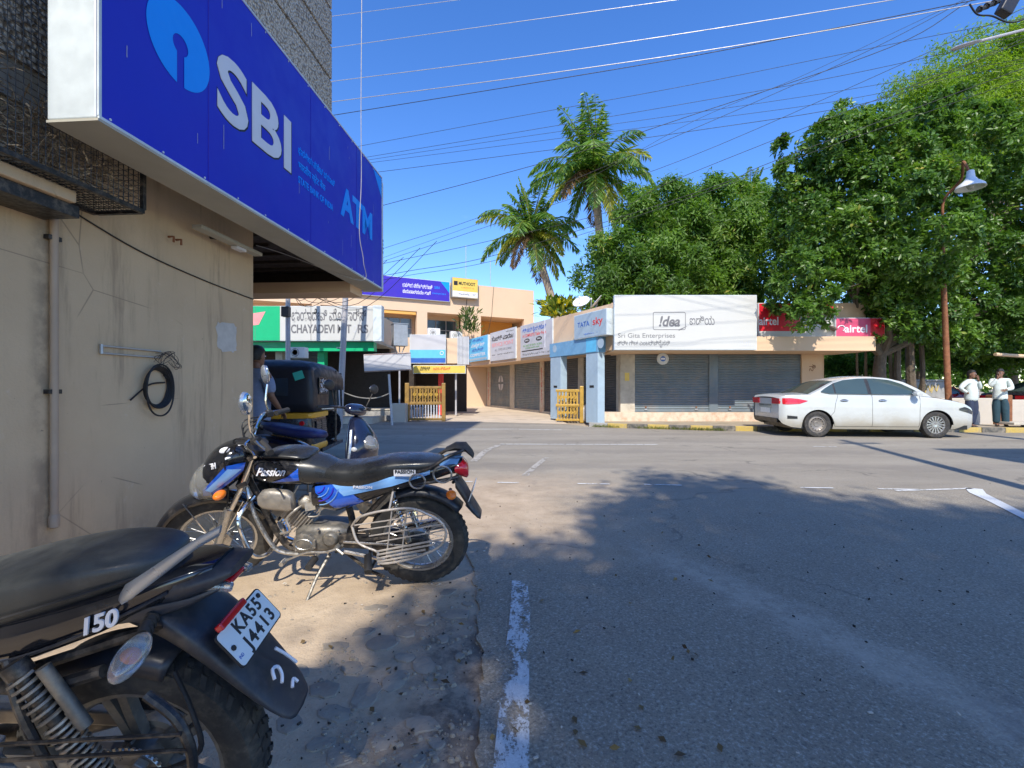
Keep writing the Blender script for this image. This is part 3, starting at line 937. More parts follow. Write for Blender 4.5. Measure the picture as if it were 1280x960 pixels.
# wall fixtures
wt = lambda s_, z_: (-2.742, s_, z_)
pipe = thing('wall_pipe', 'tall brown drain pipe running down the shaded beige wall', 'pipe', rz=-TH)
b = MB(); b.tube([(-2.718, 2.375, 2.36), (-2.718, 2.375, .50)], .019, 12); b.build('pipe_run', M_['pvc_pipe'], pipe, smooth=True)
b = MB(); b.lathe([(.024,.50),(.024,.56),(.019,.57)], (-2.718,2.375,0), 'z', 14); b.build('pipe_collar', M_['pvc_pipe'], pipe, smooth=True)
b = MB(); b.lathe([(.018,.497),(.0,.498)], (-2.718,2.375,0), 'z', 12); b.build('pipe_mouth', M_['dark_interior'], pipe)
for z_ in (1.25, 2.1):
    MB().box(-2.742, -2.71, 2.34, 2.41, z_-.012, z_+.012).build('pipe_clip', M_['black_metal'], pipe)
coil = thing('cable_coil', 'coil of black cable hanging below a rail on the beige wall', 'cable coil', rz=-TH)
for k in range(6):
    pts = []
    for q in range(40):
        a = 2*math.pi*q/40
        pts.append((-2.73+.012*k*.6, 3.06+(.098+.004*k)*math.cos(a)+.004*math.sin(3*a+k), 1.275+(.125+.005*k-(.0 if k<5 else -.03))*math.sin(a)-(.02 if k == 5 else 0)))
    MB().tube(pts, .006, 6, closed=True).build('cable_loop', M_['black_cable'], coil, smooth=True)
MB().tube(spl([(-2.725,3.13,1.31),(-2.73,3.0,1.29),(-2.73,2.86,1.19)]), .006, 6).build('cable_end', M_['black_cable'], coil, smooth=True)
MB().tube(spl([(-2.725,3.12,1.36),(-2.72,3.16,1.33),(-2.72,3.19,1.30)]), .006, 6).build('cable_end', M_['black_cable'], coil, smooth=True)
rail = thing('wall_rail', 'thin metal double rail screwed to the wall above the cable coil', 'rail', rz=-TH)
b = MB()
b.tube([(-2.73,2.66,1.53),(-2.73,3.10,1.53)], .006, 6); b.tube([(-2.73,2.66,1.485),(-2.73,3.10,1.485)], .006, 6); b.tube([(-2.73,2.66,1.48),(-2.73,2.66,1.54)], .010, 6)
b.build('rail_bars', M_['galvanised'], rail, smooth=True)
b = MB()
for k in range(7):
    pts = [(-2.72+random.uniform(0,.02), 3.14+.10*math.cos(t_*.7+k)*random.uniform(.6,1.2), 1.47+.06*math.sin(t_*.9+k*2)*random.uniform(.6,1.2)) for t_ in range(8)]
    b.tube(spl(pts, 5), .0018, 4)
b.build('tangled_wire', M_['black_cable'], rail, smooth=True)
b = MB()
b.tube(spl([(-2.735,2.35,2.33),(-2.735,2.9,2.20),(-2.735,3.5,2.135),(-2.735,4.15,2.10)], 8), .005, 6)
o = b.build('wall_cable', M_['black_cable'], smooth=True); o.matrix_world = M0
tag(o, 'thin dark cable sweeping across the beige wall from the pipe to the corner', 'cable')
fx = thing('wall_lamp', 'narrow batten lamp hanging under the blue signboard', 'lamp', rz=-TH)
MB().box(-2.66, -2.58, 3.30, 4.05, 2.47, 2.50).build('batten', M_['sign_under'], fx, bev=.004)
MB().box(-2.65, -2.59, 3.72, 3.84, 2.445, 2.469).build('lamp_cap', M_['print_white'], fx, bev=.004)
MB().tube([(-2.74,3.6,2.50),(-2.62,3.6,2.485)], .012, 6).build('lamp_bracket', M_['black_metal'], fx)
b = MB()
for s_ in (3.18, 3.25): b.tube([(-2.742,s_,2.37),(-2.70,s_,2.37),(-2.70,s_,2.33)], .008, 6)
o = b.build('wall_hook', M_['rust'], smooth=True); o.matrix_world = M0
tag(o, 'pair of small rusty hooks in the wall beside the batten lamp', 'hook')
# wire cage full of twigs over the wall, top left
cage = thing('wire_cage', 'black wire mesh cage packed with dry twigs on the wall under the signboard', 'cage', rz=-TH)
cx0, cx1, cy0, cy1, cz0, cz1 = -2.74, -2.42, .7, 2.62, 2.33, 3.95
b = MB()
for x_ in (cx0+.012, cx1):
    for z_ in (cz0, cz1): b.box(x_-.012, x_+.012, cy0, cy1, z_-.012, z_+.012)
for y_ in (cy0, 1.7, cy1):
    for z_ in (cz0, cz1): b.box(cx0+.024, cx1-.012, y_-.012, y_+.012, z_-.011, z_+.011)
    b.box(cx1-.011, cx1+.011, y_-.0115, y_+.0115, cz0+.012, cz1-.012)
b.build('cage_frame', M_['black_metal'], cage)
b = MB(); st = .032
k = cy0
while k < cy1: b.tube([(cx1,k,cz0),(cx1,k,cz1)], .0022, 4); b.tube([(cx0,k,cz0),(cx1,k,cz0)], .0022, 4); k += st
k = cz0
while k < cz1: b.tube([(cx1,cy0,k),(cx1,cy1,k)], .0022, 4); b.tube([(cx0,cy1,k),(cx1,cy1,k)], .0022, 4); k += st
k = cx0
while k < cx1: b.tube([(k,cy1,cz0),(k,cy1,cz1)], .0022, 4); b.tube([(k,cy0,cz0),(k,cy1,cz0)], .0022, 4); k += st
o = b.build('wire_mesh', M_['black_metal'], cage)
tw = MB()
for _ in range(1500):
    y_ = random.uniform(cy0+.05, cy1-.12); h_ = (.62 - .42*max(0, (y_-1.3)/1.3)) + .1*mnoise.noise(Vector((y_*3,0,0)))
    p = Vector((random.uniform(cx0+.03, cx1-.03), y_, cz0+.02+random.random()**1.3*h_))
    d_ = Vector((random.gauss(0,1), random.gauss(0,1), random.gauss(0,.6))).normalized()*random.uniform(.04,.16)
    q_ = p + d_; q_.x = min(max(q_.x, cx0+.01), cx1-.005); q_.y = min(max(q_.y, cy0), cy1-.01); q_.z = max(q_.z, cz0+.008)
    tw.tube([p, (p+q_)/2+Vector((0,0,random.uniform(-.01,.02))), q_], random.uniform(.0018,.0045), 3, caps=False)
o = tw.build('twig', M_['twig'], cage); tag(o, kind='stuff')
led = MB(); led.box(-2.742, -2.50, -.5, 2.30, 2.255, 2.318)
o = led.build('concrete_ledge', MBW, bank, bev=.008)
MB().box(-2.742, -2.53, -.5, 2.34, 2.19, 2.253).build('ledge_bearer', M_['black_metal'], bank)
# ---------------------------------------------------------------- far side of the road
def shutter(parent, x0, x1, y, z0, z1, mat, M=None, pitch=.085, name='roller_shutter'):
    n = max(4, int((z1-z0)/pitch)); rows = []
    for i in range(n):
        za = z0+(z1-z0)*i/n; h = (z1-z0)/n
        for f, dy in ((0, 0), (.18, -.012), (.5, -.020), (.82, -.012), (.95, 0)):
            rows.append([(x0, y+dy, za+h*f), (x1, y+dy, za+h*f)])
    b = MB(M); b.sheet(rows); b.box(x0, x1, y-.03, y-.005, z0-.0, z0+.05)
    return b.build(name, mat, parent)

# --- peach two-storey building
def sP(px): r_ = (px-CX)/F; return (22.3*r_+12.45)/(.905-.426*r_)
PMt = Matrix(((.905,-.426,0,-12.45), (.426,.905,0,22.3), (0,0,1,0), (0,0,0,1)))
pb = thing('peach_building', 'large peach-painted two-storey building with an orange balcony recess behind the row of shops', 'building', M=PMt)
sE = sP(667)
ops = [(-7, -2.2), (-1.8, 2.6), (3.0, sP(470)+.0-.35), (sP(472), sP(521)), (sP(534), sP(578)), (sP(601), sP(655))]
MB().box(-8, sE, 0, .35, 0, 4.05).build('lower_wall', M_['peach_paint'], pb)
MB().box(-8, sE, -.02, .35, 5.5, 7.3).build('parapet_wall', M_['peach_paint'], pb)
prev = -8
for a, c in ops + [(sE, sE)]:
    if a > prev: MB().box(prev, a, -.018, .33, 4.051, 5.499).build('pillar', M_['peach_paint'], pb)
    prev = c
MB().box(-8, sE, .35, .45, 7.2, 7.34).build('parapet_coping', M_['white_plaster'], pb)
MB().box(-8, sE-.002, .35, 12, 5.5, 6.9).build('roof_mass', M_['peach_paint'], pb)
MB().box(-8, sE-.002, .36, 12, 0, 4.04).build('ground_floor_mass', M_['peach_paint'], pb)
MB().box(sE-.25, sE-.001, .34, 12, 4.041, 5.498).build('end_wall', M_['peach_paint'], pb)
for i, (a, c) in enumerate(ops):
    bk = 1.9 if i == 5 else .9
    MB().box(a-.1, c+.1, bk, bk+.1, 4.04, 5.5).build('recess_wall', M_['orange_paint' if i == 5 else 'cream_paint'], pb)
    if i < 5:
        g_ = MB().box(a+.12, c-.12, bk-.05, bk-.004, 4.12, 5.2).build('window', M_['glass_grey' if i != 4 else 'glass_dark'], pb)
        b = MB(); b.box(a+.12, c-.12, bk-.08, bk-.05, 4.62, 4.66)
        w3_ = (c-a-.24)/3
        for q in range(4): b.box(a+.12+w3_*q-.02, a+.12+w3_*q+.02, bk-.09, bk-.051, 4.12, 5.2)
        b.build('window_frame', M_['grey_cement'], g_)
MB().box(sP(601), sP(655), -.03, .12, 4.051, 4.30).build('balcony_parapet', M_['peach_paint'], pb)
MB().box(sP(470), sP(520), .02, .3, 5.32, 5.498).build('shade_beam', M_['orange_paint'], pb)
for px in (586, 617): # thin rods on the roof
    MB().tube([(sP(px), .5, 7.2), (sP(px), .5, 9.7 if px < 600 else 9.0)], .018, 5).build('roof_rod', M_['galvanised'], pb)
b = MB()
for px in (585, 617):
    b.tube(spl([(sP(px), -.03, 7.3), (sP(px)-.1, -.04, 6.2), (sP(px-3), -.03, 5.5), (sP(px-9), -.05, 4.2)], 5), .012, 4)
b.build('drop_cable', M_['black_cable'], pb)

def wall_sign(name, label, M, x0, x1, z0, z1, mat, depth=.15, edge='sign_edge', cat='signboard', group=None):
    t = thing(name, label, cat, M=M @ Matrix.Translation(((x0+x1)/2, 0, z0)))
    w = (x1-x0)/2
    MB().box(-w, w, -depth, 0, 0, z1-z0).build('sign_box', M_[edge], t)
    MB().box(-w+.02, w-.02, -depth-.006, -depth, .02, z1-z0-.02).build('face_panel', M_[mat], t)
    def at(x, z): return frame((x-(x0+x1)/2, -depth-.0075, z-z0), (1,0,0), (0,0,1))
    return t, at
T = PMt @ Matrix.Translation((0,-.03,0))
ps, at = wall_sign('purple_signboard', 'long purple bank signboard along the parapet of the peach building', T, 1.5, sP(561), 6.15, 7.28, 'sign_purple')
e_ = sP(561)
text('ಭಾರತೀಯ ಸ್ಟೇಟ್ ಬ್ಯಾಂಕ್', .3, M_['print_white'], at(sP(521), 6.86), ps, bold=.02, width=1.65)
text('ಕಾರುಣಾಡಪುರಂ ಶಾಖೆ', .26, M_['print_white'], at(sP(520), 6.52), ps, bold=.02, width=1.55)
text('SBI', .2, M_['sign_cyan'], at(sP(545), 6.88), ps, width=.3)
text('KARNATAKA', .12, M_['sign_cyan'], at(sP(548), 6.55), ps, width=.8)
MB().add([(e_-(1.5+e_)/2-.55, -.158, 1.11), (e_-(1.5+e_)/2-.02, -.158, 1.11), (e_-(1.5+e_)/2-.02, -.158, .5)], [(0,1,2)]).build('corner_triangle', M_['sign_cyan'], ps)
ys, at = wall_sign('yellow_signboard', 'small yellow signboard standing on the roof edge of the peach building', T, sP(563), sP(595), 6.42, 7.55, 'sign_yellow', .3, 'galvanised')
xm = (sP(563)+sP(595))/2
text('MUTHOOT', .25, M_['print_black'], at(xm+.1, 7.22), ys, bold=.03, width=1.0)
squiggle(.8, .08, M_['print_red'], at(xm+.1, 7.0), ys)
MB().box(-.68, -.46, -.312, -.307, .68, .92).build('emblem', M_['print_black'], ys)
MB().box(-.75, .75, -.312, -.307, .04, .36).build('white_band', M_['print_white'], ys)
squiggle(.95, .12, M_['print_black'], frame((.08,-.316,.2), (1,0,0), (0,0,1)), ys)
def ac_unit(px, py, Y, label, s=1.0, rz=0.0):
    p = P(px, py, Y)
    t = thing('air_conditioner', label, 'air conditioner', p, rz, 'air conditioner units on the far buildings')
    MB().box(-.42*s, .42*s, -.15, .15, -.3*s, .3*s).build('casing', M_['ac_white'], t, bev=.02)
    b = MB(); b.lathe([(.0,-.006),(.22*s,-.006),(.22*s,0),(0,0)], (-.1*s, -.151, 0), 'y', 18); b.build('fan_opening', M_['print_grey'], t)
    b = MB()
    for k in range(4): b.lathe([((.05+.045*k)*s,-.004),((.06+.045*k)*s,-.004),((.06+.045*k)*s,.002),((.05+.045*k)*s,.002)], (-.1*s,-.16,0), 'y', 18)
    b.build('fan_grille', M_['ac_white'], t)
    return t
ac_unit(542, 416, 25.6, 'small white air conditioner on the ledge below the left upper window', .8, .44)
ac_unit(570, 420, 26.2, 'white air conditioner below the right upper window beside the potted plant', .8, .44)
# creeper in the corner
def plant(px, py, Y, w, h, n, mat, label, name='potted_plant', cat='plant', up=.8):
    c = P(px, py, Y)
    t = thing(name, label, cat, c)
    cs = np.stack([rng.normal(0, w*.28, n), rng.normal(0, w*.2, n), np.abs(rng.random(n))*h], 1)
    dd = cs*np.array([1,1,0]) + rng.normal(size=(n,3))*.3*w; dd[:,2] += up*w
    leaf_object('foliage', cs, dd, w*.35, w*.055, mat, t)
    MB().tube([(0,0,-.05),(.02,0,h*.8)], .02, 5).build('stem', M_['bark'], t)
    return t
ML_plant = leaf_mat('plant_leaves', [(0, (.03,.07,.02)), (.6, (.07,.13,.03)), (1, (.16,.2,.05))], .45)
plant(586, 418, 25.5, .9, 1.3, 260, ML_plant, 'spiky green plant growing at the corner of the peach building')

# --- motor shop on the left
ms = thing('motor_shop', 'single-storey motor shop with a green fascia across the road at the left', 'building', (-4.7, 16.3, 0))
MB().box(-14, -.25, .1, 5, 2.95, 4.0).build('upper_wall', M_['peach_paint'], ms)
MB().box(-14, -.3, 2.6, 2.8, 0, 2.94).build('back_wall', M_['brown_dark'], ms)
MB().box(-14, -.08, -.25, .09, 2.55, 2.86).build('green_fascia', M_['sign_green'], ms)
MB().box(-14, -.1, -.2, 2.7, 2.865, 2.945).build('canopy_slab', M_['pale_cement'], ms)
for px in (352, 404):
    x = (px-CX)/F*16.6+4.7
    MB().box(x-.12, x+.12, .1, .4, 0, 2.86).build('pillar', M_['sign_green' if px == 404 else 'pale_cement'], ms)
shutter(ms, -4.2, -2.6, 1.2, .2, 2.86, M_['shutter_grey'])
MB().box(-14, -.2, .0, 2.6, 0, .22).build('floor_slab', M_['pale_cement'], ms)
for k in range(5):
    MB().box(-2.5, -2.2, .9, 1.2, .3+.4*k, .36+.4*k).build('shelf', M_['grey_cement'], ms)
T = Matrix.Translation((0, 16.05, 0))
cs_, at = wall_sign('motor_shop_signboard', 'long white CHAYADEVI MOTORS signboard with a green end panel', T, -14, -4.72, 2.88, 4.07, 'sign_white', .22)
xx = lambda px: (px-CX)/F*15.83
text('ಛಾಯಾದೇವಿ ಮೋಟಾರ್ಸ್', .5, M_['print_grey'], at(xx(411), 3.72), cs_, bold=.02, width=2.55)
text('CHAYADEVI M', .40, M_['print_grey'], at(xx(396.5), 3.27), cs_, bold=.03, width=1.78)
text('O', .38, M_['sign_grey'], at(xx(428)-.02, 3.27), cs_, bold=.0, width=.18)
text('T', .40, M_['print_grey'], at(xx(436), 3.27), cs_, bold=.03, width=.18)
text('O', .36, M_['sign_grey'], at(xx(443.5), 3.27), cs_, bold=.0, width=.15)
text('RS', .40, M_['print_grey'], at(xx(453.5), 3.27), cs_, bold=.03, width=.36)
MB().box(-4.64, xx(350)+9.36, -.234, -.229, .01, 1.18).build('green_panel', M_['sign_green'], cs_)
lg = MB(); cxl = xx(322)+9.36
lg.add([(cxl-.25,-.238,.92),(cxl+.28,-.238,1.0),(cxl+.05,-.238,.55),(cxl-.3,-.238,.5)], [(0,1,2,3)])
lg.build('leaf_emblem', M_['print_pink'], cs_)
b = MB()
for k in range(4): b.box(-3.2+k*1.9, -3.19+k*1.9, -.236, -.229, .02, 1.17)
b.build('panel_joint', M_['print_grey'], cs_)
MB().box(4.643, 4.93, -.3, .02, -.02, 1.2).build('end_box', M_['sign_edge'], cs_)
ac_unit(374, 441, 14.3, 'boxy white air conditioner mounted beside the thin grey pole above the rickshaw', .55)

# --- low dark shop front between the motor shop and the row
lf = thing('yard_shop', 'low open-fronted shop with a peach canopy and a dark interior behind the yellow gate', 'building', (-4.4, 19.5, 0))
lX = lambda px, Y=19.5: (px-CX)/F*Y+4.4
b = MB(); x0, x1 = lX(428), lX(520)
b.add([(x0,0,2.35),(x1,0,2.35),(x1,0,3.2),(lX(484),0,3.55),(x0+.2,0,2.62), (x0,1.2,2.35),(x1,1.2,2.35),(x1,1.2,3.2),(lX(484),1.2,3.55),(x0+.2,1.2,2.62)], [(0,1,2,3,4),(5,9,8,7,6),(0,5,6,1),(1,6,7,2),(2,7,8,3),(3,8,9,4),(4,9,5,0)])
b.build('canopy', M_['peach_paint'], lf)
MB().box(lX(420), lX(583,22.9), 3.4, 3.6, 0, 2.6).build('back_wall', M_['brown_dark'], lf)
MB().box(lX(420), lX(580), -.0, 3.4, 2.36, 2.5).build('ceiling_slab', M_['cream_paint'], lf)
MB().box(lX(420), lX(515), 0, 3.4, 0, .35).build('floor_slab', M_['pale_cement'], lf)
MB().box(lX(510), lX(516), .2, .5, .1, 2.62).build('pillar', M_['brown_dark'], lf)
MB().box(lX(545), lX(551), .6, .8, .1, 2.6).build('red_pillar', M_['print_red'], lf)
MB().box(lX(567), lX(569), .5, .6, .1, 2.62).build('post', M_['pole_grey'], lf)
MB().box(lX(557), lX(572), -.15, .2, 2.30, 3.35).build('cream_panel', M_['peach_paint'], lf)
b = MB()
for k in range(9): b.box(lX(572)+.002+k*.055, lX(572)+.045+k*.055, -.12-.012*(k%2), .05, 2.25, 3.42)
b.build('corrugated_panel', M_['sign_grey'], lf)
T = Matrix.Translation((0, 19.2, 0)); xx = lambda px: (px-CX)/F*19.05
ws, at = wall_sign('white_signboard', 'white and sky-blue signboard with a dark blue foot in front of the peach building', T, xx(512), xx(557), 2.28, 3.47, 'sign_white_old', .12)
cx_ = (xx(512)+xx(557))/2
MB().box(-.73, .73, -.13, -.127, .22, .56).build('blue_band', M_['sign_cyan_pale'], ws)
MB().box(-.73, .73, -.13, -.127, .03, .215).build('navy_band', M_['print_blue'], ws)
text('ನಮ್ಮ ರಾಷ್ಟ್ರ ವಿಮಾ ನಿಗಮ', .13, M_['print_blue'], at(cx_-.12, 2.74), ws, width=.8)
text('National Insurance Trust', .13, M_['print_blue'], at(cx_-.05, 2.58), ws, width=1.05)
text('LIC', .12, M_['print_white'], at(cx_-.5, 2.40), ws, bold=.02, width=.2)
b = MB(); b.tube([(.58+.07*math.cos(a), -.133, .42+.07*math.sin(a)) for a in [2*math.pi*q/16 for q in range(16)]], .016, 5, closed=True); b.build('ring_emblem', M_['print_white'], ws)
T = Matrix.Translation((0, 19.0, 0)); xx = lambda px: (px-CX)/F*18.9
y2, at = wall_sign('yellow_shop_board', 'long low yellow shop board under the peach canopy behind the gate', T, xx(516), xx(582), 1.86, 2.20, 'sign_yellow', .06)
text('ಮೆಡಿಕಲ್ಸ್', .2, M_['print_black'], at(xx(531), 2.05), y2, bold=.02, width=.42)
text('ಜನತಾ ಸ್ಟೋರ್', .16, M_['print_red'], at(xx(552), 2.05), y2, bold=.01, width=.7)

# --- receding row of shops
A0 = Vector((3.26, 14.9, 0)); dR = Vector((-.44, .898, 0)).normalized(); nR = Vector((-dR.y, dR.x, 0))
RMt = Matrix(((dR.x, nR.x, 0, A0.x), (dR.y, nR.y, 0, A0.y), (0,0,1,0), (0,0,0,1)))
def sR(px, t=0.0):
    r_ = (px-CX)/F; o = A0+nR*t
    return (o.x - r_*o.y)/(-dR.x + r_*dR.y)
row = thing('shop_row', 'row of small cream shops with grey roller shutters receding from the corner', 'building', M=RMt)
s_end = sR(574)
MB().box(-.05, s_end, -.16, 0, 2.50, 4.0).build('fascia_wall', M_['cream_paint'], row)
MB().box(-.05, s_end, -6, -.17, 2.50, 2.62).build('canopy_slab', M_['cream_paint'], row)
MB().box(.2, s_end, -6, -1.32, 2.621, 3.6).build('roof_mass', M_['cream_paint'], row)
tw_ = -1.30
pil = [(sR(590,tw_), sR(582,tw_), 'white_plaster'), (sR(614,tw_), sR(610,tw_), 'plinth_paint'), (sR(644,tw_), sR(638.5,tw_), 'pale_cement'), (sR(681,tw_), sR(676,tw_), 'plinth_paint'), (sR(731,tw_), sR(724,tw_), 'pale_cement'), (sR(776,tw_), sR(772,tw_), 'pale_cement')]
zb = lambda s_: .12 + .013*max(0, s_-5)
for a, c, mt in pil:
    MB().box(a, c, tw_-.3, tw_+.06, -.1, 2.499).build('pillar', M_[mt], row)
edges = sorted([(a, c) for a, c, _ in pil])
for i in range(len(edges)-1):
    a, c = edges[i][1], edges[i+1][0]
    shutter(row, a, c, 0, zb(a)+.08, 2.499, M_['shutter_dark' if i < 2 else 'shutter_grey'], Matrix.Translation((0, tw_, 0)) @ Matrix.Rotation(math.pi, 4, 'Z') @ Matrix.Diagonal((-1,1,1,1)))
    MB().box(a, c, tw_-.2, tw_+.1, -.1, zb(a)+.079).build('threshold', M_['pale_cement'], row)
MB().box(s_end-.0, s_end+.15, -6, .0, 0, 4.0).build('end_wall', M_['cream_paint'], row)
# graffiti-like painted column
gp = frame((sR(586,tw_), tw_+.0625, 1.45), (0,0,-1), (-1,0,0))
text('ಪ್ರವೇಶ ದ್ವಾರ', .3, M_['print_black'], gp, row, 'painted_lettering', bold=.03, width=1.9)
for pxm in (612, 678.5):
    text('ನಿಲುಗಡೆ ಇಲ್ಲ', .1, M_['print_red'], frame((sR(pxm,tw_), tw_+.0625, 1.4), (0,0,-1), (-1,0,0)), row, 'painted_lettering', width=1.6)
# oval emblem on the second shutter
em = MB(); ec = sR(626.5,tw_)
for q in range(4):
    pts = []
    a0 = q*90+7
    for k in range(9):
        a = R(a0+(76)*k/8); pts.append((ec+.33*math.cos(a), tw_+.026, 1.55+.42*math.sin(a)))
    pts.append((ec+.06*(1 if q in (0,3) else -1), tw_+.026, 1.55+.07*(1 if q < 2 else -1)))
    em.poly(pts)
em.build('oval_emblem', M_['sign_white_old'], row)
def row_sign(name, label, pxa, pxb, z0, z1, mat, t=.0, depth=.05, edge='sign_edge'):
    a, c = sR(pxb), sR(pxa)    # near (small s) = right end
    M = RMt @ Matrix.Translation(((a+c)/2, t, z0)) @ Matrix.Rotation(math.pi, 4, 'Z')
    th = thing(name, label, 'signboard', M=M)
    w = abs(c-a)/2
    MB().box(-w, w, -depth-.002, -.002, 0, z1-z0).build('sign_box', M_[edge], th)
    MB().box(-w+.015, w-.015, -depth-.008, -depth-.002, .015, z1-z0-.015).build('face_panel', M_[mat], th)
    return th, w, (lambda x, z: frame((x*w, -depth-.0095, z), (1,0,0), (0,0,1)))
t1, w, at = row_sign('service_signboard', 'bright blue rounded signboard, farthest one on the row of shops', 587.5, 612.5, 2.72, 4.02, 'sign_cyan_pale', depth=.12)
for i, (tx, ww, mt) in enumerate([('ಶ್ರೀ ಲಕ್ಷ್ಮೀ', .55, 'print_blue'), ('ಮೊಬೈಲ್ ಕೇರ್', .7, 'print_white'), ('ಸರ್ವೀಸ್', .6, 'print_blue'), ('COMPUTER', .8, 'print_white')]):
    text(tx, .22, M_[mt], at(.02, 1.12-.26*i), t1, bold=.02, width=ww*1.9*w)
MB().box(-w*.9, w*.9, -.134, -.129, .06, .17).build('pale_band', M_['sign_skypale'], t1)
t2, w, at = row_sign('sewing_signboard', 'washed-out grey signboard with faded pink lettering, middle of the shop row', 614, 646, 2.62, 4.06, 'sign_grey')
text('ಹೊಲ್ಗ್ ಮಾರಾಟ', .3, M_['print_black'], at(0, 1.08), t2, bold=.02, width=1.75*w)
text('SERVICE POINT', .26, M_['print_pink'], at(0, .78), t2, bold=.01, width=1.7*w)
text('ALL TYPES OF LOANS', .15, M_['print_grey'], at(.05, .52), t2, width=1.3*w)
squiggle(1.7*w, .08, M_['print_grey'], at(.0, .3), t2)
squiggle(.6*w, .08, M_['print_grey'], at(.6, 1.32), t2)
t3, w, at = row_sign('welding_signboard', 'white signboard with two black ovals and a red line, beside the blank cream parapet', 652, 692, 2.60, 4.02, 'sign_white_old')
text('ಶ್ರೀ ಸಾಯಿ ಟೈಲರ್ ಸ್ಟೋರ್', .24, M_['print_blue'], at(-.1, 1.16), t3, bold=.01, width=1.5*w)
text('A COMPLETE Tailor Point', .18, M_['print_red'], at(-.1, .93), t3, bold=.01, width=1.5*w)
for xq in (-.55, .22):
    b = MB(); b.lathe([(0,-.062),(.2,-.062),(.2,-.058),(0,-.058)], (0,0,0), 'y', 22, M=Matrix.Translation((xq*w,0,.72)) @ Matrix.Diagonal((1.25,1,.45,1))); b.build('black_oval', M_['print_black'], t3)
    text('ENGG', .11, M_['print_white'], frame((xq*w,-.0645,.72), (1,0,0), (0,0,1)), t3, width=.3)
text('ALL KIND OF ENGG. WORKS', .12, M_['print_green'], at(-.2, .5), t3, width=1.2*w)
text('UNDERTAKEN HERE', .10, M_['print_green'], at(-.2, .39), t3, width=.9*w)
MB().box(-w*.9, w*.45, -.064, -.059, .26, .30).build('rule', M_['print_black'], t3)
squiggle(1.7*w, .1, M_['print_grey'], at(0, .13), t3)
MB().box(w*.55, w*.6, -.064, -.059, .3, 1.4).build('margin_line', M_['print_white'], t3)
for k, (a, c, h0) in enumerate([(576, 587, 2.60)]):
    t4, w, at = row_sign('blank_signboard', 'narrow blank pale board at the far end of the shop row', a, c, h0, 3.9, 'sign_white_old')
# portal with blue cladding in front of the row
po = thing('blue_portal', 'pale blue printed portal frame in front of the shutters below the grey phone sign', 'portal', M=RMt)
a1, a2, a3, a4 = sR(708,.05), sR(695,.05), sR(755,.05), sR(740,.05)
MB().box(a1, a2, .02, .30, .1, 2.449).build('cladding_post', M_['sign_skypale'], po, bev=.01)
MB().box(a3, a4, .02, .30, .1, 2.449).build('cladding_post', M_['sign_skypale'], po, bev=.01)
MB().box(a3-.02, a2+.02, .0, .32, 2.45, 2.96).build('header_panel', M_['sign_skyblue'], po)
for sx, zz, rr in [(.25,2.72,.17), (a2-.35,2.75,.14)]:
    MB().lathe([(0,.325),(rr,.325),(rr,.322),(0,.322)], (sx,0,zz), 'y', 20).build('white_disc', M_['sign_skypale'], po)
MB().box(.5, 1.05, .322, .325, 2.47, 2.94).build('bright_panel', M_['sign_cyan_pale'], po)
for a in ((a1+a2)/2, (a3+a4)/2):
    MB().box(a-.12, a+.12, .302, .306, 1.28, 1.36).build('number_tag', M_['print_black'], po)
# phone-shop box sign
M = RMt @ Matrix.Translation(((sR(720,.3)+sR(761,.3))/2, .20, 2.95)) @ Matrix.Rotation(math.pi, 4, 'Z')
tk = thing('satellite_tv_signboard', 'grey TATA sky box sign angled over the blue portal', 'signboard', M=M)
w = abs(sR(720,.3)-sR(761,.3))/2
MB().box(-w, w, -.18, .18, 0, .84).build('sign_box', M_['sign_edge'], tk, bev=.008)
MB().box(-w+.03, w-.03, -.186, -.18, .03, .81).build('face_panel', M_['sign_skypale'], tk)
ft = lambda x, z: frame((x*w, -.188, z), (1,0,0), (0,0,1))
text('TATA', .24, M_['print_blue'], ft(-.38, .47), tk, bold=.015, width=.75*w)
MB().box(.1*w, .1*w+.014, -.19, -.186, .34, .62).build('divider', M_['print_grey'], tk)
text('sky', .34, M_['print_red'], ft(.48, .49), tk, bold=.01, width=.58*w)
squiggle(.8*w, .06, M_['print_blue'], ft(.05, .13), tk)
# two dishes on the roof
def dish(px, py, Y, rad, nrm, label):
    t = thing('satellite_dish', label, 'satellite dish', P(px, py, Y), 0, 'satellite dishes on the shop roof')
    nd = Vector(nrm).normalized()
    prof = [(0,0)] + [(rad*k/6, .18*rad*(k/6)**2) for k in range(1,7)] + [(rad*k/6, .18*rad*(k/6)**2-.012) for k in range(6,0,-1)] + [(0,-.012)]
    Mt = Matrix.Translation((0,0,rad*.9)) @ nd.to_track_quat('Z','Y').to_matrix().to_4x4()
    MB().lathe(prof, n=24, M=Mt).build('dish', M_['lamp_shade_white'], t, smooth=True)
    b = MB(); b.tube([Mt @ Vector((0,-rad*.9,.12*rad)), Mt @ Vector((0,-.1*rad,rad*.75))], .012, 5); b.build('feed_arm', M_['galvanised'], t)
    MB().ell(Mt @ Vector((0,-.1*rad,rad*.78)), (.04,.04,.05), 8, 6).build('receiver', M_['lamp_shade_white'], t, smooth=True)
    MB().tube([Mt @ Vector((0,0,-.02)), (0,.1,0), (0,.1,-.5)], .02, 6).build('mast', M_['galvanised'], t)
dish(727, 388, 17.5, .33, (-.35,-.6,.72), 'round white satellite dish facing us on the roof above the blue portal')
dish(746, 388, 17.9, .33, (-.72,.05,.62), 'white satellite dish seen nearly edge-on beside the other dish')
ML_croton = leaf_mat('croton_leaves', [(0, (.05,.10,.02)), (.45, (.12,.2,.03)), (.75, (.55,.5,.04)), (1, (.75,.62,.05))], .45)
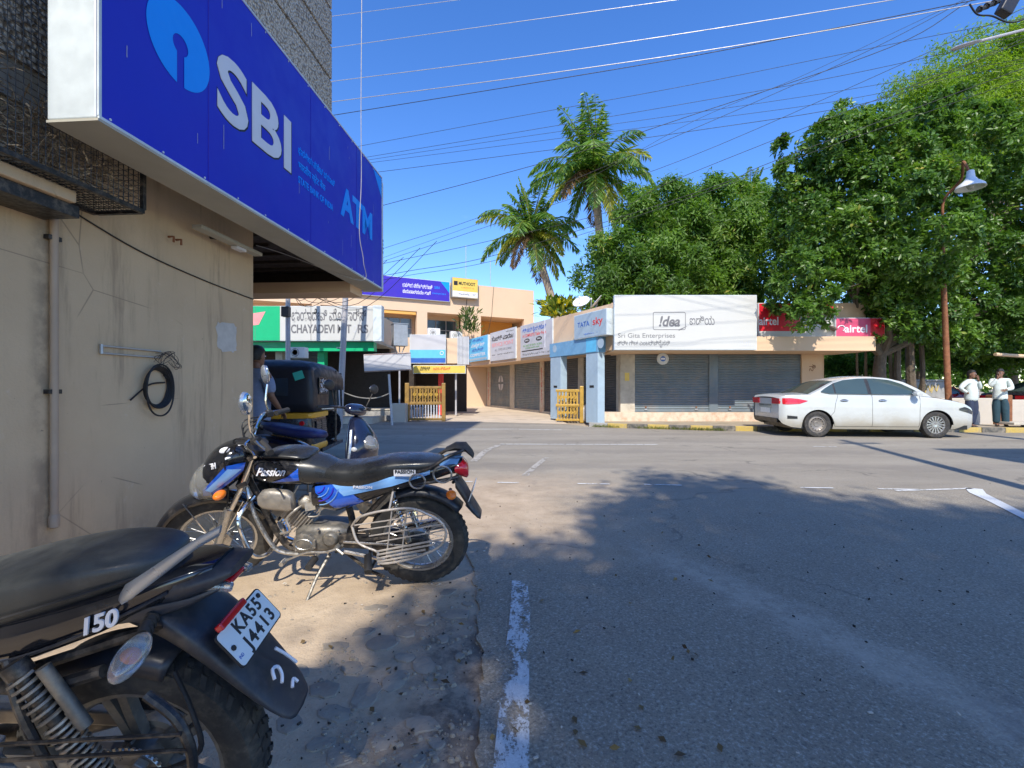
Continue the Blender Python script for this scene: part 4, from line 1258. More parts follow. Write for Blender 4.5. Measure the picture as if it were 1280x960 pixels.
plant(699, 398, 21.5, 1.25, .8, 420, ML_croton, 'yellow and green leafy shrub showing above the roof of the shop row', 'shrub', 'shrub', .3)

# --- corner shop with the big white sign
co = thing('corner_shop', 'low cream corner shop with two wide grey roller shutters and a red-and-cream plinth', 'building', (7, 16.2, 0))
xx = lambda px, Y=16.2: (px-CX)/F*Y-7
for a, c in ((775,793), (1001,1026)):
    MB().box(xx(a), xx(c), -.06, .3, .12, 2.449).build('pillar', M_['pale_cement' if a < 800 else 'cream_paint'], co)
shutter(co, xx(793)+.003, xx(886), .02, .44, 2.449, M_['shutter_grey'])
shutter(co, xx(897), xx(1001)-.003, .02, .44, 2.449, M_['shutter_grey'])
MB().box(xx(886), xx(897), -.04, .1, .43, 2.449).build('shutter_post', M_['shutter_grey'], co, bev=.01)
for a in (807, 870, 912, 985):
    MB().cbox((xx(a), -.025, .52), (.10,.04,.05)).build('shutter_lock', M_['galvanised'], co, bev=.008)
    MB().cbox((xx(a), -.035, .60), (.05,.03,.06)).build('padlock', M_['rust'], co, bev=.008)
MB().box(xx(742,16), xx(1030), -.25, .4, .1, .429).build('plinth', M_['plinth_paint'], co, bev=.01)
MB().box(xx(767,14.7), xx(1093,14.7), -1.55, .35, 2.45, 2.90).build('canopy_beam', M_['cream_paint'], co)
MB().box(xx(770), xx(1045), .351, 6, 2.45, 3.2).build('roof_mass', M_['cream_paint'], co)
MB().box(xx(767,14.7), xx(1085,14.9), -1.2, -1.05, 2.901, 4.02).build('parapet_wall', M_['cream_paint'], co)
MB().box(xx(793), xx(1026), .301, 6, .12, 2.449).build('shop_mass', M_['cream_paint'], co)
MB().box(xx(1026)+.1, xx(1030)+.2, .3, 6, .12, 2.449).build('side_wall', M_['cream_paint'], co)
MB().box(xx(784)-.1, xx(784)+.06, -.066, -.061, 1.52, 1.80).build('number_tag', M_['sign_yellow'], co)
text('ನಿ', .3, M_['rust'], frame((xx(1014), -.064, 1.95), (1,0,0), (0,0,1)), co, 'painted_lettering', width=.22)
T = Matrix.Translation((0, 14.65, 0)); xx = lambda px: (px-CX)/F*14.47
id_, at = wall_sign('white_corner_signboard', 'big white !dea signboard of Sri Gita Enterprises over the corner shop', T, xx(768), xx(946), 2.46, 4.17, 'sign_white', .18)
cxm = (xx(768)+xx(946))/2
def rrect(cx, cz, w, h, r, th, cut=True):
    """ring outline of a rounded rectangle"""
    o = []; 
    for (sx, sz, a0) in ((1,1,0),(-1,1,90),(-1,-1,180),(1,-1,270)):
        for k in range(7):
            a = R(a0+90*k/6); o.append((cx+sx*(w/2-r)+r*math.cos(a), cz+sz*(h/2-r)+r*math.sin(a), a))
    return o
b = MB(); ro = rrect(xx(836.5)-cxm, (3.36-2.46), 1.02, .56, .06, .02)
b.sheet([[(p[0], -.19, p[1]) for p in ro+ro[:1]], [(p[0]-.018*math.cos(p[2]), -.19, p[1]-.018*math.sin(p[2])) for p in ro+ro[:1]]])
b.build('logo_frame', M_['print_grey'], id_)
b = MB(); b.poly([(xx(849)-cxm,-.1905,.60),(xx(858)-cxm,-.1905,.72),(xx(858.5)-cxm,-.1905,.74),(xx(847)-cxm,-.1905,.62)]); b.build('logo_corner', M_['print_grey'], id_)
text('!dea', .44, M_['print_grey'], at(xx(836), 3.33), id_, bold=.03, width=.66, shear=.25)
text('ಐಡಿಯ', .36, M_['print_grey'], at(xx(877.5), 3.35), id_, bold=.006, width=.78)
text('Sri Gita Enterprises', .2, M_['print_grey'], at(xx(808), 2.90), id_, width=1.78)
text('ಶ್ರೀ ಗೀತ ಎಂಟರ್‌ಪ್ರೈಸಸ್', .19, M_['print_grey'], at(xx(804.5), 2.66), id_, bold=.008, width=1.64)
b = MB()
for k in range(7): b.box(xx(922)+k*.065-cxm, xx(922)+k*.065+.03-cxm, -.189, -.187, .12, .18+.10*abs(math.sin(k)))
b.build('faded_emblem', M_['sign_grey'], id_)
md = thing('round_medallion', 'small round white sign hanging in front of the left shutter', 'sign', P(828.5, 448.5, 15.6))
MB().lathe([(0,-.02),(.19,-.02),(.20,-.01),(.20,.02),(0,.02)], ax='y', n=24).build('disc', M_['sign_white'], md, smooth=True)
MB().lathe([(0,-.025),(.09,-.025),(.09,-.021),(0,-.021)], ax='y', n=16).build('emblem', M_['print_blue'], md)
MB().box(-.07, .07, -.028, -.0255, -.03, .03).build('emblem_bar', M_['print_white'], md)
MB().tube([(0,0,.2),(0,0,.62)], .006, 4).build('wire', M_['black_cable'], md)
T = Matrix.Translation((0, 14.95, 0)); xx = lambda px: (px-CX)/F*14.85
ra, at = wall_sign('red_signboard', 'red and white telecom signboard half hidden by the glossy tree', T, xx(948), xx(1044), 2.92, 3.99, 'sign_red', .1)
MB().box(xx(1000)-(xx(948)+xx(1044))/2, (xx(1044)-xx(948))/2-.02, -.112, -.107, .02, .72).build('white_panel', M_['sign_white'], ra)
MB().box(-(xx(1044)-xx(948))/2+.02, xx(1000)-(xx(948)+xx(1044))/2, -.112, -.107, .02, .17).build('white_band', M_['sign_white'], ra)
text('airtel', .36, M_['print_white'], at(xx(961), 3.40), ra, bold=.02, width=.62)
text('Sri Channabasaveshwara', .12, M_['print_grey'], at(xx(966), 3.01), ra, width=1.0)
text('ಮೈಸೂರು', .13, M_['print_grey'], at(xx(1034), 3.01), ra, width=.4)
T = Matrix.Translation((0, 14.85, 0)); xx = lambda px: (px-CX)/F*14.73
rb, at = wall_sign('pink_signboard', 'pink airtel signboard at the right end of the canopy under the leaves', T, xx(1044)+.01, xx(1106), 2.80, 3.50, 'sign_pink', .12)
MB().box(xx(1088)-(xx(1044)+xx(1106))/2, (xx(1106)-xx(1044))/2-.02, -.132, -.127, .02, .68).build('red_panel', M_['sign_red'], rb)
text('airtel', .34, M_['print_white'], at(xx(1070), 3.14), rb, bold=.02, width=.72)
b = MB(); b.tube([Vector((xx(1051)-(xx(1044)+xx(1106))/2+.11*math.cos(a), -.135, .36+.09*math.sin(a))) for a in [R(-60+30*k) for k in range(9)]], .02, 5); b.build('swirl_logo', M_['print_white'], rb)

# --- gates
def gate(M, w, h, label, solid_top=True, posts=(True, True), mat='gate_wood'):
    t = thing('yellow_gate', label, 'gate', M=M, group='yellow gates of the yard')
    if posts[0]: MB().box(-.16, 0, -.07, .07, 0, h+.12).build('gate_post', M_[mat], t, bev=.02)
    if posts[1]: MB().box(w, w+.14, -.07, .07, 0, h+.12).build('gate_post', M_[mat], t, bev=.02)
    for z0, z1 in ((.06,.14), (h*.48,h*.56), (h-.09,h)):
        MB().box(.01, w-.01, -.035, .035, z0, z1).build('rail', M_[mat], t, bev=.008)
    n = int(w/.11)
    for k in range(n):
        x = .03+(w-.06)*(k+.5)/n
        MB().box(x-.022, x+.022, -.02, .02, .141, h*.48-.001).build('bar', M_[mat if not solid_top else 'sign_white_old'], t)
        MB().box(x-.03, x+.03, -.02, .02, h*.56+.001, h-.091).build('slat', M_[mat], t)
    b = MB()
    for k in range(5):
        for zc in ((h*.77,) if solid_top else (h*.77, h*.3)):
            x = .1+(w-.2)*(k+.5)/5
            b.lathe([(.035,-.03),(.07,-.03),(.07,-.022),(.035,-.022)], (x,0,zc), 'y', 10)
            b.tube(spl([(x-.06,-.03,zc-.2),(x+.03,-.03,zc-.12),(x-.03,-.03,zc-.05),(x+.05,-.03,zc+.15),(x-.04,-.03,zc+.2)], 4), .012, 4)
    b.build('scroll_ornament', M_['gate_gold'], t, smooth=True)
    return t
gate(Matrix.Translation((-3.86, 17.45, .0)), 1.22, 1.34, 'closed yellow-brown slatted gate between two stout posts on the left of the driveway')
gate(Matrix.Translation((1.58, 16.85, .02)) @ Matrix.Rotation(R(-9), 4, 'Z'), .87, 1.2, 'open golden scrollwork gate leaf at the right of the driveway', False, (False, True), 'gate_gold')
b = MB(); b.loft([sring(x, 0, z_, .16, z_, 3) for x, z_ in ((0,.28),(.12,.33),(.3,.31),(.42,.22))])
o = b.build('plaster_stump', M_['white_plaster'], smooth=True); o.location = (2.55, 16.75, .05)
tag(o, 'rounded lump of cream plaster at the foot of the open gate post', 'bollard')
pf = thing('concrete_platform', 'low grey concrete platform in front of the dark shop beside the gate', 'platform', (-6.2, 17.75, 0))
MB().box(-2, 1.9, 0, 1.5, 0, .42).build('platform_block', M_['grey_cement'], pf, bev=.02)
MB().box(-2.03, 1.93, -.03, 1.52, .421, .47).build('platform_slab', M_['pale_cement'], pf, bev=.01)
cn_ = MB(); cn_.tube(spl([P(428,490,17.0), P(445,496,17.2), P(462,498,17.4), P(476,496,17.4), P(488,491,17.3)], 5), .02, 5)
tag(cn_.build('chain', M_['pale_cable'], smooth=True), 'pale chain slung between the thick grey pole and the white post', 'chain')

# --- poles, boxes
p1 = thing('utility_pole', 'thin grey utility pole in front of the green end of the motor shop sign', 'pole', (-6.76, 14.0, 0))
MB().tube([(0,0,-.2),(0,0,12.6)], [.075,.05], 12).build('shaft', M_['pole_grey'], p1, smooth=True)
MB().tube([(-.5,0,11.6),(.7,0,11.6)], .04, 6).build('crossarm', M_['galvanised'], p1)
b = MB()
for k in range(7):
    b.tube(spl([(0.02,-.08,4.6), (.35+.1*k,-.1,3.9-.2*math.sin(k)), (.9+.25*k,-.1,4.3-.1*k), (1.5+.5*k,-.05,5.4+.3*math.cos(k))], 6), .008, 4)
b.build('loose_wire', M_['black_cable'], p1)
MB().cbox((.0,-.12,3.55), (.22,.18,.3)).build('junction_box', M_['black_plastic'], p1, bev=.01)
b0, b1 = P(426, 500, 14.5), P(433.5, 363, 14.5)
p2 = thing('utility_pole', 'thick grey leaning pole crossing the motor shop sign', 'pole', (b0.x-.03, 14.5, 0))
MB().tube([(-.03,0,-.2), (b1.x-b0.x, 0, b1.z), (b1.x-b0.x+.2, 0, b1.z+3.3)], [.10,.085,.07], 14).build('shaft', M_['pole_grey'], p2, smooth=True)
b = MB()
for z_ in (1.6, 2.5, 3.4): b.lathe([(.104,z_),(.104,z_+.04),(.09,z_+.04),(.09,z_)], ax='z', n=14)
b.build('pole_band', M_['galvanised'], p2)
bx = thing('meter_box', 'grey steel meter box on a thin forked pole over a concrete block', 'box', (-4.17, 17.2, 0))
MB().box(-.26, .26, -.2, .2, 2.82, 3.62, Matrix.Rotation(R(28), 4, 'Z')).build('box_body', M_['galvanised'], bx, bev=.01)
MB().box(-.28, .28, -.22, .22, 3.621, 3.65, Matrix.Rotation(R(28), 4, 'Z')).build('box_roof', M_['galvanised'], bx)
b = MB(); b.tube([(0,0,.7),(0,0,2.45)], .035, 8); b.tube([(0,0,2.4),(-.2,0,2.82)], .02, 6); b.tube([(0,0,2.4),(.2,0,2.82)], .02, 6); b.tube([(0,0,2.4),(0,0,2.82)], .02, 6)
b.build('forked_pole', M_['pole_grey'], bx, smooth=True)
MB().box(-.27, .27, -.2, .2, -.05, .70).build('concrete_block', M_['white_plaster'], bx, bev=.03)
wb = thing('tilted_board', 'old blank whitish board slightly tilted on a white post beside the meter box', 'signboard', P(488, 531.5, 15.7))
wb_top = P(485, 453, 15.7)-Vector(wb.location)
MB().tube([(.06,0,0), (-.05,0,1.72)], .04, 8).build('post', M_['sign_white_old'], wb)
MB().cbox((wb_top.x+.0, -.06, wb_top.z), (1.58, .05, .60), (0, R(-2.5), 0)).build('board', M_['sign_white_old'], wb, bev=.01)
b = MB().cbox((wb_top.x+.0, -.088, wb_top.z+.28), (1.56, .008, .02), (0, R(-2.5), 0)); b.cbox((wb_top.x+.0, -.088, wb_top.z-.28), (1.56, .008, .02), (0, R(-2.5), 0))
b.build('board_rim', M_['rust'], wb)

# old street lamp with a bell shade
lb = P(1187, 530, 13.9)
ol = thing('street_lamp', 'rusty pole lamp with a white bell-shaped shade among the leaves behind the white car', 'street lamp', (lb.x, 13.9, .12))
t1 = P(1177, 300, 13.9)-Vector((lb.x, 13.9, .12)); 
MB().tube([(0,0,0), (t1.x*.5,0,t1.z*.5), (t1.x,0,t1.z), (t1.x+.05,0,6.2)], [.085,.075,.065,.055], 12).build('pole', M_['rust'], ol, smooth=True)
MB().lathe([(.17,0),(.17,.25),(.12,.3)], ax='z', n=12).build('pole_base', M_['rust'], ol, smooth=True)
sh = P(1213, 228, 12.9)-Vector((lb.x, 13.9, .12))
MB().tube(spl([(t1.x+.05,0,6.1), (t1.x+.02,-.05,6.75), (t1.x+.15,-.45,7.2), (sh.x-.1,-.9,sh.z+.62), (sh.x,-1.0,sh.z+.2)], 6), .035, 8).build('swan_neck', M_['rust'], ol, smooth=True)
MB().lathe([(.05,.42),(.08,.40),(.10,.22),(.16,.12),(.30,.0),(.335,-.08),(.30,-.08),(.14,.09),(.07,.2),(0,.2)], sh+Vector((0,0,-.08)), 'z', 24).build('bell_shade', M_['lamp_shade_white'], ol, smooth=True)
MB().ell(sh+Vector((0,0,-.08)), (.09,.09,.12)).build('bulb', M_['lens_clear'], ol, smooth=True)

# right-hand utility pole just outside the picture with the modern lamp head reaching in
PR = Vector((12.4, 9.3, 0))
pr = thing('utility_pole', 'utility pole at the far right with a modern lamp arm reaching into the picture', 'pole', PR)
MB().tube([(0,0,-.2),(0,0,11.2)], [.16,.11], 14).build('shaft', M_['pole_grey'], pr, smooth=True)
MB().box(-1.2, .5, -.06, .06, 10.2, 10.3).build('crossarm', M_['galvanised'], pr)
a0 = P(1188, 62, 7.9)-PR; a1 = P(1222, 52, 7.9)-PR; a2 = P(1285, 36, 8.1)-PR
MB().tube([a1, a2, (0,0,a2.z+.25)], .024, 8).build('lamp_arm', M_['pole_grey'], pr, smooth=True)
MB().loft([[a1.lerp(a0, t)+Vector((0, .06*w_*math.cos(q*math.pi/4), .028*w_*math.sin(q*math.pi/4))) for q in range(8)] for t, w_ in ((-.1,.5),(.1,.9),(.55,1.1),(.85,.9),(1,.25))]).build('lamp_head', M_['galvanised'], pr, smooth=True)
b = MB()
for q in range(3):
    c = P(1222+q*9, 12-q*4, 8.0)-PR
    b.tube([c, c+Vector((.12,0,.03))], .035, 8); b.tube([c+Vector((.03,0,0)), c+Vector((.05,0,.02))], .055, 8)
b.build('insulator', M_['black_plastic'], pr, smooth=True)
c = P(1250, 22, 8.0)-PR
MB().tube(spl([P(1212,5,8.0)-PR, P(1222,18,8.0)-PR, P(1240,20,8)-PR, P(1262,28,8)-PR, P(1285,20,8)-PR, P(1300,-10,8.2)-PR], 6), .014, 6).build('jumper_cable', M_['black_cable'], pr, smooth=True)
MB().cbox(P(1262,2,8.0)-PR, (.22,.14,.5), (0,.5,0)).build('cable_clamp', M_['black_plastic'], pr, bev=.02)

# overhead wires, strung between the two poles
LP_, RP_ = Vector((-6.76, 14.0)), Vector((PR.x, PR.y))
def on_line(px, py, lp=LP_, rp=RP_):
    r_ = (px-CX)/F; dx, dy = rp.x-lp.x, rp.y-lp.y
    t = (r_*lp.y-lp.x)/(dx-r_*dy); Y = lp.y+dy*t
    return P(px, py, Y)
def wire(pts, r, mat, label, lp=LP_, rp=RP_, group='overhead wires across the sky'):
    pts = sorted(pts)
    (xa, ya), (xb, yb) = pts[0], pts[1]
    if xa > 364: pts = [(364, ya+(ya-yb)/(xb-xa)*(xa-364))] + pts
    (xa, ya), (xb, yb) = pts[-2], pts[-1]
    if xb < 1320: pts = pts + [(1322, yb+(yb-ya)/(xb-xa)*(1322-xb))]
    # densify in picture space so the curve stays in the plane between the poles
    q = spl([(a, b_, 0) for a, b_ in pts], 7)
    b = MB(); b.tube([on_line(v.x, v.y, lp, rp) for v in q], r*(.55 if mat == 'pale_cable' else .74), 6)
    o = b.build('overhead_wire', M_[mat], smooth=True)
    tag(o, label, 'wire', group); return o
W = 'overhead wires across the sky'
wire([(413.6,20.5),(572,0)], .012, 'pale_cable', 'pale overhead wire cutting the top left corner of the sky')
wire([(413.6,60),(620,31),(845,0)], .014, 'pale_cable', 'second pale wire from the top, leaving the top edge above the palms')
wire([(413.6,102),(640,73),(860,41),(1116,0)], .017, 'pale_cable', 'third pale thick wire from the top')
wire([(413.6,127.5),(640,98),(860,66.5),(1040,37),(1214,6)], .019, 'pale_cable', 'lowest pale thick wire running into the insulators at the top right')
wire([(418.7,143.7),(640,108),(860,71),(1040,36),(1214,1)], .013, 'black_cable', 'thick black wire hugging the lowest pale wire')
wire([(450,182.5),(650,145),(860,106.7),(1100,58),(1254,28)], .008, 'black_cable', 'thin dark wire just over the tip of the tall palm')
wire([(461,196),(660,163),(860,129),(1060,93),(1254,50)], .008, 'black_cable', 'upper wire of the close bundle behind the tall palm')
wire([(463,199.5),(660,170),(860,142),(1060,112),(1254,78)], .007, 'black_cable', 'middle wire of the close bundle behind the tall palm')
wire([(466,203),(660,178),(860,152),(1060,124),(1254,84)], .007, 'black_cable', 'lower wire of the close bundle behind the tall palm')
wire([(477,214.5),(660,191),(860,164.6),(1106,123),(1254,59)], .009, 'black_cable', 'dark wire crossing the crown of the tall palm')
wire([(487,254.5),(698,198),(860,145.5),(1113,59),(1214,0)], .011, 'black_cable', 'steep dark wire climbing to the insulators at the top right')
wire([(484,309),(619,264),(860,164),(1080,66),(1240,-18)], .008, 'black_cable', 'steep thin wire from the small cloud to the top right')
wire([(484,325),(630,276),(860,197),(1139,75),(1280,10)], .008, 'black_cable', 'thin wire passing over the low palm toward the lamp arm')
wire([(486,328),(608,302),(770,262),(860,218),(1260,60)], .009, 'black_cable', 'dark wire crossing the low palm and the green treetops')
wire([(504,340),(630,316),(893,233),(971,200),(1280,85)], .010, 'black_cable', 'lowest dark wire meeting the left edge of the glossy tree')
wire([(500,346),(640,320),(890,238),(971,206),(1280,98)], .008, 'black_cable', 'lower companion of the lowest dark wire')
wire([(490,318),(700,240),(870,150),(1000,96),(1140,30)], .006, 'black_cable', 'faint thin wire climbing from the shop roof to the top')
# unseen pole added beyond the right edge, leaned so its shadow crosses the main road
lp_ = thing('shadow_pole', 'leaning pole added out of view beyond the right edge to cast a shadow across the main road', 'pole', (5.9, 3.9, 0))
MB().tube([(0,0,-.1),(1.45,-.1,7.7)], [.13,.09], 12).build('shaft', M_['pole_grey'], lp_, smooth=True)
MB().box(1.0,1.9,-.16,-.05,7.0,7.1).build('crossarm', M_['galvanised'], lp_)
hd = thing('shadow_hoarding', 'tall blank hoarding on two posts added out of view beyond the right edge to cast a shadow on the road', 'shadow_hoarding', (10, 2.0, 0))  # unseen panel, added for the block of shadow it throws on the road
MB().box(-1.95, 3, -.05, .05, 5.35, 7.9).build('panel', M_['sign_white_old'], hd)
for x in (.2, 2.6): MB().tube([(x,.1,0),(x,.1,7.7)], .08, 8).build('post', M_['galvanised'], hd)

# compound walls on the right
w1 = thing('compound_wall', 'old grey cement compound wall behind the nose of the white car', 'wall', (14, 16.5, 0))
MB().box(-2.3, 1.35, -.12, .12, .1, 1.50).build('wall_face', M_['grey_cement'], w1, bev=.02)
MB().box(-2.33, 1.38, -.16, .16, 1.501, 1.57).build('coping', M_['grey_cement'], w1, bev=.01)
b = MB()
for k in range(6): b.tube(spl([(-.3+.22*k,-.13,1.1),(-.2+.22*k,-.13,1.36),(-.12+.22*k,-.13,1.15),(-.05+.22*k,-.13,1.4)], 4), .012, 4)
b.build('painted_letters', M_['sign_yellow'], w1)
w2 = thing('yard_wall', 'low cream wall with a brown pier behind the two standing men', 'wall', (15.2, 14.75, 0))
MB().box(-1.9, .0, -.1, .1, .1, .95).build('wall_face', M_['white_plaster'], w2, bev=.02)
MB().box(.002, .55, -.16, .16, .1, 1.05).build('pier', M_['rust'], w2, bev=.02)
MB().box(.552, 6, -.1, .1, .1, .9).build('wall_face', M_['white_plaster'], w2, bev=.02)
bn = thing('stone_bench', 'broken stone slab on short legs at the right edge beside the men', 'bench', (15.4, 13.6, .12))
MB().cbox((0,0,.12), (1.9,.5,.07)).build('slab', M_['pale_cement'], bn, bev=.01)
for x in (-.2, .55): MB().cbox((x,0,.045), (.16,.4,.09)).build('leg', M_['stone'], bn, bev=.01)
MB().cbox((.75,.05,.195), (.5,.3,.08), (0,0,.2)).build('white_block', M_['sign_white'], bn, bev=.01)
aw = thing('awning_rail', 'weathered pole of an awning sticking out under the leaves at the right edge', 'awning', (17.4, 15.8, 0))
MB().tube([(-.95,0,2.42),(2.2,.3,2.25)], .06, 8).build('rail', M_['cream_paint'], aw)
MB().tube([(.6,.1,.1),(.6,.1,2.3)], .05, 8).build('post', M_['galvanised'], aw)
MB().add([(-.9,.06,2.40),(2.2,.36,2.22),(2.4,3,2.6),(-.7,3,2.7)], [(0,1,2,3)]).build('sheet', M_['galvanised'], aw, solid=.01)
# ---------------------------------------------------------------- trees
ML_mango = leaf_mat('mango_leaves', [(0, (.035,.09,.013)), (.5, (.11,.215,.028)), (.85, (.19,.31,.05)), (.97, (.28,.34,.08)), (1, (.45,.40,.08))], .45, .38, spec=.4)
ML_gloss = leaf_mat('glossy_leaves', [(0, (.03,.08,.015)), (.5, (.10,.20,.03)), (.9, (.18,.30,.045)), (.97, (.30,.34,.06)), (1, (.50,.42,.10))], .38, .32, spec=.42)
ML_light = leaf_mat('feathery_leaves', [(0, (.09,.17,.015)), (.5, (.16,.27,.025)), (1, (.28,.36,.04))], .5, .5)
ML_back = leaf_mat('background_leaves', [(0, (.05,.12,.015)), (.6, (.10,.2,.025)), (1, (.2,.27,.05))], .5, .45)

def crown(name, lobes, n_cl, per, L, W, mat, parent, origin, spread=.28, inner=.22, flat=.5, droop=.0, tonebias=.0, sub=14, subr=.315, avoid=None):
    """rosettes of leaves on knobbly sub-lobes that cover big lobes, with a fill of leaves inside; lobes in world space"""
    C_ = []; O_ = []; K_ = []
    vol = np.array([l[1][0]*l[1][1]*l[1][2] for l in lobes])**(2/3)
    cnt = (vol/vol.sum()*n_cl).astype(int)
    for (c, rd), k in zip(lobes, cnt):
        c = np.array(c); rd = np.array(rd)
        # centres of the knobs, evenly spread over the lobe
        i = np.arange(sub)+.5; ph_ = np.arccos(1-2*i/sub); th_ = np.pi*(1+5**.5)*i+rng.random()*6
        sc = np.stack([np.cos(th_)*np.sin(ph_), np.sin(th_)*np.sin(ph_), np.cos(ph_)], 1)
        sc += rng.normal(0,.12,sc.shape)
        sr = subr*(rd.prod()**(1/3))*rng.uniform(.75,1.25,sub)
        ks_ = rng.integers(0, sub, k)
        u = rng.normal(size=(k,3)); u += sc[ks_]*1.1; u[:,2] += .45
        u /= np.linalg.norm(u, axis=1, keepdims=True)
        p = c + sc[ks_]*rd*.76 + u*sr[ks_][:,None]*rng.uniform(.75,1.02,k)[:,None]
        fill = rng.random(k) < inner
        v = rng.normal(size=(k,3)); v /= np.linalg.norm(v, axis=1, keepdims=True)
        p[fill] = (c + v*rd*rng.uniform(.2,.8,k)[:,None])[fill]
        C_.append(p); O_.append(u); K_.append(rng.random(sub)[ks_])
    Cc = np.concatenate(C_); Oo = np.concatenate(O_); Kk = np.concatenate(K_)
    if avoid is not None:
        keep = (((Cc-np.array(avoid[0]))/np.array(avoid[1]))**2).sum(1) > 1
        Cc = Cc[keep]; Oo = Oo[keep]; Kk = Kk[keep]
    m = len(Cc)
    base = np.repeat(Cc, per, 0); od = np.repeat(Oo, per, 0)
    tn = rng.normal(size=(m*per,3)); tn -= od*(tn*od).sum(1, keepdims=True)*.75; tn /= np.linalg.norm(tn, axis=1, keepdims=True)
    d_ = od*flat + tn; d_[:,2] -= droop
    pos = base + rng.normal(size=(m*per,3))*spread*.33
    t = np.clip(np.repeat(Kk*.4 - .05 + rng.random(m)*.22, per) + rng.random(m*per)*.5 + tonebias, 0, 1)
    return leaf_object(name, pos, d_, L*rng.uniform(.65,1.25,m*per), W*rng.uniform(.75,1.2,m*per), mat, parent, tone=t, world_off=origin, facing=od)

def limbs(b, base, targets, r0, origin, seed=1):
    rs = random.Random(seed)
    base = Vector(base)
    for t, rr in targets:
        t = Vector(t); mid = base.lerp(t, .5) + Vector((rs.uniform(-.3,.3), rs.uniform(-.3,.3), rs.uniform(.0,.5)))
        pts = spl([base, base.lerp(mid,.5)+Vector((rs.uniform(-.15,.15),rs.uniform(-.15,.15),.1)), mid, t], 4)
        n = len(pts); b.tube([p-Vector(origin) for p in pts], [rr*(1-.8*i/n)+.012 for i in range(n)], 7)
        for _ in range(3):
            s_ = pts[rs.randrange(n//3, n-1)]
            e_ = s_ + Vector((rs.uniform(-1,1), rs.uniform(-1,1), rs.uniform(-.2,.9)))*.9
            b.tube([s_-Vector(origin), (s_+e_)/2-Vector(origin)+Vector((0,0,.1)), e_-Vector(origin)], [rr*.35, rr*.22, .01], 5)

def tree(label, base, trunk_top, r, lobes, n_cl, per, L, W, mat, name='broadleaf_tree', group=None, seed=1, **kw):
    t = thing(name, label, 'tree', base, group=group)
    b = MB(); tt = Vector(trunk_top); bs = Vector(base)
    pts = spl([bs, bs.lerp(tt,.35)+Vector((.06,.05,0)), bs.lerp(tt,.7)+Vector((-.08,0,0)), tt], 5)
    n = len(pts)
    b.tube([p-bs for p in pts], [r*(1.25 if i == 0 else 1-.35*i/n) for i in range(n)], 12)
    b.build('trunk', M_['bark'], t, smooth=True)
    b = MB(); limbs(b, tt, [(Vector(c)-Vector((0,0,rd[2]*.25)), r*.5) for c, rd in lobes if c[2] > bs.z+3.4 or len(lobes) < 5], r, bs, seed)
    b.build('limb', M_['bark'], t, smooth=True)
    crown('crown', lobes, n_cl, per, L, W, mat, t, bs, **kw)
    return t

def lobe(px, py, Y, rx, rz, ry=None):
    """lobe whose outline was measured at pixel (px,py) with pixel radii rx, rz"""
    c = P(px, py, Y); s = Y/F
    return (tuple(c), (rx*s, (ry if ry else (rx+rz)/2*s*.9), rz*s))

# mango tree behind the corner shop
tree('dense mango tree rising behind the white corner signboard', (8.0, 21.5, 0), (8.0, 21.5, 3.6), .35,
     [lobe(775,335,20.5,50,52), lobe(832,300,20.5,58,62), lobe(838,355,19.6,62,42), lobe(905,285,21.5,62,52), lobe(870,262,22,45,32), lobe(925,330,20.6,60,62), lobe(765,378,20.2,32,30), lobe(905,372,19.8,58,36), lobe(955,275,22.5,40,38), lobe(835,385,20.2,60,30), lobe(800,268,21.5,30,30)],
     9500, 12, .24, .036, ML_mango, 'mango_tree', spread=.42, flat=.45, droop=.3, inner=.3)
# glossy tree over the right-hand side
tree('big glossy-leaved tree overhanging the canopy and the street lamp', (12.5, 15.6, 0), (12.4, 15.6, 2.4), .24,
     [lobe(1020,215,15.6,48,55), lobe(1075,215,15.2,68,72), lobe(1135,205,15.5,62,70), lobe(1050,290,14.6,72,52), lobe(1005,352,13.9,42,42), lobe(1064,325,14.6,58,46), lobe(1130,290,14.4,80,78), lobe(1215,240,16.4,80,85,1.5), lobe(1290,230,16.4,70,90,1.5), lobe(1190,340,16.4,72,62,1.5), lobe(1270,350,16.4,75,70,1.5), lobe(1148,382,15.2,50,42), lobe(1230,410,16.4,55,35,1.5), lobe(1005,275,15.6,36,42), lobe(1010,392,13.7,28,18), lobe(1340,330,16.4,70,110,1.5), lobe(1060,160,16.4,38,26), lobe(1175,432,16.3,45,24), lobe(1180,170,16,60,45), lobe(1185,415,15.4,30,22), lobe(1118,398,14.5,26,24,.5), lobe(1108,365,14.8,30,28,.7), lobe(1085,395,18.5,60,34), lobe(1130,425,18,40,24)],
     15500, 11, .18, .040, ML_gloss, 'glossy_tree', seed=3, spread=.12, flat=.55, inner=.22, avoid=((12.75,12.5,6.95),(.95,2.2,.75)))
b = MB(); o_ = Vector((12.5,15.6,0))
# twin stems and aerial roots seen in the gap under the crown
gt = [o for o in COL.objects if o.name.startswith('glossy_tree')][0]
for k, (px, wpx) in enumerate([(1128,7),(1142,9),(1120,4),(1150,5),(1090,3),(1074,2.5)]):
    a = P(px, 478, 15.8+.2*k)-o_; a.z = 0.05; c = P(px+random.uniform(-8,8), 405, 15.6)-o_
    b.tube(spl([a, a.lerp(c,.5)+Vector((random.uniform(-.15,.15),0,0)), c], 5), [wpx*.015*(1.2-.04*q) for q in range(11)], 8)
b.build('stem', M_['bark'], gt, smooth=True)
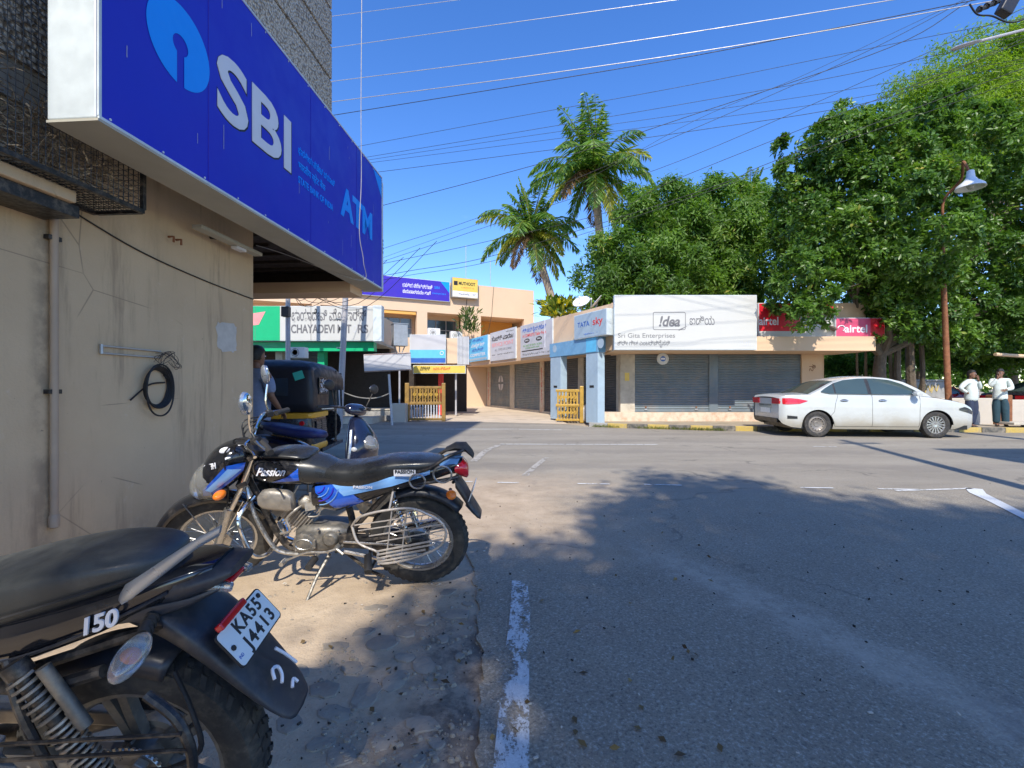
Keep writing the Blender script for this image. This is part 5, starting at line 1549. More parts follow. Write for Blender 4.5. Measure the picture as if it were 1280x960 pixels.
# pale feathery tree beyond, top right
tree('pale yellow-green feathery tree standing above and behind the glossy tree', (22.5, 21, 0), (22, 21, 7), .4,
     [lobe(1150,125,21,42,36), lobe(1200,110,21,55,48), lobe(1250,90,21.5,58,55), lobe(1290,130,21,70,75), lobe(1175,160,20.5,60,42), lobe(1235,165,20.5,60,50), lobe(1330,70,21,60,50)],
     5200, 13, .20, .026, ML_light, 'feathery_tree', seed=5, spread=.75, flat=.3, inner=.4, droop=.1)
# background greenery behind the compound wall
for k, (px, py, Y, rx, rz, lab) in enumerate([
    (1060,448,24,40,26,'bushy green tree seen through the gap right of the corner shop'),
    (1215,432,20,60,30,'low green tree behind the heads of the two standing men'),
    (1300,425,19,55,40,'green tree at the right edge behind the awning pole'),
    (1150,430,27,60,40,'shaded tree far behind the glossy tree stems')]):
    c = P(px, py, Y)
    tree(lab, (c.x, Y, 0), (c.x, Y, max(.8, c.z-1.0)), .16, [lobe(px,py,Y,rx,rz), lobe(px-rx*.6,py+8,Y+.5,rx*.6,rz*.7), lobe(px+rx*.6,py+5,Y-.4,rx*.6,rz*.75)], 700, 10, .22, .045, ML_back, 'background_tree', 'trees behind the compound wall', seed=20+k, spread=.5)
# distant tree line behind everything
far_l = [lobe(px, 462+random.uniform(-6,6), 42, 60, 34) for px in range(330, 1400, 70)]
o = crown('distant_trees', far_l, 2600, 9, .55, .13, ML_back, None, np.zeros(3), spread=1.0)
tag(o, 'distant band of green treetops behind the buildings', 'tree', kind='stuff')

# coconut palms
ML_palm = {}
ML_palm['green'] = leaf_mat('palm_green', [(0, (.06,.15,.025)), (.6, (.13,.25,.04)), (1, (.26,.34,.06))], .42, .35)
ML_palm['yellow'] = leaf_mat('palm_yellow', [(0, (.18,.22,.03)), (.6, (.34,.36,.05)), (1, (.52,.46,.10))], .45, .35)
ML_palm['brown'] = leaf_mat('palm_brown', [(0, (.10,.055,.025)), (.6, (.20,.12,.05)), (1, (.32,.22,.10))], .7, .2)
def frond(parent, az, el, L, mat, droop, origin, seed, wid=.62):
    rs = random.Random(seed)
    d0 = Vector((math.cos(az)*math.cos(el), math.sin(az)*math.cos(el), math.sin(el)))
    pts = []; p = Vector(origin); d_ = d0.copy(); n = 15
    tw = rs.uniform(-.2,.2)
    for i in range(n+1):
        pts.append(p.copy()); p = p + d_*(L/n)
        d_ = (d_ + Vector((0,0,-droop*(.35+1.6*i/n)/n)) + Vector((-math.sin(az), math.cos(az),0))*tw/n).normalized()
    c = []; dd = []; Ls = []; Wd = []
    for i in range(1, n):
        t_ = i/n; tan = (pts[i+1]-pts[i-1]).normalized()
        side = tan.cross(Vector((0,0,1)))
        if side.length < .05: side = Vector((-math.sin(az), math.cos(az), 0))
        side.normalize(); up = side.cross(tan).normalized()
        ll = L*.27*math.sin(math.pi*min(1, .18+.80*t_))**.7*(1.0 if t_ < .8 else 1.0-.9*(t_-.8)/.2*.5)
        for sgn in (1,-1):
            for q in range(4):
                f = q/4
                b0 = pts[i].lerp(pts[i+1] if i < n else pts[i], f)
                v = side*sgn*rs.uniform(.75,1.0) + tan*rs.uniform(.35,.75) - Vector((0,0,1))*rs.uniform(.35,1.0) + up*.05
                c.append(b0); dd.append(v); Ls.append(ll*rs.uniform(.75,1.1)); Wd.append(.052)
    c = np.array([tuple(v) for v in c]); dd = np.array([tuple(v) for v in dd])
    o = leaf_object('frond', c, dd, np.array(Ls), np.array(Wd), mat, parent, fold=.05)
    b = MB(); b.tube(pts, [.05*(1-.85*i/n)+.006 for i in range(n+1)], 5)
    b.build('frond_stalk', mat if mat is not ML_palm['green'] else ML_palm['yellow'], o, smooth=True)
def palm(label, base, lean, top, L, seed, n_up=12, n_mid=12, n_low=8):
    rs = random.Random(seed)
    t = thing('coconut_palm', label, 'palm tree', base, group=None)
    tp = Vector(top)-Vector(base); ml = Vector(lean)-Vector(base)
    pts = spl([(0,0,-.2), ml*.5+Vector((0,0,0)), ml, tp], 10); n = len(pts)
    b = MB(); b.tube(pts, [.31*(1.2-.5*min(1,i/n*1.2))*(1+.05*(i%2)) for i in range(n)], 12)
    b.build('trunk', M_['palm_bark'], t, smooth=True)
    b = MB()
    for k in range(14):
        a = rs.uniform(0,6.28); b.ell(tp+Vector((math.cos(a)*.32, math.sin(a)*.32, rs.uniform(-.75,-.25))), (.13,.13,.16), 8, 6)
    b.build('coconut_cluster', M_['gate_wood'], t, smooth=True)
    b = MB()
    for k in range(16):
        a = rs.uniform(0,6.28); q0 = tp+Vector((math.cos(a)*.15, math.sin(a)*.15, -.1)); b.tube([q0, q0+Vector((math.cos(a)*.35, math.sin(a)*.35, -.6)), q0+Vector((math.cos(a)*.4, math.sin(a)*.4, -1.3))], [.05,.035,.02], 4)
    b.build('dead_sheath', M_['bark'], t, smooth=True)
    for k in range(n_up):
        frond(t, rs.uniform(0,6.28), R(rs.uniform(55,86)), L*rs.uniform(.75,.95), ML_palm['green'], rs.uniform(.5,1.1), tp, seed*100+k)
    for k in range(n_mid):
        frond(t, 6.283*k/n_mid+rs.uniform(-.2,.2), R(rs.uniform(8,45)), L*rs.uniform(.9,1.05), ML_palm['green' if rs.random() < .82 else 'yellow'], rs.uniform(1.2,2.0), tp, seed*200+k)
    for k in range(n_low):
        frond(t, 6.283*k/n_low+rs.uniform(-.3,.3), R(rs.uniform(-50,-5)), L*rs.uniform(.75,.95), ML_palm['green' if k % 3 == 0 else ('yellow' if k % 3 == 1 else 'brown')], rs.uniform(1.6,2.4), tp, seed*300+k)
    return t
b1_ = P(748,330,27); tp1 = P(742,212,27)
palm('taller coconut palm with a full crown, right of the other palm', (b1_.x+.3, 27, 0), (b1_.x+.2, 27, b1_.z), tuple(tp1), 4.4, 3, 9, 15, 8)
tp2 = P(664,290,30); b2_ = P(690,375,30)
palm('shorter coconut palm leaning left over the roof of the shops', (b2_.x+1.9, 30, 0), (b2_.x, 30, b2_.z), tuple(tp2), 4.1, 8, 8, 14, 8)
tp3 = P(938,250,34)
palm('distant palm whose tip just shows over the mango tree', (tp3.x, 34, 0), (tp3.x, 34, 9), tuple(tp3), 3.0, 12, 8, 6, 3)

# shade tree behind the camera: its shadow lies over the side road
kx, ky = SUN_DX/math.tan(SUN_EL), 1/math.tan(SUN_EL)
sl = []
def shade(sx, sy, r_, h, rz=.7):
    h += 2.6; sl.append(((sx-kx*h, sy-ky*h, h), (r_, r_, rz)))
for s_ in [(1.5,1.9,1.35,5.6), (1.7,3.1,.95,5.2), (3.1,2.6,1.5,6.2), (2.7,4.6,.9,5.6), (2.3,5.5,.55,5.2), (3.7,4.2,.95,6.0), (5.0,2.6,1.7,6.4), (5.2,3.9,.8,6.6), (.7,1.2,.75,4.9), (.5,2.45,.45,4.8), (6.8,2.2,2.0,6.6), (3,.2,2.0,6.6), (.5,-.1,.95,6.2), (-.35,2.35,.22,4.6), (-.8,1.5,.14,4.6), (5.5,0,2.2,7), (1.3,4.1,.35,5.4), (-.1,.8,.4,4.8), (1.6,5.0,.3,5.3), (-.3,3.0,.14,4.6), (7.5,3.6,1.0,6.6), (.9,3.9,.2,4.6), (1.0,3.35,.28,4.9), (.15,3.15,.2,4.7), (2.0,6.2,.22,5), (3.0,5.9,.3,5.4), (1.2,4.7,.2,5), (-.1,2.75,.25,4.7), (-.5,1.15,.25,4.7)]:
    shade(*s_)
tree('shade tree standing behind the viewer, known by its dappled shadow on the side road', (2.0, -7.6, 0), (2.0, -7.4, 5.2), .36, sl, 4000, 11, .20, .045, ML_mango, 'shade_tree', seed=9, spread=.62, flat=.2, inner=.5)
# ---------------------------------------------------------------- vehicles
VS = 1.06
def wheel(parent, name, c, rad, tw, style, T, rim_mat, tread=0, disc=False, lab=None):
    """rad: outer radius, tw: half tyre width; wheel axis along local y"""
    c = Vector(c); Tm = T @ Matrix.Translation(c)
    ri = rad-.085 if tw < .06 else rad*.66
    n = 40; b = MB(Tm)
    sec = [(-tw*.82, ri), (-tw, ri+(rad-ri)*.45), (-tw*.88, rad-.016), (-tw*.5, rad-.003), (0, rad), (tw*.5, rad-.003), (tw*.88, rad-.016), (tw, ri+(rad-ri)*.45), (tw*.82, ri), (0, ri-.004)]
    rings = []
    for q in range(n):
        a = 2*math.pi*q/n
        rings.append([(r_*math.cos(a), y, r_*math.sin(a)) for y, r_ in sec])
    b.loft(rings, caps=False, closed=True)
    # hub and rim
    w = MB(Tm)
    rim = [(-tw*.72, ri+.004), (-tw*.72, ri-.014), (-tw*.3, ri-.028), (tw*.3, ri-.028), (tw*.72, ri-.014), (tw*.72, ri+.004)]
    rings = []
    for q in range(n):
        a = 2*math.pi*q/n
        rings.append([(r_*math.cos(a), y, r_*math.sin(a)) for y, r_ in rim])
    w.loft(rings, caps=False, closed=True)
    if style == 'spoke':
        w.lathe([(0,-.055),(.045,-.055),(.05,-.02),(.03,-.015),(.03,.015),(.075,.02),(.075,.05),(0,.055)], ax='y', n=18)
        for q in range(32):
            a = 2*math.pi*q/32; sg = 1 if q % 2 else -1; a2 = a + (.35 if (q//2) % 2 else -.35)
            w.tube([(.045*math.cos(a2), sg*.03, .045*math.sin(a2)), ((ri-.02)*math.cos(a), 0, (ri-.02)*math.sin(a))], .0022, 4, caps=False)
    elif style == 'alloy':
        w.lathe([(0,-.06),(.05,-.06),(.06,-.03),(.06,.03),(.05,.06),(0,.06)], ax='y', n=18)
        for q in range(5):
            for dq in (-.11, .11):
                a = 2*math.pi*q/5+dq; a0 = 2*math.pi*q/5+dq*1.6
                w.loft([[(r_*math.cos(aa)-hw*math.sin(aa), y, r_*math.sin(aa)+hw*math.cos(aa)) for hw, y in ((-.011,-.015),(.011,-.015),(.011,.015),(-.011,.015))] for r_, aa in ((.05,a0),(ri*.6,a),(ri-.02,a))])
    elif style == 'car_steel':
        w.lathe([(0,-tw*.35),(.06,-tw*.4),(.07,-tw*.3),(ri*.55,-tw*.35),(ri*.75,-tw*.62),(ri-.01,-tw*.5),(ri-.01,0),(0,0)], ax='y', n=28)
    elif style == 'car_alloy':
        w.lathe([(0,-tw*.55),(.055,-tw*.6),(.06,-tw*.4),(.0,-tw*.4)], ax='y', n=20)
        for q in range(16):
            a = 2*math.pi*q/16
            w.loft([[(r_*math.cos(a)-hw*k*math.sin(a), y, r_*math.sin(a)+hw*k*math.cos(a)) for hw, y in ((-.012,-tw*.62),(.012,-tw*.62),(.012,-tw*.4),(-.012,-tw*.4))] for r_, k in ((.05,.8),(ri-.015,1.5))])
    o = w.build(name, rim_mat, parent, smooth=True)
    if lab: o['label'] = lab
    b.build('tyre', M_['tyre_rubber'], o, smooth=True)
    if style == 'car_steel':
        h = MB(Tm)
        for q in range(14):
            a = 2*math.pi*q/14; h.ell((ri*.7*math.cos(a), -tw*.56, ri*.7*math.sin(a)), (.014,.012,.014), 6, 4)
        h.build('vent_hole', M_['car_black'], o)
    if style.startswith('car'):
        h = MB(Tm); h.lathe([(0,.0),(ri-.02,.0),(ri-.02,.01),(0,.01)], ax='y', n=24); h.build('brake_disc', M_['car_black'], o)
    if tread:
        t = MB(Tm)
        m_ = 44
        for q in range(m_):
            a = 2*math.pi*q/m_
            for sg in (-1, 1):
                for (y0, y1, a0, a1, hh) in ((.08, .42, 0, .045, 1), (.50, .80, .03, .085, .985)):
                    vs = []
                    for yy, ad in ((y0, a0), (y1, a1), (y1, a1+.055), (y0, a0+.055)):
                        rr = rad+tread - (rad*.0+.010)*(yy**2.5) - (.012 if yy > .75 else 0)
                        for dr in (-.012, 0):
                            vs.append(((rr+dr)*math.cos(a+ad), sg*yy*tw, (rr+dr)*math.sin(a+ad)))
                    t.add(vs, [(0,2,4,6),(1,7,5,3),(0,1,3,2),(2,3,5,4),(4,5,7,6),(6,7,1,0)])
        t.build('tread_block', M_['tyre_rubber'], o)
    return o

def arc_fender(b, c, r_, a0, a1, hw, depth=.03, n=14, thick=.003, taper=None, T=None):
    """fender hugging a wheel: arched section swept over the angle (degrees, 0 = forward, 90 = up)"""
    sec = [(-1,-1), (-.92,-.35), (-.6,-.05), (0,0), (.6,-.05), (.92,-.35), (1,-1)]
    rows = []
    for i in range(n+1):
        a = R(a0+(a1-a0)*i/n); k = 1 if taper is None else taper[0]+(taper[1]-taper[0])*i/n
        rows.append([((r_+depth*s_[1])*math.cos(a)+c[0], s_[0]*hw*k+c[1], (r_+depth*s_[1])*math.sin(a)+c[2]) for s_ in sec])
    b.sheet(rows, T)
    return b

def spring(b, a, c, rad, turns, wr, n=12):
    a, c = Vector(a), Vector(c); ax = (c-a).normalized()
    u = ax.cross(Vector((0,1,0))).normalized(); v = ax.cross(u)
    pts = [a.lerp(c, i/(turns*n)) + (u*math.cos(2*math.pi*i/n)+v*math.sin(2*math.pi*i/n))*rad for i in range(int(turns*n)+1)]
    b.tube(pts, wr, 5)

def indicator(parent, a, c, T=Matrix.Identity(4), mat='orange_lens', sz=1.0):
    a, c = Vector(a), Vector(c)
    o = MB(T).tube([a, a.lerp(c,.55)], .011, 6).build('indicator', M_['rubber'], parent, smooth=True)
    d_ = (c-a).normalized(); q = d_.to_track_quat('X','Z').to_matrix().to_4x4()
    Mx = Matrix.Translation(a.lerp(c,.8)) @ q
    MB(T).ell((0,0,0), (.048*sz,.030*sz,.026*sz), 14, 10, M=Mx).build('lens', M_[mat], o, smooth=True)
    return o

# ------------------------------------------------ blue and black commuter motorcycle
def commuter_bike(M):
    t = thing('motorcycle', 'blue and black motorcycle on its side stand on the sandy verge, facing the wall', 'motorcycle', M=M)
    I = Matrix.Identity(4)
    RA, FA, WR, TW = Vector((-.62,0,.30)), Vector((.62,0,.30)), .303, .044
    hs_t, hs_b = Vector((.345,0,.89)), Vector((.425,0,.71))
    FD = Matrix.Translation((-.02,0,-.085))
    ax = (hs_t-hs_b).normalized()
    ST = Matrix.Translation(hs_b) @ Matrix.Rotation(R(20), 4, ax) @ Matrix.Translation(-hs_b)   # handlebar turned to the left
    wheel(t, 'rear_wheel', RA, WR, TW, 'spoke', I, M_['steel'], tread=.0035)
    wheel(t, 'front_wheel', FA, WR, TW*.9, 'spoke', ST, M_['steel'], tread=.0035)
    # fork
    b = MB(ST)
    for s_ in (-1,1):
        b.tube([hs_t+Vector((.0,s_*.09,0)), hs_b+Vector((.02,s_*.09,-.05)), FA+Vector((-.05,s_*.09,.12))], [.017,.017,.017], 10)
    b.build('fork_tube', M_['chrome'], t, smooth=True)
    b = MB(ST)
    for s_ in (-1,1):
        b.tube([FA+Vector((-.105,s_*.09,.25)), FA+Vector((-.01,s_*.09,-.01))], [.026,.024], 10)
        b.tube([FA+Vector((0,s_*.115,0)), FA+Vector((0,s_*.06,0))], .016, 8)
    b.build('fork_leg', M_['steel'], t, smooth=True)
    b = MB(ST); b.cbox(hs_t, (.06,.22,.03), (0,.4,0)); b.cbox(hs_b, (.06,.22,.035), (0,.4,0)); b.build('fork_bracket', M_['black_metal'], t, bev=.006)
    b = MB(ST); arc_fender(b, FA, WR+.035, 155, 12, .068, .045, 18, taper=(.95,1.0)); b.build('front_fender', M_['gloss_black'], t, smooth=True, solid=.004, ang=60)
    b = MB(ST)
    for s_ in (-1,1): b.tube([FA+Vector((0,s_*.085,.0)), FA+Vector((.13,s_*.07,.31))], .005, 5); b.tube([FA+Vector((-.02,s_*.085,.0)), FA+Vector((-.18,s_*.07,.28))], .005, 5)
    b.build('fender_stay', M_['chrome'], t, smooth=True)
    MB(ST).lathe([(0,-.05),(.06,-.05),(.075,-.03),(.075,.02),(0,.03)], FA, 'y', 20).build('brake_drum', M_['engine_grey'], t, smooth=True)
    SF = ST @ FD
    # headlamp fairing: sections from the tank side forwards
    def fr(x, zc, hw, hh, n=2.6): return sring(x, 0, zc, hw, hh, n, 20)
    b = MB(SF); b.loft([fr(.38,.96,.075,.05), fr(.42,.955,.115,.10), fr(.48,.925,.14,.135), fr(.56,.885,.145,.145), fr(.615,.85,.132,.128), fr(.648,.83,.11,.10)])
    fair = b.build('headlamp_fairing', M_['gloss_black'], t, smooth=True, ang=60, sub=1)
    b = MB(SF); b.loft([fr(.60,.825,.134,.125,2.4), fr(.645,.81,.126,.118,2.3), fr(.69,.79,.105,.10,2.2), fr(.725,.77,.065,.062,2.1), fr(.735,.765,.03,.03,2)])
    b.build('headlamp', M_['lens_clear'], fair, smooth=True, ang=80)
    MB(SF).lathe([(.0,-.02),(.06,.0),(.09,.045),(.10,.06)], (0,0,0), 'x', 20, M=Matrix.Translation((.615,0,.80))).build('reflector', M_['chrome'], fair, smooth=True)
    def side_patch(pts, y_of, mat, name, par, T=I, off=.004):
        """flat coloured panel wrapped on both flanks: pts are (x, z)"""
        for s_ in (-1, 1):
            bb = MB(T); cx_ = sum(p[0] for p in pts)/len(pts); cz_ = sum(p[1] for p in pts)/len(pts)
            ring = []
            for i in range(len(pts)):
                a_, c_ = pts[i], pts[(i+1) % len(pts)]
                for k in range(4): ring.append((a_[0]+(c_[0]-a_[0])*k/4, a_[1]+(c_[1]-a_[1])*k/4))
            lv = [[(cx_+(p[0]-cx_)*f, s_*(y_of(cx_+(p[0]-cx_)*f, cz_+(p[1]-cz_)*f)+off), cz_+(p[1]-cz_)*f) for p in ring] for f in (1,.75,.5,.25)]
            n_ = len(ring); vs = [v for l_ in lv for v in l_] + [(cx_, s_*(y_of(cx_,cz_)+off), cz_)]
            fs = []
            for l_ in range(3):
                for q in range(n_):
                    w_ = (q+1) % n_; fs.append((l_*n_+q, l_*n_+w_, (l_+1)*n_+w_, (l_+1)*n_+q))
            for q in range(n_): fs.append((3*n_+q, 3*n_+(q+1) % n_, 4*n_))
            bb.add(vs, fs).build(name, M_[mat], par, smooth=True, ang=70)
    def se_y(tab):
        """half width of a superelliptic body at (x, z); tab: x, zc, hw, hh, n"""
        X_ = [r_[0] for r_ in tab]
        def f(x, z):
            zc, hw, hh, n = (float(np.interp(x, X_, [r_[k] for r_ in tab])) for k in (1,2,3,4))
            q = min(.995, abs(z-zc)/hh); return hw*(1-q**n)**(1/n)
        return f
    ff = se_y([(.42,.955,.115,.10,2.6),(.48,.925,.14,.135,2.6),(.56,.885,.145,.145,2.6),(.615,.85,.132,.128,2.6),(.66,.82,.11,.10,2.6)])
    side_patch([(.40,.955),(.42,.90),(.59,.755),(.645,.755),(.64,.80),(.50,.955)], ff, 'gloss_blue', 'blue_flash', fair, SF, .003)
    side_patch([(.425,.915),(.60,.782),(.625,.80),(.49,.935)], ff, 'gloss_lightblue', 'light_blue_flash', fair, SF, .0065)
    text('HERO', .05, M_['print_white'], SF @ frame((.585,.115,.945), (.75,-.55,-.35), (-.3,-.05,.9)), fair, 'sticker_lettering', bold=.02, width=.10)
    MB(SF).ell((.505,.085,1.035), (.03,.02,.012), 12, 6, e=(R(-40),R(15),0)).build('round_sticker', M_['print_white'], fair)
    b = MB(SF)
    for k in range(5): b.cbox((.44+.012*k,.05+.018*k,1.045-.012*k), (.03,.012,.004), (R(-35),R(10),random.random()))
    b.build('torn_sticker', M_['print_white'], fair)
    b = MB(SF); b.loft([sring(x, 0, z_, w_, h_, 2.2, 10) for x, z_, w_, h_ in ((.37,1.02,.03,.01),(.40,1.045,.06,.02),(.45,1.055,.05,.008))]); b.build('visor_tip', M_['black_plastic'], fair, smooth=True)
    b = MB(SF); b.lathe([(0,0),(.05,.0),(.052,.03),(0,.03)], ax='z', n=18, M=Matrix.Translation((.36,.05,.995)) @ Matrix.Rotation(R(-25),4,'Y')); b.lathe([(0,0),(.05,.0),(.052,.03),(0,.03)], ax='z', n=18, M=Matrix.Translation((.36,-.06,.995)) @ Matrix.Rotation(R(-25),4,'Y'))
    b.build('instrument_dial', M_['black_plastic'], fair, smooth=True)
    # handlebar, levers, mirrors
    SH = ST @ Matrix.Translation((0,0,.045))
    b = MB(SH); b.tube(spl([(.20,.36,.985),(.25,.30,1.0),(.315,.20,1.02),(.345,.09,.965),(.345,0,.955),(.345,-.09,.965),(.315,-.20,1.02),(.25,-.30,1.0),(.20,-.36,.985)], 5), .011, 8)
    hb = b.build('handlebar', M_['chrome'], t, smooth=True)
    for s_ in (-1,1):
        MB(SH).tube([(.195,s_*.37,.983),(.25,s_*.255,1.003)], .018, 10).build('grip', M_['rubber'], hb, smooth=True)
        MB(SH).cbox((.285,s_*.235,1.012), (.04,.05,.045), (0,0,s_*-.5)).build('switch_box', M_['black_plastic'], hb, bev=.008)
        MB(SH).tube(spl([(.32,s_*.22,1.01),(.335,s_*.27,1.0),(.29,s_*.34,.985),(.27,s_*.385,.97)], 4), [.008]*4+[.007]*4+[.006]*4+[.010], 6).build('lever', M_['chrome'], hb, smooth=True)
        st = MB(SH); st.tube(spl([(.29,s_*.245,1.03),(.30,s_*.26,1.10),(.285,s_*.30,1.20)], 4), .006, 6)
        mo = st.build('mirror', M_['chrome'], hb, smooth=True)
        Mq = Matrix.Translation((.285,s_*.315,1.268)) @ Matrix.Rotation(R(90),4,'Y') @ Matrix.Rotation(s_*R(18),4,'X')
        MB(SH).ell((0,0,.008), (.068,.048,.022), 18, 8, M=Mq).build('mirror_shell', M_['silver_paint'], mo, smooth=True)
        MB(SH).ell((0,0,-.006), (.062,.043,.012), 18, 8, M=Mq).build('mirror_glass', M_['mirror_glass'], mo, smooth=True)
    b = MB()
    for k in range(5):
        s_ = 1 if k % 2 else -1
        b.tube(spl([SH @ Vector((.29,s_*.22,1.0)), SH @ Vector((.42,s_*.12,1.0-.02*k)), Vector((.40,s_*.06,.86-.02*k)), Vector((.30,s_*.04,.74))], 6), .0045, 5)
    b.tube(spl([SH @ Vector((.30,.22,1.0)), SH @ Vector((.46,.17,.93)), SH @ Vector((.50,.11,.62)), SH @ Vector((.57,.08,.36))], 6), .0045, 5)
    b.build('control_cable', M_['black_cable'], t, smooth=True)
    # indicators
    for s_ in (-1,1):
        indicator(t, (.50,s_*.10,.70), (.53,s_*.20,.70), ST)
        indicator(t, (-.83,s_*.06,.66), (-.85,s_*.16,.655))
    # frame
    b = MB()
    b.tube([hs_t, hs_b], .032, 12)
    b.tube(spl([hs_b+Vector((-.02,0,.0)), (.33,0,.52), (.24,0,.30), (.16,0,.22), (-.0,0,.21)], 5), .020, 8)
    b.tube(spl([hs_t+Vector((-.02,0,-.05)), (.15,0,.80), (-.1,0,.70), (-.2,0,.50), (-.22,0,.30)], 5), .022, 8)
    for s_ in (-1,1):
        b.tube(spl([(-.1,s_*.05,.70),(-.35,s_*.09,.68),(-.75,s_*.08,.72),(-.88,s_*.05,.74)], 5), .013, 8)
        b.tube([(-.20,s_*.06,.34),(-.48,s_*.09,.66)], .012, 8)
    b.build('frame', M_['black_metal'], t, smooth=True)
    b = MB()
    for s_ in (-1,1): b.tube([(-.19,s_*.07,.315),(-.62,s_*.085,.30),(-.67,s_*.085,.30)], .017, 8)
    b.build('swingarm', M_['black_metal'], t, smooth=True)
    for s_ in (-1,1):
        b = MB(); b.tube([(-.585,s_*.115,.33),(-.50,s_*.115,.62)], .010, 6); b.tube([(-.585,s_*.115,.33),(-.557,s_*.115,.43)], .022, 8); spring(b, (-.562,s_*.115,.41), (-.503,s_*.115,.61), .025, 8, .0042)
        b.build('shock_absorber', M_['chrome'], t, smooth=True)
    # tank
    tk_ = [(-.12,.765,.085,.055,2.4),(-.06,.775,.115,.08,2.5),(.05,.785,.138,.095,2.6),(.18,.79,.145,.10,2.6),(.28,.79,.125,.095,2.5),(.335,.79,.085,.075,2.3),(.36,.79,.05,.05,2.2)]
    b = MB(); b.loft([sring(x,0,z_,w_,h_,n_,20) for x,z_,w_,h_,n_ in tk_]); tank = b.build('fuel_tank', M_['gloss_black'], t, smooth=True, sub=1, ang=70)
    ty = se_y(tk_)
    side_patch([(-.05,.765),(.03,.74),(.20,.725),(.10,.765),(.02,.83)], ty, 'gloss_blue', 'tank_graphic', tank, I, .003)
    text('Passion', .07, M_['print_white'], frame((.19,.149,.80), (-1,0,.0), (0,-.12,1)), tank, 'tank_lettering', bold=.02, width=.17, shear=.5)
    b = MB(); b.loft([sring(x,0,z_,w_,h_,2.8,16) for x,z_,w_,h_ in ((-.02,.87,.10,.012),(.03,.88,.125,.022),(.15,.893,.13,.024),(.25,.885,.115,.02),(.30,.865,.08,.012))])
    b.build('tank_pad', M_['seat_vinyl'], tank, smooth=True, sub=1)
    b = MB(); b.loft([sring(x,0,z_,w_,h_,2.6,16) for x,z_,w_,h_ in ((-.16,.74,.10,.07),(-.08,.77,.125,.085),(.0,.783,.143,.093),(.03,.786,.146,.093))])
    b.build('tank_cover_band', M_['seat_vinyl'], tank, smooth=True)
    # seat
    st_ = [(-.04,.765,.08,.045),(-.09,.765,.115,.06),(-.20,.748,.135,.066),(-.32,.758,.14,.072),(-.42,.788,.14,.070),(-.52,.81,.135,.060),(-.66,.82,.125,.048),(-.76,.822,.10,.038),(-.80,.822,.06,.02)]
    b = MB(); b.loft([sring(x,0,z_,w_,h_,3.0,20,hb=h_*(1.35 if x > -.45 else .8)) for x,z_,w_,h_ in st_]); seat = b.build('seat', M_['seat_vinyl'], t, smooth=True, sub=1)
    b = MB(); b.box(-.645,-.52,.1395,.142,.775,.815); o = b.build('seat_sticker', M_['print_white'], seat)
    text('PASSION', .03, M_['print_black'], frame((-.583,.1435,.803), (-1,0,0), (0,0,1)), seat, bold=.02, width=.11)
    # side panel and tail
    sp_ = [(-.02,.62,.11,.08,3.0),(-.15,.63,.125,.12,3.0),(-.30,.66,.125,.10,3.0),(-.50,.72,.125,.075,3.0),(-.70,.765,.105,.06,2.8),(-.83,.80,.075,.05,2.6),(-.90,.82,.05,.035,2.4)]
    b = MB(); b.loft([sring(x,0,z_,w_,h_,n_,18) for x,z_,w_,h_,n_ in sp_]); tail = b.build('side_panel', M_['gloss_black'], t, smooth=True, ang=70)
    sy = se_y([(x,z_,w_,h_,n_) for x,z_,w_,h_,n_ in reversed(sp_)])
    side_patch([(-.04,.69),(-.05,.655),(-.19,.525),(-.33,.60),(-.20,.72)], sy, 'gloss_blue', 'blue_panel', tail, I, .004)
    side_patch([(-.13,.735),(-.22,.64),(-.50,.705),(-.72,.775),(-.72,.81),(-.46,.77),(-.30,.73)], sy, 'gloss_lightblue', 'light_blue_panel', tail, I, .006)
    for k in range(4):
        r0_ = .045+.028*k
        pts = [(-.06-r0_*math.sin(R(a)), .70-r0_*math.cos(R(a))*.95) for a in range(5, 86, 10)]
        for s_ in (-1, 1):
            MB().tube([(x, s_*(sy(x,z_)+.008), z_) for x, z_ in pts], .0035, 4).build('swirl_line', M_['gloss_lightblue' if k % 2 else 'sign_purple'], tail)
    text('PASSION', .024, M_['print_white'], frame((-.335,.135,.70), (-1,0,-.02), (0,0,1)), tail, bold=.02, width=.11)
    b = MB(); b.loft([sring(x,0,z_,w_,h_,2.4,14) for x,z_,w_,h_ in ((-.86,.79,.075,.03),(-.90,.79,.07,.06),(-.925,.77,.055,.05),(-.935,.76,.03,.03))]); b.build('tail_lamp', M_['red_lens'], t, smooth=True, ang=70)
    side_patch([(-.72,.82),(-.74,.775),(-.86,.80),(-.89,.86),(-.83,.86)], lambda x,z_: .088-(abs(x)-.72)*.22, 'gloss_lightblue', 'tail_panel', t, I, .004)
    # grab rail and ring
    b = MB(); b.tube(spl([(-.60,.12,.78),(-.72,.13,.82),(-.82,.11,.885),(-.90,.06,.91),(-.91,0,.912),(-.90,-.06,.91),(-.82,-.11,.885),(-.72,-.13,.82),(-.60,-.12,.78)], 5), .011, 8)
    gr = b.build('grab_rail', M_['black_metal'], t, smooth=True)
    b = MB()
    for cx_, cz_, rr in ((-.655,.745,.045),(-.80,.79,.052)):
        b.tube([(cx_+rr*math.cos(a), .150, cz_+rr*math.sin(a)) for a in [2*math.pi*q/22 for q in range(22)]], .0055, 6, closed=True)
    b.build('helmet_ring', M_['steel'], gr, smooth=True)
    b = MB(); b.loft([sring(x,.0,z_,.05,h_,2.2,10) for x,z_,h_ in ((-.80,.905,.01),(-.86,.925,.026),(-.92,.92,.03),(-.955,.88,.02),(-.965,.86,.006))]); b.build('rolled_cloth', M_['rubber'], gr, smooth=True)
    # rear fender
    b = MB(); arc_fender(b, RA, WR+.055, 70, 140, .07, .04, 12)
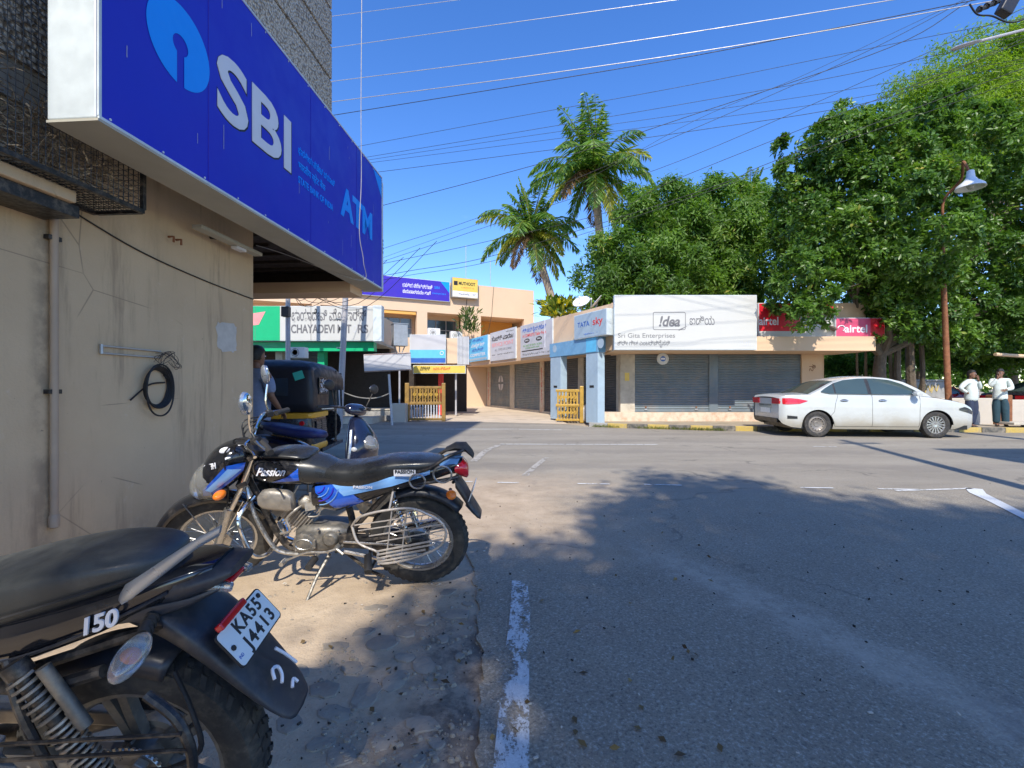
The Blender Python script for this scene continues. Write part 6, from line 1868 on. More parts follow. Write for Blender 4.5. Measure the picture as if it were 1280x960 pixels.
    b.sheet([[(x, s_[0]*w_, z_+s_[1]*.0) for s_ in ((-1,0),(-.5,0),(0,0),(.5,0),(1,0))] for x, z_, w_ in ((-.92,.56,.075),(-.945,.53,.078),(-.97,.50,.078),(-.985,.485,.06))])
    b.build('rear_fender', M_['matte_plastic'], t, smooth=True, solid=.005, ang=50)
    b = MB(); b.loft([sring(x,0,z_,w_,h_,3,12) for x,z_,w_,h_ in ((-.86,.70,.07,.045),(-.91,.62,.075,.05),(-.945,.55,.078,.04),(-.985,.49,.075,.025),(-1.005,.465,.06,.012))]); b.build('mud_flap', M_['matte_plastic'], t, smooth=True)
    pl = MB(); pl.cbox((-.955,0,.635), (.005,.19,.095), (0,R(-20),0)); pp_ = pl.build('number_plate', M_['plate_white'], t, bev=.002)
    # engine
    b = MB(); b.loft([sring(x,0,z_,w_,h_,4,18) for x,z_,w_,h_ in ((-.20,.335,.07,.06),(-.16,.335,.10,.085),(-.02,.325,.11,.10),(.06,.32,.10,.10),(.11,.32,.07,.07))])
    eng = b.build('engine', M_['engine_grey'], t, smooth=True, ang=50)
    b = MB()
    b.lathe([(0,.135),(.055,.135),(.068,.128),(.072,.10),(.08,.07)], (.035,0,.32), 'y', 26)
    b.lathe([(0,.128),(.035,.128),(.045,.118),(.05,.08)], (-.115,0,.345), 'y', 22)
    b.lathe([(0,.155),(.012,.155),(.018,.145),(.018,.1)], (-.165,0,.30), 'y', 12)
    b.build('magneto_cover', M_['engine_grey'], eng, smooth=True)
    b = MB()
    b.tube([(.035+.05*math.cos(a), .1365, .32+.034*math.sin(a)) for a in [2*math.pi*q/24 for q in range(24)]], .003, 4, closed=True)
    b.build('cover_emblem', M_['steel'], eng)
    b = MB()   # finned cylinder leaning forward
    c0, c1 = Vector((.05,0,.40)), Vector((.17,0,.50))
    dv = (c1-c0).normalized(); Mc = Matrix.Translation(c0) @ dv.to_track_quat('Z','Y').to_matrix().to_4x4()
    for k in range(9): b.cbox((0,0,.0+.018*k), (.13,.14,.007))if False else b.box(-.062,.062,-.07,.07,.018*k-.003,.018*k+.004, Mc)
    b.box(-.045,.045,-.05,.05,-.02,.17,Mc)
    b.build('cylinder_fins', M_['alloy_dirty'], eng)
    b = MB(); b.box(-.055,.055,-.06,.06,.165,.225,Mc); b.lathe([(0,.06),(.04,.06),(.045,.05)], (0,0,.195), 'y', 14, M=Mc); b.build('cylinder_head', M_['engine_grey'], eng, bev=.01)
    b = MB(); b.loft([sring(x,.085,z_,.035,h_,3.4,14) for x,z_,h_ in ((.10,.585,.05),(.13,.59,.068),(.22,.60,.07),(.275,.60,.06),(.295,.60,.035))]); b.build('air_filter_cover', M_['alloy_dirty'], t, smooth=True, ang=60)
    b = MB(); b.ell((.05,.02,.56), (.05,.05,.05), 12, 8); b.tube(spl([(.05,.03,.55),(.09,.09,.53),(.14,.10,.47),(.12,.11,.40),(.19,.09,.37)], 6), .008, 6); b.tube([(-.01,.07,.585),(-.01,.07,.64)], .02, 8)
    b.tube(spl([(.02,.08,.60),(-.06,.09,.57),(-.05,.10,.50),(.01,.10,.49)], 5), .005, 5); b.cbox((.0,.075,.55), (.06,.04,.05), (.3,.2,.1))
    b.build('carburettor', M_['alloy_dirty'], eng, smooth=True)
    for k in range(12):   # hardware on the cases
        pass
    b = MB()
    for k in range(9):
        a = 2*math.pi*k/9; b.lathe([(0,.132),(.006,.132),(.006,.12)], (.035+.066*math.cos(a),0,.32+.066*math.sin(a)), 'y', 6)
    for x, z_ in ((-.17,.40),(-.05,.41),(-.19,.31),(-.1,.26)): b.lathe([(0,.125),(.008,.125),(.008,.11)], (x,0,z_), 'y', 6)
    b.build('bolt', M_['steel'], eng)
    b = MB(); b.tube(spl([(.20,-.03,.45),(.30,-.06,.36),(.22,-.11,.22),(-.1,-.13,.20),(-.3,-.135,.24)], 6), .016, 8); b.tube([(-.3,-.135,.24),(-.36,-.14,.26),(-.85,-.15,.36)], [.02,.04,.042], 12); b.build('exhaust', M_['chrome'], t, smooth=True)
    # chain case
    b = MB(); b.loft([sring(x,.105,z_,.018,h_,3,12) for x,z_,h_ in ((-.17,.335,.035),(-.2,.335,.05),(-.56,.315,.05),(-.66,.305,.055),(-.70,.30,.03))]); b.build('chain_case', M_['black_metal'], t, smooth=True)
    b = MB(); b.tube([(-.20,.128,.335),(-.60,.128,.31)], .008, 6); b.tube([(-.20,.128,.27),(-.44,.128,.215)], .012, 6); b.build('brake_rod', M_['steel'], t, smooth=True)
    # crash guard
    b = MB(); b.tube(spl([(.36,.04,.60),(.37,.13,.56),(.38,.185,.50),(.34,.20,.36),(.30,.19,.27),(.26,.12,.25),(.24,.03,.30)], 5), .013, 8); b.tube(spl([(.36,-.04,.60),(.37,-.13,.56),(.38,-.185,.50),(.34,-.20,.36),(.30,-.19,.27),(.26,-.12,.25),(.24,-.03,.30)], 5), .013, 8)
    b.build('crash_guard', M_['chrome'], t, smooth=True)
    b = MB(); b.tube(spl([(.40,.03,.66),(.35,.07,.50),(.26,.08,.30),(.18,.08,.235),(-.0,.08,.225)], 5), .014, 8); b.build('down_tube', M_['steel'], t, smooth=True)
    # foot controls and stands
    b = MB(); b.tube([(-.03,.04,.235),(-.03,.21,.225)], .009, 6); fp = b.build('footrest', M_['steel'], t, smooth=True)
    MB().tube([(-.03,.14,.227),(-.03,.235,.222)], .021, 10).build('footrest_rubber', M_['rubber'], fp, smooth=True)
    b = MB(); b.tube([(-.03,-.04,.235),(-.03,-.21,.225)], .009, 6); b.tube([(-.03,-.14,.227),(-.03,-.235,.222)], .021, 10); b.build('footrest', M_['rubber'], t, smooth=True)
    b = MB(); b.tube(spl([(-.165,.15,.30),(-.1,.165,.285),(.0,.17,.285),(.09,.17,.25),(.14,.17,.225)], 4), .007, 6); b.tube([(.14,.15,.225),(.14,.21,.225)], .014, 8); b.tube([(-.165,.15,.30),(-.21,.17,.275)], .008, 6); b.build('gear_lever', M_['steel'], t, smooth=True)
    b = MB(); b.tube([(-.36,.12,.315),(-.375,.20,.27)], .010, 6); b.tube([(-.36,.185,.275),(-.39,.285,.225)], .022, 10); b.tube([(-.33,.115,.42),(-.375,.115,.27)], .010, 6); b.build('pillion_footrest', M_['rubber'], t, smooth=True)
    b = MB(); b.tube([(-.10,.09,.235),(-.055,.20,.13),(-.02,.30,.0)], [.011,.010,.009], 7); b.cbox((-.01,.31,.0), (.06,.03,.012)); b.build('side_stand', M_['engine_grey'], t, smooth=True)
    b = MB()
    for s_ in (-1,1): b.tube([(-.18,s_*.08,.25),(-.34,s_*.11,.13),(-.44,s_*.16,.12)], .011, 6)
    b.tube([(-.34,-.11,.13),(-.34,.11,.13)], .009, 6); b.build('centre_stand', M_['black_metal'], t, smooth=True)
    # sari guard: an oval hoop with bars
    b = MB(); hoop = spl([(-.27,.165,.46),(-.33,.20,.535),(-.45,.215,.58),(-.62,.215,.60),(-.73,.21,.555),(-.80,.205,.50),(-.82,.205,.42),(-.77,.205,.34),(-.62,.205,.27),(-.45,.205,.235),(-.42,.20,.27),(-.42,.20,.31),(-.31,.185,.36),(-.27,.165,.46)], 5)
    b.tube(hoop, .0075, 7)
    sg_ = b.build('sari_guard', M_['guard_metal'], t, smooth=True)
    for za, zb_, xa, xb in ((.485,.56,-.30,-.73),(.45,.535,-.32,-.79),(.415,.50,-.38,-.815),(.375,.46,-.42,-.82)):
        MB().tube([(xa,.205,za),(xb,.210,zb_)], .0042, 6).build('guard_bar', M_['guard_metal'], sg_, smooth=True)
    for k in range(4):
        MB().tube([(-.42,.205,.315-.023*k),(-.80+.05*k,.208,.40-.035*k)], .0065, 6).build('guard_step', M_['guard_metal'], sg_, smooth=True)
    for x in (-.50,-.585): MB().tube([(x+.03,.20,.26),(x-.02,.212,.59)], .0045, 6).build('guard_upright', M_['guard_metal'], sg_, smooth=True)
    MB().tube([(-.50,.10,.66),(-.50,.20,.58)], .006, 6).build('guard_bracket', M_['guard_metal'], sg_)
    return t

BY, BX0 = 3.045, -.60
bmx = Vector((BX0-.651, BY+.01, .012))
M1 = Matrix.Translation(bmx) @ Matrix.Rotation(math.pi-R(1.0), 4, 'Z') @ Matrix.Rotation(R(-9), 4, 'X') @ Matrix.Diagonal((1.05,1.0,.98,1))
bike1 = commuter_bike(M1)

# ------------------------------------------------ black sport commuter cut by the left edge
def sport_bike(M):
    t = thing('motorcycle', 'black motorcycle in the near left corner seen from its tail with a white number plate', 'motorcycle', M=M)
    I = Matrix.Identity(4)
    RA, FA, WR, TW = Vector((-.66,0,.305)), Vector((.66,0,.305)), .305, .058
    wheel(t, 'rear_wheel', RA, WR, TW, 'alloy', I, M_['engine_grey'], tread=.005)
    wheel(t, 'front_wheel', FA, WR, TW*.8, 'alloy', I, M_['engine_grey'])
    b = MB()
    for s_ in (-1,1): b.tube([(.36,s_*.095,.93), FA+Vector((0,s_*.095,0))], .022, 10)
    b.build('fork_leg', M_['black_metal'], t, smooth=True)
    b = MB(); arc_fender(b, FA, WR+.03, 150, 20, .07); b.build('front_fender', M_['gloss_black'], t, smooth=True, solid=.004)
    b = MB(); b.tube(spl([(.22,.34,1.0),(.33,.18,1.01),(.36,0,.98),(.33,-.18,1.01),(.22,-.34,1.0)], 5), .012, 8); b.build('handlebar', M_['black_metal'], t, smooth=True)
    b = MB(); b.loft([sring(x,0,z_,w_,h_,2.6,16) for x,z_,w_,h_ in ((.38,.93,.09,.09),(.48,.90,.12,.12),(.60,.85,.09,.08))]); b.build('headlamp_fairing', M_['gloss_black'], t, smooth=True)
    b = MB(); b.loft([sring(x,0,z_,w_,h_,2.6,20) for x,z_,w_,h_ in ((-.14,.80,.09,.06),(-.05,.83,.13,.09),(.10,.86,.155,.11),(.24,.86,.15,.11),(.36,.86,.06,.07))]); b.build('fuel_tank', M_['gloss_black'], t, smooth=True, sub=1)
    # long dusty seat
    st_ = [(.0,.785,.07,.04),(-.06,.78,.115,.052),(-.16,.758,.135,.055),(-.26,.765,.14,.058),(-.36,.795,.142,.062),(-.48,.825,.138,.060),(-.58,.85,.130,.054),(-.68,.868,.115,.042),(-.76,.876,.09,.030),(-.80,.876,.05,.012)]
    b = MB(); b.loft([sring(x,0,z_,w_,h_*.9,3.6,24,hb=h_*1.25) for x,z_,w_,h_ in st_]); b.build('seat', M_['seat_vinyl_dusty'], t, smooth=True, sub=1)
    b = MB(); b.tube(spl([(-.06,.118,.765),(-.16,.139,.735),(-.28,.145,.745),(-.40,.146,.775),(-.52,.140,.805),(-.66,.122,.842),(-.76,.092,.862)], 6), .0035, 5); b.build('seat_piping', M_['rubber'], t, smooth=True)
    # tail cowl
    tc_ = [(-.02,.68,.12,.06),(-.18,.685,.135,.075),(-.34,.70,.138,.075),(-.52,.735,.137,.068),(-.66,.775,.125,.056),(-.78,.815,.10,.042),(-.86,.84,.075,.028),(-.90,.852,.05,.014)]
    b = MB(); b.loft([sring(x,0,z_,w_,h_,3.4,20) for x,z_,w_,h_ in tc_]); cowl = b.build('tail_cowl', M_['gloss_black'], t, smooth=True, ang=60)
    b = MB()   # seam line and lower trim
    b.tube(spl([(-.10,.139,.65),(-.30,.143,.665),(-.50,.142,.70),(-.66,.129,.752),(-.82,.092,.822)], 5), .004, 5); b.build('seam', M_['matte_plastic'], cowl, smooth=True)
    text('150', .05, M_['print_white'], frame((-.690,.131,.776), (-.93,.0,.30), (-.30,-.12,.95)), cowl, bold=.03, width=.088, shear=.35)
    b = MB()
    for k in range(3): b.box(-.20-.018*k, -.195-.018*k, .136, .138, .70, .735+.004*k)
    b.build('scratch', M_['sign_grey'], cowl)
    # dark side cover with oval recess
    b = MB(); b.loft([sring(x,0,z_,w_,h_,3.2,18) for x,z_,w_,h_ in ((-.05,.60,.10,.06),(-.12,.60,.125,.085),(-.26,.62,.13,.07),(-.36,.655,.12,.04),(-.42,.675,.10,.02))]); b.build('side_cover', M_['matte_plastic'], t, smooth=True, ang=60)
    b = MB(); b.ell((-.30,.137,.70), (.045,.006,.026), 16, 8, e=(0,R(15),0)); b.build('oval_recess', M_['rubber'], cowl, smooth=True)
    # silver grab rails, one each side, standing proud of the tail
    for s_ in (1,):
        b = MB(); secs = []
        for x, y, z_, hw, hh in ((-.745,.128,.838,.004,.010),(-.762,.139,.850,.005,.024),(-.79,.146,.868,.005,.024),(-.86,.145,.918,.005,.020),(-.93,.138,.968,.005,.014),(-.975,.130,.992,.005,.013)):
            secs.append([(x+q[0]*.35, s_*y+q[1], z_+q[2]-(0 if s_ > 0 else .10)) for q in [(-hh*math.cos(a)*.8, hw*math.sin(a), hh*math.cos(a)) for a in [2*math.pi*k/10 for k in range(10)]]])
        b.loft(secs); b.build('grab_rail', M_['silver_paint'], t, smooth=True, ang=60)
    # tail lamp and tail fins
    b = MB(); b.loft([sring(x,0,z_,w_,h_,3,14) for x,z_,w_,h_ in ((-.76,.80,.085,.035),(-.83,.815,.09,.035),(-.90,.832,.078,.026),(-.945,.846,.055,.012))]); tl_ = b.build('tail_lamp', M_['matte_plastic'], t, smooth=True, ang=50)
    for s_ in (-1,1):
        b = MB(); b.cbox((-.90,s_*.052,.812), (.085,.024,.018), (0,R(-12),s_*.25)); b.build('lamp_lens', M_['lens_clear'], tl_, bev=.006)
    b = MB(); b.cbox((-.905,0,.812), (.05,.07,.016), (0,R(-12),0)); b.build('lamp_lens', M_['red_lens'], tl_, bev=.004)
    b = MB(); b.loft([sring(x,0,z_,w_,h_,4,14) for x,z_,w_,h_ in ((-.68,.765,.10,.03),(-.76,.77,.10,.022),(-.86,.79,.085,.014),(-.92,.81,.06,.006))]); b.build('under_tail', M_['matte_plastic'], t, smooth=True, ang=50)
    # rear fender, plate and flap
    b = MB(); arc_fender(b, RA, WR+.035, 60, 112, .07, .05, 14)
    b.build('inner_fender', M_['matte_plastic'], t, smooth=True, solid=.005, ang=50)
    fl = [(-.66,.78,.085,.035),(-.76,.755,.092,.040),(-.84,.70,.095,.042),(-.92,.615,.092,.036),(-.99,.53,.086,.022),(-1.05,.455,.070,.010),(-1.07,.435,.045,.005)]
    b = MB(); b.loft([sring(x,0,z_,w_,h_,3.6,18) for x,z_,w_,h_ in fl]); fen = b.build('rear_fender', M_['matte_plastic'], t, smooth=True, ang=50, sub=1)
    pn = Vector((-.80,0,.60)).normalized(); pc = Vector((-.948,.0,.668))
    PM = frame(pc, (0,-1,0), (.60,0,.80))     # x to the right of someone behind, y up the plate
    b = MB(PM)
    rr_ = rrect(0, 0, .205, .105, .012, 0)
    b.loft([[(p[0], p[1], 0) for p in rr_], [(p[0], p[1], .004) for p in rr_]]); plt = b.build('number_plate', M_['print_black'], t)
    b = MB(PM); rr_ = rrect(0, 0, .198, .098, .010, 0); b.loft([[(p[0], p[1], .004) for p in rr_], [(p[0], p[1], .0052) for p in rr_]]); b.build('plate_face', M_['plate_white'], plt)
    text('KA55', .048, M_['print_black'], PM @ Matrix.Translation((.012,.023,.0055)), plt, bold=.03, width=.115, ext=.0004, sp=1.2)
    text('J4413', .048, M_['print_black'], PM @ Matrix.Translation((.016,-.023,.0055)), plt, bold=.03, width=.135, ext=.0004, sp=1.2)
    text('IND', .012, M_['print_blue'], PM @ Matrix.Translation((-.083,-.028,.0055)), plt, width=.016, ext=.0003)
    for x, y in ((-.085,.0),(.082,.035)): MB(PM).lathe([(0,.0055),(.007,.0055),(.007,.008),(0,.009)], (x,y,0), 'z', 8).build('screw', M_['black_metal'], plt)
    MB(PM).cbox((-.03,.058,.012), (.11,.018,.02)).build('plate_lamp', M_['red_lens'], t, bev=.004)
    FM = frame((-1.018,0,.535), (0,-1,0), (.55,0,.83))
    b = MB(FM)
    for pts in ([(-.045,.01),(-.03,.03),(-.012,.02),(-.018,-.0),(-.035,-.012)], [(.02,.055),(.034,.02),(.044,-.02)], [(-.02,-.045),(0,-.035),(.005,-.05)]):
        b.tube(spl([(p[0], p[1], .012) for p in pts], 3), .0045, 5)
    b.build('white_scribble', M_['print_white'], fen)
    # indicators on rubber stalks, clear lenses
    for s_ in (-1,1):
        o = MB().tube([(-.78,s_*.07,.775),(-.79,s_*.135,.752)], .013, 10).build('indicator', M_['rubber'], t, smooth=True)
        b = MB()
        for k in range(4): b.lathe([(.0165,-.003),(.0165,.003)], (0,0,0), 'y', 10, M=Matrix.Translation((-.782-.002*k, s_*(.085+.013*k), .770-.006*k)))
        b.build('stalk_rib', M_['rubber'], o)
        dq = Vector((.06,s_*.95,-.42)).normalized(); Mx = Matrix.Translation((-.795,s_*.182,.732)) @ dq.to_track_quat('X','Z').to_matrix().to_4x4()
        MB().ell((0,0,0), (.054,.030,.026), 18, 12, M=Mx).build('clear_lens', M_['lens_clear'], o, smooth=True)
        MB().ell((0,0,0), (.016,.014,.014), 10, 8, M=Mx).build('amber_bulb', M_['orange_lens'], o, smooth=True)
    # subframe, swingarm, shocks
    b = MB()
    for s_ in (-1,1):
        b.tube([(-.22,s_*.10,.60),(-.50,s_*.11,.65),(-.80,s_*.08,.735)], .013, 8)
        b.tube([(-.40,s_*.13,.635),(-.56,s_*.14,.625),(-.68,s_*.12,.65)], .015, 8)
        b.tube([(-.14,s_*.09,.36),(-.28,s_*.11,.60)], .015, 8)
    b.tube([(-.1,0,.74),(.34,0,.88)], .025, 8); b.tube(spl([(.38,0,.80),(.28,0,.45),(.15,0,.24),(-.1,0,.22)], 5), .02, 8)
    b.build('frame', M_['black_metal'], t, smooth=True)
    b = MB()
    for s_ in (-1,1): b.loft([[(x, s_*.115+yy, z_+zz) for yy, zz in ((-.014,-.024),(.014,-.024),(.014,.024),(-.014,.024))] for x, z_ in ((-.12,.34),(-.42,.32),(-.70,.30),(-.73,.30))])
    b.build('swingarm', M_['alloy_dirty'], t, bev=.006)
    for s_ in (-1,1):
        lo, hi = Vector((-.69,s_*.155,.38)), Vector((-.53,s_*.155,.695))
        b = MB(); b.tube([lo, hi], .012, 8); b.tube([lo-(hi-lo)*.04, lo.lerp(hi,.12)], .025, 12); b.tube([lo.lerp(hi,.94), hi+(hi-lo)*.03], .025, 12)
        b.tube([lo.lerp(hi,.52), lo.lerp(hi,.96)], .018, 12)
        sh_ = b.build('shock_absorber', M_['black_metal'], t, smooth=True)
        b = MB(); spring(b, lo.lerp(hi,.12), lo.lerp(hi,.56), .025, 11, .0042); b.build('spring_coil', M_['alloy_dirty'], sh_, smooth=True)
        b = MB(); spring(b, lo.lerp(hi,.58), lo.lerp(hi,.93), .026, 7, .0048); b.build('spring_coil', M_['engine_grey'], sh_, smooth=True)
        MB().tube([lo.lerp(hi,.45)+Vector((-.04,0,.02)), lo.lerp(hi,.93)+Vector((-.045,0,.02))], .014, 12).build('gas_canister', M_['engine_grey'], sh_, smooth=True)
    # sari guard and hardware low down
    b = MB(); b.tube(spl([(-.47,.15,.64),(-.45,.19,.48),(-.53,.20,.40),(-.80,.20,.40),(-.90,.195,.45),(-.88,.18,.56),(-.80,.16,.62)], 5), .011, 8); sg_ = b.build('sari_guard', M_['black_metal'], t, smooth=True)
    b = MB(); b.tube(spl([(-.50,.14,.70),(-.54,.17,.60),(-.60,.185,.45),(-.62,.19,.36)], 5), .010, 8); b.build('guard_stay', M_['black_metal'], sg_, smooth=True)
    for k, (za, xa, xb) in enumerate(((.54,-.49,-.89),(.50,-.47,-.90),(.455,-.48,-.91))):
        MB().tube([(xa,.193,za),(xb,.196,za+.012)], .0045, 6).build('guard_bar', M_['black_metal'], sg_, smooth=True)
    for k in range(5):
        MB().tube([(-.30,.20,.375-.032*k),(-.72,.21,.385-.034*k),(-.80,.205,.41-.025*k)], .0085, 6).build('guard_step', M_['black_metal'], sg_, smooth=True)
    b = MB(); b.loft([sring(x,.06,z_,.02,h_,3,12) for x,z_,h_ in ((-.12,.36,.035),(-.2,.36,.05),(-.58,.33,.05),(-.68,.31,.045))]); b.build('chain_cover', M_['alloy_dirty'], t, smooth=True)
    b = MB(); b.lathe([(.05,.075),(.085,.075),(.088,.07),(.05,.07)], RA, 'y', 30)
    for q in range(38):
        a = 2*math.pi*q/38; b.cbox((RA.x+.09*math.cos(a), .0725, RA.z+.09*math.sin(a)), (.008,.004,.007), (0,-a,0))
    b.build('sprocket', M_['steel'], t)
    MB().lathe([(0,-.075),(.065,-.075),(.078,-.05),(.078,-.02),(0,-.02)], RA, 'y', 24).build('brake_drum', M_['alloy_dirty'], t, smooth=True)
    b = MB()
    b.cbox((-.34,.165,.50), (.14,.03,.10), (0,.3,0)); b.cbox((-.43,.175,.535), (.13,.02,.05), (0,-.35,0)); b.tube([(-.36,.17,.45),(-.40,.27,.42)], .013, 8); b.cbox((-.30,.15,.56), (.10,.03,.05)); b.cbox((-.47,.18,.47), (.05,.03,.09), (0,.6,0))
    b.build('footrest_bracket', M_['silver_paint'], t, bev=.006)
    MB().tube([(-.385,.22,.435),(-.435,.34,.405)], .022, 12).build('pillion_footrest', M_['rubber'], t, smooth=True)
    b = MB(); b.loft([sring(x,0,z_,w_,h_,4,18) for x,z_,w_,h_ in ((-.14,.36,.09,.08),(-.05,.35,.12,.11),(.10,.34,.12,.12),(.20,.34,.07,.08))]); b.build('engine', M_['alloy_dirty'], t, smooth=True, ang=50)
    b = MB(); b.tube([(-.1,-.14,.24),(-.35,-.15,.27),(-.85,-.16,.40)], [.02,.045,.045], 12); b.build('exhaust', M_['black_metal'], t, smooth=True)
    b = MB()
    for k in range(26):
        p = Vector((random.uniform(-.74,-.40), random.uniform(.02,.11), random.uniform(.18,.36)))
        b.cbox(p, (random.uniform(.015,.05), random.uniform(.01,.03), random.uniform(.01,.035)), (random.random(), random.random(), random.random()))
    for k in range(7):
        x = -.46-.045*k; b.tube([(x,.125,.27+.01*(k%3)),(x,.14,.272+.01*(k%3))], .013, 6)
    b.build('caked_hardware', M_['alloy_dirty'], t, bev=.003)
    for pp__ in ([(-.80,.07,.60),(-.86,.11,.52),(-.88,.13,.44),(-.80,.14,.40)], [(-.28,.1,.62),(-.2,.13,.58),(-.12,.13,.50)]): MB().tube(spl(pp__, 5), .006, 6).build('loose_cable', M_['black_cable'], t, smooth=True)
    b = MB(); b.tube([(-.05,.09,.24),(.02,.25,.02)], .011, 6); b.build('side_stand', M_['steel'], t)
    return t
M2 = Matrix.Translation((-.965-.66, 1.245, .0)) @ Matrix.Rotation(math.pi+R(3), 4, 'Z') @ Matrix.Rotation(R(-9), 4, 'X')
bike2 = sport_bike(M2)

# ------------------------------------------------ scooter
def scooter(M, label):
    t = thing('scooter', label, 'scooter', M=M)
    I = Matrix.Identity(4)
    RA, FA = Vector((-.60,0,.225)), Vector((.60,0,.225))
    wheel(t, 'rear_wheel', RA, .225, .048, 'alloy', I, M_['black_metal'])
    wheel(t, 'front_wheel', FA, .225, .045, 'alloy', I, M_['black_metal'])
    b = MB(); arc_fender(b, FA, .265, 165, 10, .075, .06, 14); b.build('front_fender', M_['scooter_paint'], t, smooth=True, solid=.004, ang=60)
    b = MB(); b.loft([sring(x,0,z_,w_,h_,2.8,18) for x,z_,w_,h_ in ((.14,.28,.14,.04),(-.12,.30,.16,.06),(-.20,.45,.17,.14),(-.40,.52,.175,.16),(-.62,.56,.165,.14),(-.80,.62,.13,.09),(-.92,.68,.07,.04))]); body = b.build('body', M_['scooter_paint'], t, smooth=True, sub=1)
    b = MB(); b.box(-.14,.42,-.15,.15,.25,.30); b.build('floorboard', M_['matte_plastic'], t, bev=.015)
    # apron: shaped shield swept from floor to handlebar
    rows = [sring(0,0,0,1,1,3,18)]
    b = MB(); secs = []
    for z_, x, hw, hd in ((.26,.40,.14,.04),(.40,.45,.18,.07),(.58,.46,.19,.11),(.72,.455,.17,.11),(.82,.41,.12,.08),(.94,.36,.06,.04)):
        secs.append([(x+hd*math.copysign(abs(math.cos(a))**.8, math.cos(a)), hw*math.copysign(abs(math.sin(a))**.8, math.sin(a)), z_) for a in [2*math.pi*q/18 for q in range(18)]])
    b.loft(secs); ap = b.build('apron', M_['scooter_paint'], t, smooth=True, sub=1)
    for s_ in (-1,1):
        b = MB(); b.loft([[(x+.012*math.cos(a), s_*y+.012*math.sin(a)*1.2, z_+w_*math.sin(a)) for a in [2*math.pi*q/8 for q in range(8)]] for x, y, z_, w_ in ((.44,.18,.38,.006),(.47,.19,.54,.012),(.47,.175,.68,.014),(.43,.13,.80,.006))]); b.build('silver_strip', M_['silver_paint'], ap, smooth=True)
    b = MB(); b.loft([[(x, w_*math.cos(a), z_+h_*math.sin(a)) for a in [2*math.pi*q/14 for q in range(14)]] for x, z_, w_, h_ in ((.50,.68,.10,.085),(.56,.665,.09,.07),(.60,.65,.06,.04),(.61,.645,.02,.015))]); b.build('headlamp', M_['lens_clear'], ap, smooth=True)
    b = MB(); b.loft([sring(x,0,z_,w_,h_,2.6,16) for x,z_,w_,h_ in ((.28,1.0,.05,.02),(.31,1.0,.12,.05),(.37,.99,.13,.065),(.43,.97,.10,.04))]); hc = b.build('handlebar_cowl', M_['scooter_paint'], t, smooth=True, sub=1)
    b = MB(); b.tube(spl([(.24,.34,1.0),(.30,.2,1.01),(.33,0,1.0),(.30,-.2,1.01),(.24,-.34,1.0)], 4), .012, 8); b.build('handlebar', M_['black_metal'], t, smooth=True)
    for s_ in (-1,1):
        MB().tube([(.235,s_*.355,.998),(.275,s_*.25,1.006)], .019, 8).build('grip', M_['rubber'], t, smooth=True)
        MB().tube([(.33,s_*.26,.995),(.29,s_*.36,.985)], .006, 6).build('lever', M_['steel'], t)
        mo = MB().tube([(.30,s_*.22,1.03),(.32,s_*.28,1.16)], .006, 6).build('mirror', M_['black_metal'], t)
        MB().ell((.315,s_*.31,1.21), (.018,.065,.048), 16, 8).build('mirror_shell', M_['black_plastic'], mo, smooth=True)
        MB().ell((.303,s_*.31,1.21), (.010,.058,.042), 16, 8).build('mirror_glass', M_['mirror_glass'], mo, smooth=True)
        b = MB(); b.ell((.49,s_*.15,.62), (.035,.03,.03), 10, 8); b.build('indicator', M_['lens_milky'], t, smooth=True)
    b = MB(); b.loft([sring(x,0,z_,w_,h_,3,18) for x,z_,w_,h_ in ((-.02,.725,.06,.02),(-.06,.735,.11,.045),(-.20,.74,.145,.055),(-.40,.755,.15,.055),(-.60,.78,.145,.055),(-.76,.80,.12,.045),(-.82,.80,.06,.02))]); b.build('seat', M_['seat_blue'], t, smooth=True, sub=1)
    b = MB(); b.tube(spl([(-.68,.14,.76),(-.82,.13,.82),(-.94,.07,.85),(-.96,0,.855),(-.94,-.07,.85),(-.82,-.13,.82),(-.68,-.14,.76)], 4), .012, 8); b.build('grab_rail', M_['black_metal'], t, smooth=True)
    b = MB(); b.loft([sring(x,0,z_,w_,h_,2.5,12) for x,z_,w_,h_ in ((-.90,.66,.09,.04),(-.96,.66,.07,.035),(-.98,.655,.03,.015))]); b.build('tail_lamp', M_['red_lens'], t, smooth=True)
    b = MB(); arc_fender(b, RA, .27, 120, 185, .07, .04, 8); b.build('rear_fender', M_['matte_plastic'], t, smooth=True, solid=.004)
    b = MB(); b.ell((-.45,.10,.27), (.18,.06,.08), 14, 8); b.build('engine_case', M_['engine_grey'], t, smooth=True)
    b = MB(); b.tube([(-.3,-.12,.25),(-.75,-.15,.33)], [.03,.045], 10); b.build('exhaust', M_['black_metal'], t, smooth=True)
    b = MB()
    for s_ in (-1,1): b.tube([(.45,s_*.055,.62),(.60,s_*.06,.225)], .016, 8)
    b.build('fork_leg', M_['black_metal'], t, smooth=True)
    b = MB()
    for s_ in (-1,1): b.tube([(-.25,s_*.06,.22),(-.30,s_*.14,.01)], .01, 6)
    b.build('centre_stand', M_['steel'], t)
    return t
ms_ = Vector((-1.98, 4.82, .012))
sc1 = scooter(Matrix.Translation(ms_) @ Matrix.Rotation(R(-22), 4, 'Z') @ Matrix.Rotation(R(-4), 4, 'X') @ Matrix.Diagonal((1.07,1.07,1.05,1)), 'dark blue-grey scooter parked behind the blue motorcycle with its headlamp toward the road')

